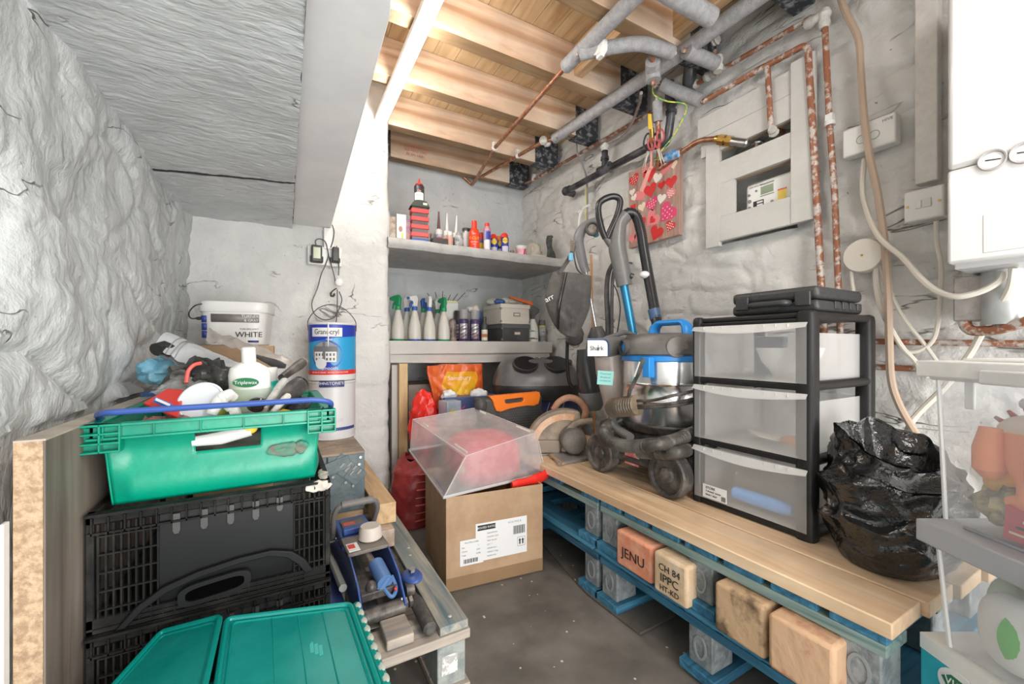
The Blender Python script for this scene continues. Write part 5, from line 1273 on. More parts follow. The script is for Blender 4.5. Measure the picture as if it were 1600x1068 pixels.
b = MB(); b.ell((-.02, 0, .028), (.125, .10, .034), 40, 22, nz=.014, ns=16, ridged=True); b.build('cloth', P('pale_cloth', (.62, .60, .53), (.50, .52, .46), 12, rough=.7), t)
b = MB(); b.ell((-.075, -.07, .025), (.05, .035, .022), nz=.01, ns=30); b.build('blue_print', P('deep_blue', (.05, .12, .35), rough=.5), t)
b = MB(); q0 = W(795, 462, Y=2.82); q1 = W(832, 472, Y=2.70)
b.slab([q0, q1, q1+V((0, 0, -.03)), q0+V((0, 0, -.018))], (-.3, -1, 0), .02)
tag(b.build('orange_strip', P('fluoro_orange', (.85, .18, .04), rough=.5), bevel=.003), 'bright orange plastic strip sticking out over the cream box', 'strip')
# trigger cleaner
t = thing('wheel_cleaner', 'white trigger bottle with a green label at the right of the lower shelf', 'spray bottle', onL(832, 2.66), -.5)
b = MB(); b.lathe([(0, 0), (.042, 0), (.045, .004), (.045, .085), (.038, .12), (.020, .165), (.014, .18), (0, .18)], n=28, sy=.55); b.build('bottle', white_pl, t)
b = MB(); b.grid(lambda s, q: ((s-.5)*.078*(1-.35*q), -.0256-.0*q+abs(s-.5)*abs(s-.5)*.04+(.0 if q < .3 else (q-.3)*.010), .02+.035*q+0*s), 8, 3); b.build('photo_label', P('label_brown', (.16, .12, .11), (.5, .45, .42), 40, rough=.5, mix=(.55, .65)), t)
b = MB(); b.grid(lambda s, q: ((s-.5)*.070*(1-.9*q), -.0262+abs(s-.5)*abs(s-.5)*.04+q*.009, .078+.055*q), 8, 5); b.build('green_label', green, t)
text('TURTLE', .013, t, T(0, -.0272, .088) @ FX, paper); text('WHEEL', .012, t, T(0, -.0272, .064) @ FX, paper)
b = MB(); b.lathe([(.014, .175), (.017, .178), (.017, .20), (0, .20)], n=16); b.build('collar', dark_gr, t)
b = MB(); b.prism([(-.014, .200), (.014, .200), (.05, .225), (.056, .245), (.03, .262), (-.03, .262), (-.05, .25), (-.03, .232)], .022, T(0, .011, 0) @ FX); b.build('head', black_pl, t, bevel=.004)
b = MB(); b.prism([(-.02, .232), (-.032, .232), (-.044, .20), (-.038, .196), (-.012, .222)], .012, T(0, .006, 0) @ FX); b.build('trigger', mid_gr, t, bevel=.002)
can(onL(847, 2.67), .027, .135, P('grey_can', (.34, .36, .38), (.62, .62, .62), 24, rough=.4), P('cap_dkgrey', (.10, .10, .11), rough=.4), 'grey can with dark cap and yellow ring at the right end of the lower shelf', capr=.97, caph=.035, bands=[(.118, .127, -1.5, 1.5, yellow), (.01, .05, -1.4, 1.4, mid_gr)], lines=[('TYRE', .016, .075, ink)])

# ---- upper shelf
def onU(u, Y): p = W(u, 380, Y=Y); return (p.x, p.y, ZU-.004)
t = thing('photo_card', 'narrow upright carton with photos, leftmost on the upper shelf', 'carton', onU(626, 2.60), -.05)
b = MB(); b.bb((-.028, -.02, 0), (.030, .02, .178)); b.build('carton', paper, t, bevel=.001)
b = MB(); b.ell((-.004, -.021, .085), (.012, .001, .018)); b.build('printed_shape', P('skin_print', (.48, .28, .2), rough=.6), t)
b = MB(); b.bb((.002, -.0212, .005), (.012, -.0205, .06)); b.build('printed_stripe', P('lime', (.62, .78, .15), rough=.6), t)
t = thing('magazine', 'thin brown patterned box standing beside the pier on the upper shelf', 'carton', onU(615, 2.63), -.05)
b = MB(); b.bb((-.03, -.015, 0), (.05, .015, .165)); b.build('cover', P('patterned_brown', (.62, .55, .48), (.35, .25, .18), 26, rough=.6), t, bevel=.001)
b = MB(); p = onU(637.5, 2.62); b.bb((p[0]-.022, 2.61, p[2]), (p[0]+.014, 2.645, p[2]+.165)); tag(b.build('carton', P('pink_pattern', (.62, .42, .36), (.35, .22, .4), 22, rough=.6), bevel=.001), 'slim pinkish carton behind the red organiser on the upper shelf', 'carton')
# red drawer organiser with a house shaped top
t = thing('parts_organiser', 'red banded stack of small drawers with a blue base and dark pitched top', 'organiser', onU(655, 2.585), -.12)
b = MB(); b.bb((-.054, -.038, 0), (.056, .045, .030)); b.build('base', P('royal_blue', (.03, .12, .55), rough=.4), t, bevel=.003)
b = MB(); b.bb((-.050, -.034, .031), (.050, .042, .232)); b.build('carcass', clear('organiser_clear', (.16, .14, .14), .8, .2), t)
for k in range(4):
    z = .045+.050*k
    b = MB(); b.bb((-.056, -.042, z), (.056, .044, z+.026)); b.build('red_band', P('band_red', (.80, .07, .07), rough=.35), t, bevel=.003)
for s_ in (-.03, .0, .03):
    pass
b = MB(); b.add([(-.062, -.045, .233), (.060, -.045, .233), (.060, .046, .233), (-.062, .046, .233), (-.033, -.03, .275), (.043, -.03, .275), (.043, .03, .275), (-.033, .03, .275)], [(0, 3, 2, 1), (4, 5, 6, 7), (0, 1, 5, 4), (1, 2, 6, 5), (2, 3, 7, 6), (3, 0, 4, 7)]); b.build('pitched_top', P('slate_green', (.05, .065, .055), rough=.5), t)
b = MB(); b.slab([(.018, -.0405, .247), (.044, -.0405, .247), (.044, -.036, .262), (.018, -.036, .262)], (0, -1, .3), .001); b.build('price_sticker', P('sticker_green', (.75, .82, .65), rough=.6), t)
t = thing('glue_bottle', 'black and white glue bottle with a red pointed nozzle on the organiser', 'bottle', V(onU(655, 2.585))+V((.0, .0, .276)), -.35)
b = MB(); b.lathe([(0, 0), (.030, 0), (.032, .004), (.032, .098), (.026, .106), (0, .106)], n=24, sy=.75); b.build('bottle', black_pl, t)
b = MB(); b.grid(lambda s, q: (sin((s-.5)*2)*.0328, -cos((s-.5)*2)*.0328*.75, .006+.045*q+.006*sin(pi*s)*(q > .5)), 12, 2); b.build('white_label', paper, t)
b = MB(); b.lathe([(.0, .066), (.007, .067), (.0, .083)], T(0, -.0215, 0), n=12); b.build('red_logo', red, t)
text('TITE', .012, t, T(0, -.0262, .062) @ FX, paper); text('WOOD GLUE', .0075, t, T(0, -.0268, .036) @ FX, ink); text('interior', .006, t, T(0, -.0268, .022) @ FX, ink)
b = MB(); b.lathe([(.024, .106), (.025, .112), (.012, .120), (.006, .128), (.003, .150), (.0, .152)], n=18); b.build('nozzle', red, t)
# sealant cartridges
def cart(u, Y, noz, lab, label, tilt=0, nh=.11, lab2=None):
    t = thing('sealant_cartridge', label, 'cartridge', onU(u, Y), RZC, group=None)
    t.rotation_euler = (0, tilt, RZC)
    b = MB(); b.lathe([(0, 0), (.0235, 0), (.024, .002), (.024, .118), (.0225, .124), (.010, .127), (.009, .138), (0, .138)], n=22); b.build('tube', white_pl, t)
    b = MB(); b.grid(patch(.024, -1.3, 1.3, .02, .092), 16, 1); b.build('label', lab, t)
    if lab2:
        b = MB(); b.grid(patch(.0243, -1.3, 1.3, .055, .07), 16, 1); b.build('label_stripe', lab2, t)
    b = MB(); b.lathe([(.011, .132), (.0105, .145), (.004, .138+nh), (0, .139+nh)], n=14); b.build('nozzle', noz, t)
    return t
cart(685.5, 2.62, P('brown_nozzle', (.14, .06, .05), rough=.4), P('blue_photo', (.08, .18, .35), (.55, .55, .6), 40, rough=.5), 'sealant cartridge with a dark brown nozzle on the upper shelf', lab2=red)
cart(698.5, 2.62, white_pl, P('pink_salmon', (.75, .40, .32), (.8, .6, .55), 30, rough=.5), 'sealant cartridge with white nozzle and salmon label', lab2=P('red_txt', (.7, .1, .1)))
cart(711, 2.64, white_pl, P('dark_teal', (.10, .12, .13), (.6, .6, .6), 34, rough=.5), 'sealant cartridge with white nozzle and dark label beside the red can', tilt=.05, lab2=red)
b = MB(); b.bb((W(674, 380, Y=2.53).x, 2.50, ZU-.003), (W(698, 380, Y=2.53).x, 2.56, ZU+.035)); tag(b.build('small_tray', P('tray_dark', (.07, .06, .06), rough=.5), bevel=.003), 'low dark tray at the front edge of the upper shelf', 'tray')
b = MB(); p = onU(677, 2.68); b.bb((p[0]-.012, 2.68, p[2]), (p[0]+.02, 2.71, p[2]+.115)); tag(b.build('carton', P('grey_tan', (.5, .48, .45), rough=.6), bevel=.001), 'small grey carton behind the cartridges beside the organiser', 'carton')
can(onU(703, 2.56), .020, .085, P('salmon_can', (.70, .35, .27), (.5, .5, .5), 24, rough=.5), white_pl, 'small salmon pink tube standing before the cartridges', name='small_tube', cat='tube', capr=.8, caph=.02)
can(onU(717, 2.555), .031, .085, P('grey_white_can', (.55, .56, .56), (.25, .26, .27), 34, rough=.5), clear('cap_clear', (.5, .48, .48), .5, .15), 'grey and white tub with a pale cap before the cartridges', name='small_tub', cat='tub', capr=.7, caph=.02, lines=[('3 in 1', .016, .05, ink)])
can(onU(728, 2.66), .028, .165, P('bw_can', (.7, .7, .7), (.06, .06, .06), 12, rough=.5, mix=(.48, .52)), black_pl, 'black and white can behind the bright red can', capr=.95, caph=.01)
can(onU(736, 2.67), .026, .16, black_pl, black_pl, 'black can with a white label behind the bright red can', capr=.9, caph=.02, bands=[(.06, .14, -1, 1, paper)])
can(onU(741, 2.56), .0375, .145, P('can_red', (.85, .06, .02), rough=.25), P('cap_red', (.85, .05, .02), rough=.35), 'bright red can with a red cap and yellow lettering on the upper shelf', capr=.50, caph=.058, shoulder=.045, lines=[('T-CUT', .026, .078, yellow), ('RESTORER', .010, .052, paper), ('original', .009, .038, paper), ('NEW', .010, .108, paper)])
can(onU(752, 2.64), .018, .11, P('mini_yel', (.12, .12, .35), rough=.3), red, 'slim can with a red cap squeezed between the red can and blue can', bands=[(.03, .08, -1, 1, yellow)])
can(onU(761, 2.555), .0255, .175, P('can_silverblue', (.42, .45, .62), rough=.25, metal=.2), P('cap_red2', (.80, .05, .03), rough=.35), 'tall silver and blue can with a red cap on the upper shelf', capr=.66, caph=.026, bands=[(.145, .163, -1.6, 1.6, P('pink_red', (.75, .2, .25), rough=.4)), (.085, .14, -.3, 1.2, P('royal', (.05, .06, .4), rough=.4)), (.01, .08, -1.0, .7, paper)], lines=[('LUBE', .013, .152, paper)])
for k, (u, Y, nm) in enumerate(((772, 2.62, 'oil can with a red cap, left of the two behind the blue and yellow can'), (781, 2.64, 'oil can with an orange cap, right of the two behind the blue and yellow can'), (789, 2.555, 'blue and yellow oil can with a domed red smart cap at the front'))):
    t = can(onU(u, Y), .0265 if k != 1 else .018, .125 if k != 1 else .12, P('wd_blue', (.03, .05, .35), rough=.25), None, nm, lines=[('WD-40', .014, .094, ink)] if k == 2 else ())
    b = MB(); b.lathe([(.0275 if k != 1 else .015, .118), (.026 if k != 1 else .014, .135), (.016, .150), (0, .154)], T(-.004, 0, 0), n=20, sx=1.0); b.build('cap', red if k != 1 else orange, t)
    R_ = .0265 if k != 1 else .018
    b = MB()
    b.grid(lambda s, q: (sin((s-.5)*1.6)*(R_+.0008), -cos((s-.5)*1.6)*(R_+.0008), .094+(q-.5)*.044*sin(pi*(.08+.84*s))), 14, 2); b.build('yellow_roundel', yellow, t)
    b = MB(); b.grid(patch(R_, -.9, .9, .008, .055), 12, 1); b.build('white_panel', P('pale_lilac', (.62, .62, .75), rough=.5), t)
t = thing('filler_tub', 'small white tub with a pink label on the upper shelf', 'tub', onU(814, 2.56), -.35)
b = MB(); b.lathe([(0, 0), (.030, 0), (.033, .004), (.038, .062), (0, .062)], n=28); b.build('tub', white_pl, t)
b = MB(); b.grid(lambda s, q: (sin(s*2.4-1.4)*(.0345+.003*q), -cos(s*2.4-1.4)*(.0345+.003*q), .008+.044*q), 18, 2); b.build('pink_label', P('pink_lab', (.78, .30, .38), (.8, .65, .65), 20, rough=.5), t)
b = MB(); b.grid(lambda s, q: (sin(s*.5+.25+.3*q)*(.0352+.003*q), -cos(s*.5+.25+.3*q)*(.0352+.003*q), .008+.044*q), 8, 4); b.build('magenta_swoosh', P('magenta', (.8, .03, .22), rough=.5), t)
b = MB(); b.lathe([(.040, .058), (.041, .060), (.041, .074), (.036, .076), (0, .075)], n=28); b.build('lid', white_pl, t)
b = MB(); p = onU(800, 2.64); b.lathe([(0, 0), (.016, 0), (.018, .05), (.012, .06), (0, .06)], T(p), n=14); tag(b.build('glass_jar', clear('greenish', (.45, .5, .35), .7, .1)), 'tiny greenish jar behind the oil can on the upper shelf', 'jar')
t = thing('plastic_wrap_pack', 'crumpled clear wrapped pack with a blue corner on the upper shelf', 'pack', onU(838, 2.60), 0)
b = MB(); b.ell((0, .03, .065), (.062, .045, .068), nz=.014, ns=20, ridged=True); b.build('film', clear('cloudy_film', (.66, .60, .50), .7, .25), t)
b = MB(); b.bb((-.065, -.035, .0), (.06, .04, .034)); b.build('tray', P('off_white_tray', (.70, .68, .62), rough=.5), t, bevel=.006)
b = MB(); b.ell((-.04, -.04, .012), (.026, .012, .010)); b.build('blue_corner', P('royal', (.05, .06, .4)), t)
t = thing('rolled_sleeve', 'upright charcoal foam sleeve at the right end of the upper shelf', 'sleeve', onU(860, 2.55), 0)
b = MB(); b.tube(spl([(.012, 0, 0), (.004, 0, .045), (-.004, 0, .08), (-.012, 0, .13), (-.008, 0, .178)], 6), lambda i, q: .031-.013*q+.004*sin(q*9), 18); b.ell((.004, 0, .175), (.017, .018, .012)); b.build('sleeve', P('charcoal_foam', (.045, .05, .045), (.09, .10, .09), 30, rough=.9, bump=.4, bscale=90), t)

# ================================================================== UNDER THE LOWER SHELF
card = P('brown_card', (.42, .27, .16), (.50, .34, .21), 6, rough=.75, bump=.1, bscale=30)
cardgrey = P('grey_card', (.36, .29, .24), (.42, .35, .30), 5, rough=.8)
b = MB(); x0 = W(637, 600, Y=2.72).x; b.bb((x0, 2.70, 0), (x0+.42, 3.0, .745)); tag(b.build('cardboard_box', cardgrey, bevel=.003), 'dull brown cardboard box behind the pine post in the alcove', 'box')
b = MB(); b.bb((.83, 2.24, 0), (1.07, 2.66, .555)); tag(b.build('cardboard_box', card, bevel=.003), 'brown cardboard box behind the labelled carton, under the tissue box', 'box')
for k, u in enumerate((606.5, 613)):
    p = W(u, 700, Y=2.74+.05*k); b = MB(); b.bb((p.x-.012, 2.70+.06*k, 0), (p.x+.014, 2.74+.06*k, .66-.02*k)); tag(b.build('metal_strut', P('dark_teal_metal', (.09, .12, .13), (.2, .22, .23), 20, rough=.45, metal=.4), bevel=.003), ['leftmost dark metal strut leaning behind the pier edge', 'dark metal strut nearest the grey painted upright'][k], 'strut')
# orange bag
t = thing('orange_sack', 'orange plastic sack with a yellow printed patch under the lower shelf', 'bag', W(714, 650, Y=2.50), -.1)
t.location.z = .557
os_ = P('sack_orange', (.82, .16, .03), (.70, .12, .03), 9, rough=.35, bump=.5, bscale=18); oy = P('sack_yellow', (.88, .52, .02), (.85, .35, .02), 9, rough=.35, bump=.5, bscale=18)
b = MB()
def sack(s, q):
    x = (s-.5)*.36*(1-.04*q); z = q*.325; y = -.075*sin(pi*min(1, max(.02, s)))**.5*(1-.35*q)
    y += .012*(1-2*abs(noise.noise(V((x*14, z*12, 2)))))
    z += .012*noise.noise(V((x*10, 0, 5)))*(q > .8)
    if s < .12: x += .02*sin(q*5)
    return V((x, y, z))
b.grid(sack, 40, 34); b.grid(lambda s, q: V((sack(s, q).x, .10*sin(pi*min(1, max(.02, s)))**.5, sack(s, q).z)), 40, 20)
b.grid(lambda s, q: sack(s, 1).lerp(V((sack(s, 1).x, .10*sin(pi*min(1, max(.02, s)))**.5, sack(s, 1).z)), q), 40, 3)
b.build('sack', os_, t, angle=60)
b = MB()
def blob(s, q):
    a0 = .24+.05*sin(q*7); a1 = .90-.08*q+.05*sin(q*9)
    p = sack(a0+(a1-a0)*s, .08+.78*q); return p+V((0, -.0025, 0))
b.grid(blob, 40, 34); b.build('yellow_print', oy, t, angle=60)
text('Sainsbury', .040, t, T(-.01, -.094, .245) @ Rx(-.10) @ FX, P('print_pale', (.9, .72, .55), rough=.5))
for k in range(3):
    b = MB(); p = sack(.36+.12*k, .2); b.ell(p+V((0, -.002, .02)), (.014, .005, .055)); b.build('printed_gap', os_, t)
b = MB(); p = W(668, 640, Y=2.33); b.ell((p.x+.0, 2.40, .535), (.085, .07, .20), 40, 26, nz=.022, ns=14, ridged=True)
tag(b.build('red_bag', P('red_film', (.80, .03, .02), rough=.28, bump=.5, bscale=25)), 'crumpled bright red plastic bag left of the tissue box', 'bag')
# tissue boxes
t = thing('tissue_box', 'blue tissue box with a red mark and a white tissue sticking out', 'tissue box', (1.055, 2.36, .557), -.09)
nb = P('navy_card', (.055, .085, .22), (.08, .12, .28), 6, rough=.45)
b = MB(); b.bb((-.205, -.06, 0), (.20, .06, .135)); b.build('box', nb, t, bevel=.002)
b = MB(); b.bb((-.2055, -.061, .03), (-.15, -.0603, .115)); b.build('dark_panel', P('dark_red_panel', (.10, .03, .06), rough=.5), t)
text('X', .07, t, T(-.105, -.0615, .055) @ FX, P('red_mark', (.75, .05, .12), rough=.5), sx=1.2)
b = MB(); b.tube([V((.09+.045*cos(a), -.061, .03+.06*sin(a))) for a in [pi*q/12 for q in range(13)]], .004, 6); b.build('white_arc', paper, t)
for k, (x_, s_) in enumerate(((.03, .052), (-.165, .045))):
    b = MB(); b.ell((x_, 0, .145), (s_, .04, .030), nz=.014, ns=26, ridged=True); b.build('tissue', paper, t)
t = thing('tissue_box', 'pale blue and silver tissue box end left of the navy tissue box', 'tissue box', (.862, 2.285, .557), .2)
b = MB(); b.bb((-.045, -.05, 0), (.05, .05, .125)); b.build('box', P('silver_blue', (.30, .36, .45), (.55, .56, .58), 7, rough=.35), t, bevel=.003)
b = MB(); b.lathe([(0, 0), (.025, 0), (.0, .002)], T(-.01, -.0505, .055) @ Rx(pi/2), n=16); b.build('gold_print', P('gold_print', (.55, .42, .12), rough=.5), t)
# blue box and massager
t = thing('appliance_box', 'dark blue carton with two red stripes under the foot massager', 'box', (1.47, 2.335, ZB), 0)
b = MB(); b.bb((-.24, -.16, 0), (.26, .17, .213)); b.build('box', P('box_navy', (.035, .05, .16), (.06, .08, .2), 6, rough=.45), t, bevel=.003)
for k in range(2):
    b = MB(); b.tube([(-.22, -.163, .052+.050*k), (.255, -.163, .060+.058*k)], .017, 8, flat=.2, up=(0, 0, 1)); b.build('red_stripe', P('stripe_red', (.78, .05, .09), rough=.4), t)
for k in range(2):
    b = MB(); b.tube([(.03+.12*k, -.1615, .205), (.0+.12*k, -.1615, .125)], .002, 4); b.build('crease', paper, t)
t = thing('foot_massager', 'dark grey foot massager with two foot wells on the blue carton', 'massager', (1.475, 2.30, ZB+.215), -.35); t.scale = (1.03, 1.03, 1.03)
mg = P('massager_grey', (.10, .10, .105), (.15, .145, .14), 5, rough=.28); mk = P('massager_black', (.03, .03, .03), rough=.4)
b = MB(); b.lathe([(.70, 0), (.90, .01), (1.0, .05), (1.0, .098), (.985, .10)], n=56, sx=.275, sy=.20, sq=3.0); b.lathe([(0, .002), (.7, 0)], n=56, sx=.275, sy=.20, sq=3.0); b.build('lower_shell', mk, t)
b = MB()
def msh(s, q):
    a = 2*pi*s; e = 2/2.8; ca = math.copysign(abs(cos(a))**e, cos(a)); sa = math.copysign(abs(sin(a))**e, sin(a))
    r = 1-.52*q**1.3 if q < .8 else (1-.52*.8**1.3)*(1-(q-.8)/.2)
    z = .10+.165*sin(min(q, .8)/.8*pi/2)**.9
    return V((ca*r*.278, sa*r*.203+.02*min(q, .8), z))
b.grid(msh, 64, 26); b.build('upper_shell', mg, t)
b = MB()
b.tube([V((-.0+.15*cos(a)*1.15, .0+.10*sin(a), .255)) for a in [2*pi*q/30 for q in range(30)]], .012, 8, closed=True)
for sx_ in (-1, 1):
    w_ = MB(T(sx_*.095, -.138, .222) @ Rx(.75)); w_.lathe([(.85, 0), (1.0, .022), (1.12, .020), (1.18, .0), (1.1, -.01)], n=32, sx=.070, sy=.056); rm = w_.build('well_rim', mk, t)
    w_ = MB(T(sx_*.095, -.138, .222) @ Rx(.75)); w_.lathe([(0, -.02), (.5, -.016), (.9, .005), (1.0, .02)], n=28, sx=.068, sy=.054); w_.build('well_lining', black_gl, rm, world=False)
w_ = MB(); w_.ell((.0, .01, .256), (.14, .085, .012)); w_.build('control_deck', mk, t)
for q in (-.05, -.025, .0, .035):
    b = MB(); b.ell((q-.02, -.04, .267), (.005, .005, .003)); b.build('button', paper, t)
b = MB(); b.tube(spl([(.12, -.10, .24), (.16, -.12, .25), (.20, -.09, .22), (.15, -.13, .21), (.05, -.17, .18), (.0, -.16, .20)], 8), .004, 6); b.ell((.18, -.10, .235), (.03, .02, .025), nz=.01, ns=40); b.build('curled_lead', dark_gr, t)
# orange handled case
t = thing('drill_case', 'charcoal dimpled tool case with an orange carry handle', 'tool case', (1.17, 2.105, ZB), -.08)
dk = P('case_charcoal', (.05, .05, .052), (.075, .073, .07), 12, rough=.5)
b = MB(); b.bb((-.21, -.045, 0), (.195, .045, .27)); b.build('shell', dk, t, bevel=.014, seg=3)
b = MB()
for i in range(22):
    for j in range(14): b.box((-.13+i*.0145+(.007 if j % 2 else 0), -.046, .02+j*.0145), (.008, .004, .008))
o = b.build('dimple_pattern', P('dimple', (.10, .10, .10), rough=.5), t)
og = P('handle_orange', (.95, .22, .02), rough=.35)
ho = [(-.155, .285), (.165, .295), (.172, .27), (.160, .225), (.13, .215), (.08, .218), (.02, .214), (-.04, .205), (-.085, .193), (-.112, .20), (-.125, .23), (-.135, .262)]
hi = [(-.055, .262), (.055, .268), (.060, .262), (.058, .250), (.052, .243), (.03, .241), (.0, .240), (-.03, .238), (-.048, .238), (-.055, .242), (-.058, .248), (-.058, .256)]
b = MB(); b.ring(ho, hi, .045, T(0, -.018, 0) @ FX); b.build('carry_handle', og, t, bevel=.004)
b = MB(T(-.20, -.05, .235)); b.ell((0, 0, 0), (.035, .03, .045)); b.build('corner_bumper', dk, t)
# red sack on the floor
t = thing('red_rubble_sack', 'dark red printed sack slumped on the floor between pier and carton', 'sack', (.665, 2.33, 0.002), .1)
rs = P('sack_maroon', (.25, .025, .03), (.36, .05, .045), 7, rough=.4, bump=.5, bscale=14)
b = MB()
def rsack(s, q):
    a = 2*pi*s; r = 1+.05*noise.noise(V((cos(a)*2, sin(a)*2, q*5)))+.05*noise.noise(V((cos(a)*5, sin(a)*5, q*9)))
    k = (1-.05*(1-q)) if q < .8 else 1-(q-.8)*2.2
    return V((cos(a)*.135*r*k*1.05+.03*q*q, sin(a)*.12*r*k, .37*q+(.02*sin(a*3) if q > .85 else 0)))
b.grid(rsack, 60, 40); b.prism([rsack(k/24, 1)[:2] for k in range(24)], .002, T(0, 0, .363)); b.build('sack', rs, t, angle=60)
for k in range(7):
    b = MB(); z = .04+.042*k
    pts = [rsack((-.30+.13*j/6) % 1.0, z/.37)*1.0+V((0, -.004, 0)) for j in range(7)]
    b.tube(pts, .002 if k % 2 else .006, 4); b.build('printed_line', P('sack_print', (.55, .28, .26), rough=.5) if k % 2 else P('sack_print2', (.45, .08, .06), rough=.5), t)
text('25', .06, t, T(.075, -.105, .06) @ FX, P('sack_print', (.55, .28, .26)))

# ================================================================== THE LABELLED CARTON AND CLEAR BOX
pA_ = W(697, 926, Z=0); pB_ = W(848, 890, Z=0)
ex = (pB_-pA_); wC = ex.length; ang = atan2(ex.y, ex.x)
LC = .43
t = thing('carton', 'brown cardboard carton with two white shipping labels on the floor', 'box', pA_, ang)
hC = .385
b = MB(); th_ = .006
b.bb((0, 0, .001), (wC, th_, hC)); b.bb((0, LC-th_, .001), (wC, LC, hC)); b.bb((0, th_, .001), (th_, LC-th_, hC)); b.bb((wC-th_, th_, .001), (wC, LC-th_, hC)); b.bb((0, 0, .001), (wC, LC, .006))
b.build('carton_walls', card, t, bevel=.0015)
b = MB(); b.bb((.0, -.0012, .0), (wC, -.0002, .055)); b.build('packing_tape', clear('tape_clear', (.42, .27, .15), .35, .2), t)
MLb = T(wC*.44, -.0008, .0)
# big label
def rect_on(x0, x1, z0, z1, m_, nm, par, off=.0016, sk=0):
    b = MB(); b.add([(x0, -off, z0), (x1, -off, z0+sk*(x1-x0)), (x1, -off, z1+sk*(x1-x0)), (x0, -off, z1), (x0, -off+.0008, z0), (x1, -off+.0008, z0+sk*(x1-x0)), (x1, -off+.0008, z1+sk*(x1-x0)), (x0, -off+.0008, z1)], [(0, 1, 2, 3), (4, 7, 6, 5), (0, 4, 5, 1), (1, 5, 6, 2), (2, 6, 7, 3), (3, 7, 4, 0)]); return b.build(nm, m_, par)
xl, xr = wC*.285, wC*.82; zl, zh = .100, .258
L1 = rect_on(xl, xr, zl, zh, paper, 'large_label', t)
rect_on(xl+.008, xl+.088, zh-.030, zh-.008, ink, 'black_panel', L1, .0024)
text('BOXED RATIO', .0125, L1, T(xl+.048, -.0030, zh-.019) @ FX, paper); text('N U I M E X', .012, L1, T(xr-.058, -.0024, zh-.017) @ FX, ink_grey)
for k, s_ in enumerate(['DESCRIPTION', 'COLOUR  OAK', 'ITEM  40 x 60', 'QTY  1', 'ORDER No 2', 'WEIGHT  9.5kg', 'MADE IN EU']):
    text(s_, .0075, L1, T(xl+.05, -.0024, zh-.046-.016*k) @ FX, ink_grey, align='LEFT')
b = MB()
for k in range(14): b.bb((xr-.065+.004*k, -.0024, zh-.072), (xr-.065+.004*k+(.0026 if k % 3 else .0014), -.0018, zh-.036))
b.build('barcode', ink, L1)
for k in (0, 1):
    b = MB(); b.prism([(-.003, -.014), (.003, -.014), (.003, .002), (.006, .002), (0, .012), (-.006, .002), (-.003, .002)], .0006, T(xr-.034+.014*k, -.0018, zh-.105) @ FX); b.build('up_arrow', ink, L1)
b = MB(); b.ring([(-.018, -.022), (.018, -.022), (.018, .018), (-.018, .018)], [(-.0165, -.0205), (.0165, -.0205), (.0165, .0165), (-.0165, .0165)], .0006, T(xr-.027, -.0018, zh-.105) @ FX); b.build('arrow_frame', ink_grey, L1)
L2 = rect_on(wC*.13, wC*.36, .095, .20, paper, 'small_label', t, .0030)
text('MULTIPLE LABEL', .0085, L2, T(wC*.245, -.0036, .188) @ FX, ink_grey)
for k, (s1, s2) in enumerate((('Size', '1'), ('Carton', '2/34'), ('Total', '01/02'))):
    text(s1, .0085, L2, T(wC*.145, -.0036, .170-.016*k) @ FX, ink_grey, align='LEFT'); text(s2, .0085, L2, T(wC*.31, -.0036, .170-.016*k) @ FX, ink_grey)
b = MB()
for k in range(16): b.bb((wC*.165+.004*k, -.0038, .104), (wC*.165+.004*k+(.0026 if (k*7) % 3 else .0014), -.0032, .121))
b.build('barcode', ink, L2)
# clear box upside down on the carton, slightly askew
def wz(u, v, z): return W(u, v, Z=z)
hz = hC+.004
rimz = hC+.006; topz = .62
R0 = [wz(694, 776, rimz), wz(852, 738, rimz), None, W(641, 703, d=2.12)]
R0[2] = R0[1]+(R0[3]-R0[0])
T0 = [W(728, 712, d=1.73), W(838, 675, d=1.97), W(742, 637, d=2.28), W(645, 655, d=2.06)]
t = thing('clear_box', 'cloudy clear plastic box turned upside down on the labelled carton', 'plastic box', (R0[0]+R0[2])/2)
cbx = clear('cloudy_box', (.95, .92, .92), .36, .35, c2=(.80, .77, .78))
b = MB()
q = R0+T0
def lerpq(Q, s, t_): return (Q[0]*(1-s)+Q[1]*s)*(1-t_)+(Q[3]*(1-s)+Q[2]*s)*t_
b.add(q, [(4, 5, 6, 7), (0, 1, 5, 4), (1, 2, 6, 5), (2, 3, 7, 6), (3, 0, 4, 7)])
ob = b.build('shell', cbx, t, world=True, angle=20); bv_ = ob.modifiers.new('bevel', 'BEVEL'); bv_.width = .008; bv_.segments = 3
edge_m = clear('cloudy_edge', (.78, .76, .76), .7, .25)
b = MB(); cR = (R0[0]+R0[1]+R0[2]+R0[3])/4
b.tube([p+(p-cR).normalized()*.006 for p in R0], .0065, 8, closed=True, flat=.6); b.build('rim', edge_m, t, world=True)
for a_, c_ in ((4, 5), (5, 6), (6, 7), (7, 4), (0, 4), (1, 5), (2, 6), (3, 7)):
    b = MB(); b.tube([q[a_], q[c_]], .0020, 6); b.build('moulded_edge', edge_m, t, world=True)
for s0, s1, tt in ((.06, .26, .06), (.74, .94, .06), (.08, .26, .94), (.74, .94, .94)):
    b = MB(); b.tube([lerpq(T0, .05 if s0 < .5 else .95, tt*.8+.1*(0 if tt < .5 else 1))+V((0, 0, .001)), lerpq(T0, .05 if s0 < .5 else .95, tt*.8+.2*(1 if tt < .5 else 0))+V((0, 0, .001))], .006, 8, flat=.4); b.build('foot_pad', P('foot_cream', (.72, .68, .60), rough=.5), t, world=True)
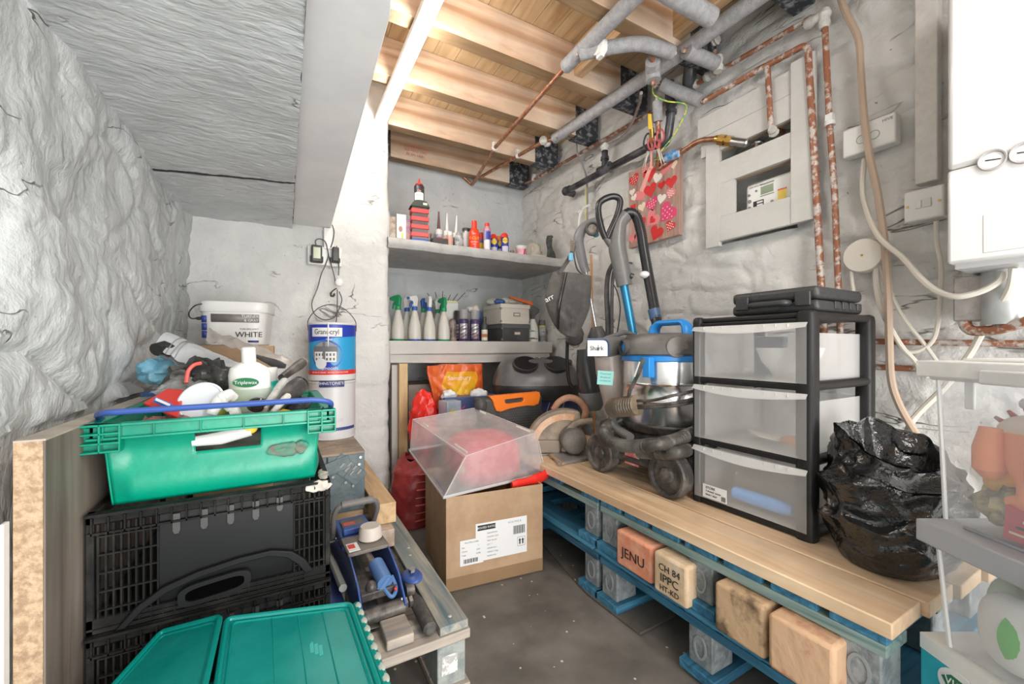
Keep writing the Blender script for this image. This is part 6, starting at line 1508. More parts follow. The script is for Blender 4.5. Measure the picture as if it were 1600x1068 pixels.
# contents seen through it
cen = (R0[0]+R0[2])/2
b = MB(); c1 = W(770, 740, Z=.45); c1.y += .06
b.ell((cen.x+.035, cen.y-.01, .445), (.170, .150, .125), 44, 26, nz=.010, ns=9, sq=.55); tag(b.build('red_cushion', P('soft_red', (.78, .06, .09), (.7, .05, .07), 9, rough=.5)), 'smooth red plastic bundle under the clear box', 'bundle')
b = MB(); c2 = W(704, 725, Z=.47); b.ell((cen.x-.075, cen.y-.03, .47), (.05, .045, .060), nz=.006, ns=16); tag(b.build('dark_red_cap', P('deep_red', (.62, .05, .06), rough=.5)), 'darker red cap shape at the left under the clear box', 'cap')
b = MB(); c3 = W(700, 752, Z=.42); b.ell((cen.x-.085, cen.y-.10, .425), (.045, .04, .065), nz=.006, ns=16); tag(b.build('yellow_bundle', P('dull_yellow', (.68, .58, .18), rough=.6)), 'dull yellow bundle at the front left under the clear box', 'bundle')
b = MB(); cf = W(712, 690, Z=.53); b.add([cf+V((-.03, 0, -.05)), cf+V((.03, .0, -.03)), cf+V((.045, 0, .03)), cf+V((-.03, .006, -.05)), cf+V((.03, .006, -.03)), cf+V((.045, .006, .03))], [(0, 1, 2), (5, 4, 3), (0, 3, 4, 1), (1, 4, 5, 2), (2, 5, 3, 0)]); tag(b.build('pink_flap', P('pink_flap', (.75, .3, .32), rough=.5)), 'small pink pointed flap standing up inside the clear box', 'flap')
# blue and red bags round the carton rim
b = MB(); a_ = pA_+V((-sin(ang), cos(ang), 0))*.30+V((0, 0, hC)); c_ = pA_+V((-sin(ang), cos(ang), 0))*.06+V((0, 0, hC))
nn = V((-sin(ang), cos(ang), 0))
ed_ = ex.normalized()*.010; b.slab([a_+ed_+V((0, 0, -.05)), c_+ed_+V((0, 0, -.05)), c_+ed_+V((0, 0, .006)), a_+ed_+V((0, 0, .018))], ex, .003); o = tag(b.build('blue_packet', P('blue_packet', (.03, .12, .5), (.05, .1, .35), 9, rough=.35)), 'blue packet with white lettering at the left rim of the carton', 'packet')
b = MB(); pr_ = [wz(800, 758, hC+.0), wz(848, 744, hC+.012), wz(858, 728, hC+.02), wz(851, 713, hC+.03)]
b.tube(spl(pr_, 6), lambda i, q: .016+.010*sin(pi*q)+.004*sin(i*1.7), 12, flat=.5)
tag(b.build('red_carrier_bag', P('red_film', (.80, .03, .02))), 'bright red plastic bag edge spilling over the right rim of the carton', 'bag')
# ================================================================== CLEAR TUBS AT THE RIGHT EDGE
C0 = W(1462, 800, d=.83); C0.z = 0
ax = V((-SN, -CS, 0)); az = atan2(ax.y, ax.x)          # the long side comes towards the camera
# local frame: +X runs along the long side towards the camera, local +Y points to the room's right wall side
TL, TWd = .42, .30
MT0 = T(C0) @ Rz(az)
tub_m = clear('tub_clear', (.74, .75, .77), .30, .2); tub_e = clear('tub_edge', (.80, .80, .80), .72, .25)
def tub(z0, h, label, lidm, lid_z, taper=.012):
    t = thing('storage_tub', label, 'storage tub', (C0.x, C0.y, z0), az, group=None)
    o = [(0, 0), (TL, 0), (TL, TWd), (0, TWd)]
    i_ = [(taper, taper), (TL-taper, taper), (TL-taper, TWd-taper), (taper, TWd-taper)]
    b = MB(); vs = [(x, y, 0) for x, y in i_]+[(x, y, h) for x, y in o]
    b.add(vs, [(0, 3, 2, 1), (0, 1, 5, 4), (1, 2, 6, 5), (2, 3, 7, 6), (3, 0, 4, 7)])
    ob = b.build('body', tub_m, t, angle=20); bv_ = ob.modifiers.new('bevel', 'BEVEL'); bv_.width = .014; bv_.segments = 4
    b = MB(); b.tube([V(vs[4])+V((-.003, -.003, 0)), V(vs[5])+V((.003, -.003, 0)), V(vs[6])+V((.003, .003, 0)), V(vs[7])+V((-.003, .003, 0))], .005, 8, closed=True); b.build('rim', tub_e, t)
    b = MB(); b.tube([(taper+.004, taper, .004), (.003, .002, h)], .004, 6); b.build('corner_edge', tub_e, t)
    b = MB(); b.bb((-.020, -.022, h+.001), (TL+.02, TWd+.02, h+lid_z)); b.bb((.03, .02, h+lid_z-.001), (TL-.03, TWd-.03, h+lid_z+.006)); b.build('lid', lidm, t, bevel=.010, seg=3)
    return t
# azimuth frame: local +Y = left of travel
s_ = (Rz(az) @ V((0, 1, 0)))
lower_z = .400; lh = .200
t = tub(lower_z, lh, 'lower clear storage tub with a grey clip lid on the blue and white box', P('lid_grey', (.42, .43, .46), rough=.3), .045)
b = MB(); b.bb((.17, -.030, lh-.03), (.25, -.020, lh+.02)); b.build('clip', P('clip_steel', (.62, .62, .62), rough=.25, metal=.6), t, bevel=.005)
upper_z = lower_z+lh+.0525; uh = .285
t = tub(upper_z, uh, 'upper clear storage tub full of colourful plastic toys', clear('lid_clear', (.82, .82, .80), .75, .3), .034, taper=.008)
b = MB(); b.bb((.10, -.030, uh-.005), (.26, -.021, uh+.021)); b.build('clip', tub_e, t, bevel=.004)
b = MB(); b.bb((.055, -.0035, uh-.055), (.072, .002, uh)); b.build('moulded_tab', tub_e, t, bevel=.002)
def inn(x, y, z, base): return MT0 @ V((x, y, base+z))
UB = upper_z+.004
sal = P('toy_salmon', (.88, .30, .14), rough=.45); tred = P('toy_red', (.60, .06, .07), rough=.4); dred = P('toy_dark_red', (.36, .04, .05), rough=.45)
def L(b): b.M = MT0; return b
# salmon rubber toy with two blunt feet and a curled tail
t = thing('rubber_toy', 'salmon pink rubber toy with two blunt legs and a curled tail', 'toy', inn(.09, .06, .02, UB))
for x_, z_ in ((.055, .0), (.135, -.006)):
    b = L(MB()); b.tube([(x_, .050, UB+.190+z_), (x_, .046, UB+.15+z_), (x_+.002, .044, UB+.112+z_), (x_+.003, .046, UB+.098+z_)], lambda i, q: (.017, .024, .024, .014)[i], 18); b.build('leg', sal, t, world=True)
b = L(MB()); b.tube(spl([(.095, .075, UB+.18), (.097, .065, UB+.135), (.115, .055, UB+.10), (.11, .050, UB+.07), (.085, .048, UB+.06)], 5), lambda i, q: .034-.022*q, 16); b.build('tail', sal, t, world=True)
b = L(MB()); b.ell((.10, .085, UB+.185), (.06, .04, .035)); b.build('body', P('toy_cream', (.75, .62, .52), rough=.5), t, world=True)
# red cylinder toy
t = thing('plastic_toy', 'red and yellow ringed plastic toy beside the salmon rubber toy', 'toy', inn(.19, .06, .06, UB))
b = L(MB()); b.tube([(.165, .058, UB+.13), (.25, .058, UB+.125)], .034, 18); b.tube([(.165, .058, UB+.085), (.25, .058, UB+.08)], .028, 18); b.build('body', tred, t, world=True)
b = L(MB()); b.tube([(.161, .058, UB+.13), (.168, .058, UB+.13)], .036, 18); b.tube([(.161, .058, UB+.085), (.168, .058, UB+.085)], .030, 18); b.build('yellow_ring', yellow, t, world=True)
t = thing('plastic_toy', 'spiky dark red plastic toy at the back of the upper tub', 'toy', inn(.06, .18, .10, UB))
b = L(MB())
for k in range(7):
    a = -.9+.3*k; b.tube([(.07, .15, UB+.14), (.07+.10*sin(a), .13, UB+.15+.08*cos(a))], lambda i, q: (.022, .003)[i], 8)
b.ell((.11, .16, UB+.15), (.09, .06, .05), nz=.012, ns=20); b.build('body', dred, t, world=True)
t = thing('plastic_toy', 'orange toy head shape with a navy blue painted patch', 'toy', inn(.2, .05, .19, UB))
b = L(MB()); b.ell((.205, .06, UB+.185), (.055, .045, .032)); b.build('body', P('toy_orange', (.85, .33, .14), rough=.4), t, world=True)
b = L(MB()); b.ell((.175, .052, UB+.188), (.024, .040, .022)); b.ell((.225, .045, UB+.20), (.03, .035, .012)); b.build('navy_patch', P('toy_navy', (.03, .04, .16), rough=.4), t, world=True)
b = L(MB()); b.tube([(.05, .12, UB+.235), (.12, .10, UB+.225), (.24, .09, UB+.215), (.3, .09, UB+.215)], lambda i, q: (.011, .008, .009, .01)[i], 12)
tag(b.build('plastic_bat', P('toy_white', (.78, .77, .80), rough=.4)), 'thin pale plastic bat lying high inside the upper tub', 'toy')
b = L(MB()); b.ell((.10, .17, UB+.20), (.05, .03, .02)); tag(b.build('plastic_toy', P('toy_blue', (.05, .15, .55), rough=.4)), 'small blue toy piece showing behind the red toys', 'toy')
b = L(MB()); b.lathe([(.0, .0), (.04, .004), (.070, .025), (.080, .05), (.076, .05), (.06, .022), (0, .012)], T(.22, .105, UB+.02) @ Rx(-.4), n=28); tag(b.build('toy_bowl', P('toy_lime', (.14, .55, .12), rough=.4)), 'bright green plastic toy bowl low in the upper tub', 'toy')
b = L(MB()); b.ell((.07, .10, UB+.045), (.055, .07, .04), nz=.02, ns=26, ridged=True); tag(b.build('plastic_toy', P('toy_murky', (.08, .10, .10), (.45, .38, .2), 26, rough=.5)), 'dark and gold jumble of small toy parts under the salmon toy', 'toy')
b = L(MB()); b.ell((.05, .09, UB+.085), (.03, .04, .03)); tag(b.build('plastic_toy', P('toy_amber', (.75, .38, .06), rough=.4)), 'amber toy ball beneath the salmon toy', 'toy')
t = thing('toy_track_box', 'flat red printed toy card standing along the bottom of the upper tub', 'toy', inn(.2, .03, 0, UB))
b = L(MB()); b.prism([(.095, .002), (.34, .002), (.34, .055), (.25, .050), (.22, .048), (.19, .052), (.15, .054), (.12, .056), (.10, .062)], .008, T(0, .030, UB) @ FX); b.build('card', P('card_red', (.50, .04, .06), rough=.5), t, world=True)
for k, z in enumerate((.014, .026, .038)):
    b = L(MB()); b.bb((.105+.01*k, .0208, UB+z), (.32, .0215, UB+z+.004)); b.build('printed_line', [P('card_cream2', (.78, .65, .5), rough=.5), ink][k % 2], t, world=True)
# inside the lower tub
LB = lower_z+.004
t = thing('baby_bottle_case', 'white rounded plastic case with a green leaf shaped inlay', 'case', inn(.10, .05, 0, LB))
b = L(MB()); b.ell((.085, .055, LB+.072), (.050, .030, .068), 30, 20, sq=.8); b.build('shell', white_pl, t, world=True)
b = L(MB())
b.grid(lambda s, q: V((.085+.050*sin(.38+.75*(s-.5)*sin(pi*q)), .055-.0315*cos(.38+.75*(s-.5)*sin(pi*q))*sqrt(max(.03, 1-((q-.5)*1.75)**2))-.001, LB+.072+.118*(q-.5))), 10, 16); b.build('green_inlay', P('leaf_green', (.10, .50, .08), rough=.4), t, world=True)
b = L(MB()); b.ell((.04, .10, LB+.09), (.03, .03, .06)); tag(b.build('baby_bottle', P('pale_green_p', (.55, .65, .5), rough=.5)), 'pale bottle with green trim at the left inside the lower tub', 'bottle')
b = L(MB()); b.tube(spl([(.075, .10, LB+.16), (.11, .10, LB+.15), (.15, .09, LB+.125)], 5), lambda i, q: .024-.006*q, 14); tag(b.build('grey_scoop', P('warm_grey', (.48, .46, .42), rough=.5)), 'warm grey curved plastic piece above the white case', 'scoop')
b = L(MB()); b.tube(spl([(.135, .045, LB+.105), (.20, .05, LB+.108), (.28, .06, LB+.10), (.34, .06, LB+.098)], 6), lambda i, q: .016+.004*sin(i*2.1), 12); tag(b.build('beige_cloth', P('beige_cloth', (.66, .60, .52), (.55, .5, .42), 40, rough=.9)), 'rolled beige cloth lying across the lower tub', 'cloth')
b = L(MB()); b.tube([(.17, .07, LB+.055), (.30, .07, LB+.055)], .040, 22); tag(b.build('grey_canister', P('pewter', (.22, .22, .23), rough=.25, metal=.4), angle=40), 'dark grey rounded canister under the beige cloth', 'canister')
b = L(MB()); b.bb((.03, .14, LB+.01), (.37, .26, LB+.17)); tag(b.build('dark_fabric', P('dark_fabric', (.05, .06, .08), (.10, .11, .13), 9, rough=.9, bump=.4, bscale=20), bevel=.03, seg=4), 'dark folded fabric filling the back of the lower tub', 'fabric')
b = L(MB()); c_ = (.235, .035, LB+.018)
for k in range(6): b.ell((c_[0]+.018*cos(k*pi/3), c_[1], c_[2]+.014*sin(k*pi/3)+.004), (.012, .006, .012))
tag(b.build('yellow_flower', yellow), 'yellow flower shaped toy at the bottom of the lower tub', 'toy')
# the box it all stands on
t = thing('humidifier_box', 'turquoise and white cardboard box under the clear tubs', 'box', inn(0, 0, 0, .0), az)
bxh = lower_z-.003
b = MB(); b.bb((-.035, .004, .001), (.36, .26, bxh)); b.build('box', P('turquoise', (.02, .42, .52), (.04, .52, .62), 4, rough=.4), t, bevel=.002)
b = MB(); b.bb((-.0355, .0034, bxh-.030), (.37, .2605, bxh+.0008)); b.build('white_top', white_pl, t)
ovo = [(.044*cos(a), .034*sin(a)) for a in [2*pi*k/28 for k in range(28)]]
b = MB(); b.prism(ovo, .001, T(.045, .0035, bxh-.062) @ FX @ Rz(-.2)); b.build('white_oval', paper, t)
b = MB(); b.prism([(-.036, .008), (-.018, .022), (.02, .020), (.036, .004), (.018, -.014), (-.004, -.028), (-.02, -.014)], .001, T(.045, .0026, bxh-.062) @ FX); b.build('green_shield', P('vicks_green', (.02, .18, .09), rough=.4), t)
text('VICKS', .022, t, T(.045, .0014, bxh-.055) @ FX, paper)
text('Warm Mist', .012, t, T(.045, .0030, bxh-.115) @ FX, P('txt_blue', (.02, .12, .3), rough=.5)); text('humidifier', .010, t, T(.045, .0030, bxh-.130) @ FX, P('txt_blue', (.02, .12, .3)))
# ================================================================== LEFT SIDE
# worktop offcut along the left wall
chip = P('chipboard', (.56, .40, .26), (.36, .24, .15), 70, rough=.8, bump=.4, bscale=120, mix=(.42, .6))
lam = wood('weathered_laminate', (.19, .15, .125), (.30, .25, .21), (.10, .08, .065), 'Z', .5, rough=.6)
t = thing('worktop_offcut', 'thick chipboard worktop offcut standing on edge along the left wall', 'board', (-.342, .92, 0))
b = MB(); b.bb((-.016, 0, 0), (.016, 1.50, .852)); b.build('chipboard_core', chip, t)
b = MB(); b.bb((.0165, .0, 0), (.019, 1.50, .852)); b.build('laminate_face', lam, t)
b = MB(); b.bb((-.0165, .0005, .852), (.019, 1.50, .855)); b.build('top_edge', P('pale_edge', (.52, .45, .38), (.42, .36, .3), 20, rough=.6), t)
b = MB(); b.bb((-.366, .902, 0), (-.3605, .918, .735)); tag(b.build('white_panel', P('white_melamine', (.75, .75, .76), rough=.4), bevel=.001), 'thin white board edge at the far left beside the worktop offcut', 'panel')

# black folding crates
ck = P('crate_black', (.012, .012, .012), (.04, .038, .035), 12, rough=.5, spec=.12, mix=(.5, .72), bump=.1, bscale=90)
def crate(z0, label, near=1.05, x0=-.318, wx=.418, dep=.55, h=.228, full=True):
    t = thing('folding_crate', label, 'crate', (x0+wx/2, near+dep/2, z0), group='black folding crates in the left stack')
    X0, X1, Y0, Y1 = -wx/2, wx/2, -dep/2, dep/2
    b = MB()
    b.bb((X0, Y0, h-.022), (X1, Y0+.014, h)); b.bb((X0, Y1-.014, h-.022), (X1, Y1, h)); b.bb((X0, Y0, h-.022), (X0+.014, Y1, h)); b.bb((X1-.014, Y0, h-.022), (X1, Y1, h))
    b.bb((X0, Y0, 0), (X1, Y1, .010)); b.bb((X0, Y0, .010), (X1, Y0+.012, .03)); b.bb((X1-.012, Y0, .01), (X1, Y1, .03))
    b.bb((X0+.012, Y0+.012, .012), (X1-.012, Y1-.012, .016))
    for cx__, cy__ in ((X0, Y0), (X1-.012, Y0), (X0, Y1-.012), (X1-.012, Y1-.012)): b.bb((cx__, cy__, 0), (cx__+.012, cy__+.012, h))
    b.build('frame', ck, t, bevel=.002, seg=1)
    # top rim step with small webs
    b = MB(); b.bb((X0+.004, Y0-.006, h-.040), (X1-.004, Y0+.002, h-.036)); b.bb((X0, Y0-.008, h-.006), (X1, Y0+.001, h-.001))
    n = 17
    for k in range(n+1): x = X0+.01+(wx-.02)*k/n; b.bb((x-.0012, Y0-.006, h-.040), (x+.0012, Y0, h-.008))
    b.build('rim_webs', ck, t)
    # front lattice left and right of the smooth panel
    pl0, pl1 = X0+.105, X1-.075
    for (a, c, nn_) in ((X0+.018, pl0, 8), (pl1, X1-.014, 6)):
        b = MB()
        for k in range(nn_+1):
            x = a+(c-a)*k/nn_; b.bb((x-.0015, Y0-.001, .028), (x+.0015, Y0+.010, h-.022))
        for k in range(5):
            z = .045+(h-.09)*k/4; b.bb((a, Y0-.003, z-.0015), (c, Y0+.009, z+.0015))
        b.build('lattice', ck, t)
    b = MB()
    def fp_(s, q): x = pl0+(pl1-pl0)*s; return (x, Y0+.008-.006*sin(pi*q)**.5, .03+(h-.052)*q)
    b.grid(fp_, 10, 12); b.build('smooth_panel', P('crate_smooth', (.012, .013, .013), rough=.4, spec=.18), t)
    for k, x in enumerate((.17, .36, .55, .74, .93)):
        xx = pl0+(pl1-pl0)*(x-.05)
        b = MB(); ll = .040 if k < 4 else .03
        b.prism([(-.006, 0), (-.006, -ll+.006), (-.003, -ll), (.003, -ll), (.006, -ll+.006), (.006, 0)], .004, T(xx, Y0+.0025, h-.024) @ FX); b.build('hinge_tab', P('tab_grey', (.06, .06, .06), rough=.3), t)
    # right side lattice
    b = MB(); nn_ = 22
    for k in range(nn_+1):
        y = Y0+.02+(dep-.04)*k/nn_; b.bb((X1-.008, y-.0015, .03), (X1+.001, y+.0015, h-.022))
    for k in range(5):
        z = .045+(h-.09)*k/4; b.bb((X1-.008, Y0+.01, z-.0015), (X1+.002, Y1-.01, z+.0015))
    b.build('side_lattice', ck, t)
    # curved hand-hold low on the front
    zc = .004
    arc_o = [(-.165, .0), (-.135, .036), (-.095, .062), (-.04, .078), (.03, .088), (.09, .090), (.13, .078), (.155, .055), (.172, .025)]
    arc_i = [(-.150, .0), (-.123, .028), (-.088, .050), (-.038, .066), (.03, .076), (.085, .078), (.118, .067), (.140, .047), (.156, .022)]
    b = MB(); b.prism(arc_o+arc_i[::-1], .008, T(.0, Y0-.004, zc) @ FX); b.build('arched_bar', P('crate_smooth', (.045, .047, .047)), t, bevel=.002, angle=60)
    ho = [(-.03+.062*math.copysign(abs(cos(a))**.5, cos(a)), .040+.022*math.copysign(abs(sin(a))**.6, sin(a))) for a in [2*pi*k/28 for k in range(28)]]
    hi_ = [(-.03+.050*math.copysign(abs(cos(a))**.5, cos(a)), .040+.013*math.copysign(abs(sin(a))**.6, sin(a))) for a in [2*pi*k/28 for k in range(28)]]
    Msk = T(.02, Y0-.005, zc) @ FX @ Matrix(((1, 0, 0, 0), (.10, 1, 0, 0), (0, 0, 1, 0), (0, 0, 0, 1)))
    b = MB(); b.ring(ho, hi_, .008, Msk); b.build('hand_hold', P('crate_smooth', (.045, .047, .047)), t)
    b = MB(); b.prism([(p[0], p[1]) for p in hi_], .0015, T(0, -.0025, 0) @ Msk); b.build('hand_hold_shade', P('hand_hold_shade_black', (.002, .002, .002), rough=1, spec=0), t)  # flat black patch painted for the shade inside the hand hold
    b = MB()
    for k in range(3): b.bb((-.15, Y0-.004, .008+.010*k), (.155, Y0+.006, .0105+.010*k))
    for k in range(18): x = -.15+.305*k/17; b.bb((x-.001, Y0-.002, .004), (x+.001, Y0+.006, .032))
    b.build('lower_webs', ck, t)
    return t
crate(.460, 'black folding crate directly under the green basket')
crate(.2305, 'black folding crate second from the top, behind the teal lid')
crate(.001, 'black folding crate at the bottom of the stack, hidden low behind the teal lid')
# paint splashes on the top crate's right corner
b = MB(); b.ell((.075, 1.047, .676), (.030, .006, .012), nz=.006, ns=60); b.ell((.088, 1.10, .686), (.012, .05, .004), nz=.004, ns=60)
tag(b.build('paint_splash', P('dried_paint', (.55, .50, .44), rough=.7)), 'dried pale paint splash on the right corner of the top black crate', 'paint')

# ---- green basket
gm = P('basket_green', (.0, .31, .19), (.0, .25, .16), 8, rough=.32, bump=.08, bscale=40)
t = thing('green_basket', 'bright green plastic basket with a blue swing bar on the black crates', 'basket', (-.109, 1.085, .6885))
gx0, gx1 = -.178, .178        # base half widths
rx0, rx1 = -.205, .207
GD = .40; GH = .165
def side(p0, p1, q0, q1, nrm, hole=None, ribs=True, nu=60, nv=22):
    """wall panel between base edge p0-p1 and rim edge q0-q1 with optional hand hole"""
    p0, p1, q0, q1, nrm = map(V, (p0, p1, q0, q1, nrm)); bb = MB(); vs = []; idx = {}
    for j in range(nv+1):
        for i in range(nu+1):
            s, q = i/nu, j/nv
            p = (p0*(1-s)+p1*s)*(1-q)+(q0*(1-s)+q1*s)*q
            if ribs: p = p+nrm*(.009*sin(q*pi*2.2+.4)*(min(1, s*12)*min(1, (1-s)*12)))
            vs.append(p)
    fs = []
    for j in range(nv):
        for i in range(nu):
            s, q = (i+.5)/nu, (j+.5)/nv
            if hole and hole[0] < s < hole[1] and hole[2] < q < hole[3]:
                continue
            fs.append((j*(nu+1)+i, j*(nu+1)+i+1, (j+1)*(nu+1)+i+1, (j+1)*(nu+1)+i))
    bb.add(vs, fs); return bb
Rt = GH
walls = [side((gx0, 0, 0), (gx1, 0, 0), (gx0-.012, -.02, Rt), (gx1+.012, -.02, Rt), (0, -1, 0), hole=(.36, .68, .55, .80)),
         side((gx0, GD, 0), (gx1, GD, 0), (gx0-.012, GD+.02, Rt), (gx1+.012, GD+.02, Rt), (0, 1, 0), hole=(.36, .66, .74, .93)),
         side((gx0, 0, 0), (gx0, GD, 0), (gx0-.012, -.02, Rt), (gx0-.012, GD+.02, Rt), (-1, 0, 0)), side((gx1, 0, 0), (gx1, GD, 0), (gx1+.012, -.02, Rt), (gx1+.012, GD+.02, Rt), (1, 0, 0))]
for k, w_ in enumerate(walls):
    o = w_.build('wall_panel', gm, t, angle=60); so_ = o.modifiers.new('thick', 'SOLIDIFY'); so_.thickness = .003
b = MB(); b.bb((gx0, 0, 0), (gx1, GD, .004)); b.build('base', gm, t)
def rimbox(b, z0, z1, o_):
    b.bb((rx0-o_, -.028-o_, z0), (rx1+o_, -.022-o_, z1)); b.bb((rx0-o_, GD+.022+o_, z0), (rx1+o_, GD+.028+o_, z1)); b.bb((rx0-o_, -.028-o_, z0), (rx0-o_+.006, GD+.028+o_, z1)); b.bb((rx1+o_-.006, -.028-o_, z0), (rx1+o_, GD+.028+o_, z1))
b = MB()
rimbox(b, Rt-.028, Rt-.003, 0.0)
# flanges top and bottom of the rim, stepping down at the corners
b.bb((rx0-.004, -.036, Rt-.006), (rx1+.004, -.018, Rt)); b.bb((rx0-.004, -.036, Rt-.031), (rx1+.004, -.020, Rt-.026))
b.bb((rx0-.004, GD+.018, Rt-.006), (rx1+.004, GD+.036, Rt)); b.bb((rx0-.008, -.036, Rt-.006), (rx0+.010, GD+.036, Rt)); b.bb((rx1-.010, -.036, Rt-.006), (rx1+.008, GD+.036, Rt))
for k in range(6):
    x = rx0+.02+(rx1-rx0-.04)*k/5; b.bb((x-.0015, -.036, Rt-.030), (x+.0015, -.022, Rt-.003))
b.build('rim', gm, t, bevel=.001, seg=1)
for s_ in (-1, 1):
    b = MB(); xa, xb_ = (rx0-.012, rx0+.045) if s_ < 0 else (rx1-.045, rx1+.012)
    for z in (Rt-.052, Rt-.036, Rt-.018, Rt-.002): b.bb((xa, -.042, z-.002), (xb_, -.020, z+.002))
    for x in (xa, (xa+xb_)/2, xb_): b.bb((x-.0018, -.042, Rt-.054), (x+.0018, -.020, Rt))
    b.bb((xa, -.024, Rt-.054), (xb_, -.020, Rt)); b.build('corner_bracket', gm, t, bevel=.001, seg=1)
bl = P('bar_blue', (.045, .10, .36), rough=.35)
b = MB(); b.tube(seglist([(rx0-.006, .07, Rt-.012), (rx0-.004, .02, Rt+.012), (rx0+.02, -.022, Rt+.020), (rx1-.03, -.022, Rt+.022), (rx1+.006, -.018, Rt+.014), (rx1+.008, .03, Rt-.012)], .02), .0062, 10); b.build('swing_bar', bl, t)
b = MB(); b.ell((.115, -.012, .075), (.038, .003, .014), nz=.005, ns=50); b.ell((.15, -.013, .078), (.014, .003, .014), nz=.004, ns=60); b.build('worn_print', P('worn_green', (.05, .22, .15), (.14, .13, .10), 60, rough=.6), t)

# ---- contents heaped in the basket (world positions)
def BK(u, v, Y): return W(u, v, Y=Y)
def bottle2(name, c, label, cat='bottle'): return thing(name, label, cat, c)
ZBs = .69
# white wax bottle
c = BK(391, 612, 1.24)
t = thing('wax_bottle', 'white shouldered bottle with an oval dark green label in the basket', 'bottle', c, -.25)
M_ = Rx(.12)
b = MB(M_); b.lathe([(0, -.05), (.036, -.05), (.041, -.04), (.042, .045), (.038, .062), (.020, .075), (.014, .078), (0, .078)], n=32, sy=.62, sx=1.12); b.build('bottle', white_pl, t)
b = MB(M_); b.lathe([(.015, .076), (.016, .080), (.016, .112), (.013, .115), (0, .115)], n=20); b.build('cap', white_pl, t)
ovl = [(.029*cos(a), .012*sin(a)) for a in [2*pi*k/26 for k in range(26)]]; ovi = [(.031*cos(a), .014*sin(a)) for a in [2*pi*k/26 for k in range(26)]]
b = MB(M_); b.prism(ovl, .001, T(.0, -.0268, .030) @ FX); b.build('green_oval', P('oval_green', (.03, .20, .09), rough=.4), t)
text('Triplewax', .0125, t, M_ @ T(0, -.0286, .030) @ FX, paper)
b = MB(M_); b.lathe([(.0425, -.045), (.0428, -.025), (.0425, .012)], n=32, sy=.62, sx=1.12); b.build('lower_label', clear('pale_label', (.55, .68, .55), .5, .4), t)
# lime tub on its side
c = BK(325, 636, 1.17)
ax_ = (BK(290, 618, 1.10)-BK(345, 660, 1.26)).normalized()
t = thing('lime_tub', 'lime green tub lying on its side showing its pale round base', 'tub', c)
MQ = (ax_).to_track_quat('Z', 'Y').to_matrix().to_4x4() @ Matrix.Scale(1.12, 4)
b = MB(MQ); b.lathe([(0, -.075), (.034, -.075), (.036, -.07), (.041, .03), (.040, .031), (0, .031)], n=36); b.build('tub', P('lime_tub', (.42, .50, .05), (.50, .56, .10), 6, rough=.4), t)
b = MB(MQ); b.lathe([(.041, .030), (.0415, .034), (.038, .036), (.036, .033), (0, .033)], n=36); b.build('base_disc', P('pale_blue_white', (.70, .74, .78), rough=.4), t)
text('31 08', .012, t, MQ @ T(.0, -.012, .0345), ink_grey, ext=.0002)
# white trigger head lying over
t = thing('trigger_head', 'white trigger spray head lying across the lime tub', 'spray head', BK(350, 632, 1.16))
b = MB(); b.tube([BK(330, 646, 1.11), BK(336, 634, 1.11), BK(346, 622, 1.12), BK(358, 616, 1.14), BK(366, 621, 1.15)], lambda i, q: (.011, .013, .014, .013, .010)[i], 14); b.build('head', white_pl, t, world=True)
b = MB(); b.tube([BK(345, 616, 1.11), BK(350, 630, 1.11), BK(358, 640, 1.12)], lambda i, q: (.006, .008, .006)[i], 10); b.build('trigger', white_pl, t, world=True)
b = MB(); b.tube([BK(374, 640, 1.14), BK(360, 645, 1.14)], lambda i, q: (.018, .016)[i], 16); b.build('collar', white_pl, t, world=True)
b = MB(); p_ = [BK(322, 676, 1.10), BK(360, 668, 1.10), BK(366, 650, 1.12), BK(332, 655, 1.12)]; b.slab(p_, (0, -1, .4), .008); t = tag(b.build('white_carton', P('carton_white_green', (.74, .76, .70), (.35, .5, .12), 26, rough=.5, mix=(.55, .6)), bevel=.002), 'small white pack with green print lying in front of the lime tub', 'pack')
# red packet under film
t = thing('red_packet', 'red packet with a blue and white strip at the left of the basket', 'packet', BK(255, 640, 1.12))
b = MB(); pq = [BK(225, 632, 1.14), BK(278, 655, 1.09), BK(290, 612, 1.20), BK(262, 610, 1.24)]; b.slab(pq, (0, -.5, 1), .006); b.build('packet', red, t, world=True, bevel=.001)
b = MB(); pq2 = [BK(240, 632, 1.115), BK(268, 644, 1.095), BK(270, 636, 1.11), BK(243, 625, 1.13)]; b.slab([p+V((0, -.002, .006)) for p in pq2], (0, -.5, 1), .002); b.build('blue_strip', blue, t, world=True)
b = MB(); pq3 = [BK(243, 631.5, 1.11), BK(266, 641.5, 1.092), BK(267, 638, 1.10), BK(245, 628, 1.12)]; b.slab([p+V((0, -.004, .009)) for p in pq3], (0, -.5, 1), .001); b.build('white_strip', paper, t, world=True)
b = MB()
def film(s, q):
    p = (BK(232, 622, 1.20)*(1-s)+BK(330, 606, 1.30)*s)*(1-q)+(BK(262, 600, 1.36)*(1-s)+BK(318, 585, 1.40)*s)*q
    return p+V((0, 0, .012*(1-2*abs(noise.noise(p*26)))+.02*sin(pi*q)*sin(pi*s)))
b.grid(film, 26, 20); tag(b.build('clear_film', clear('film_clear', (.70, .70, .68), .30, .12), angle=60), 'sheet of crinkled clear film behind the lime tub', 'film')
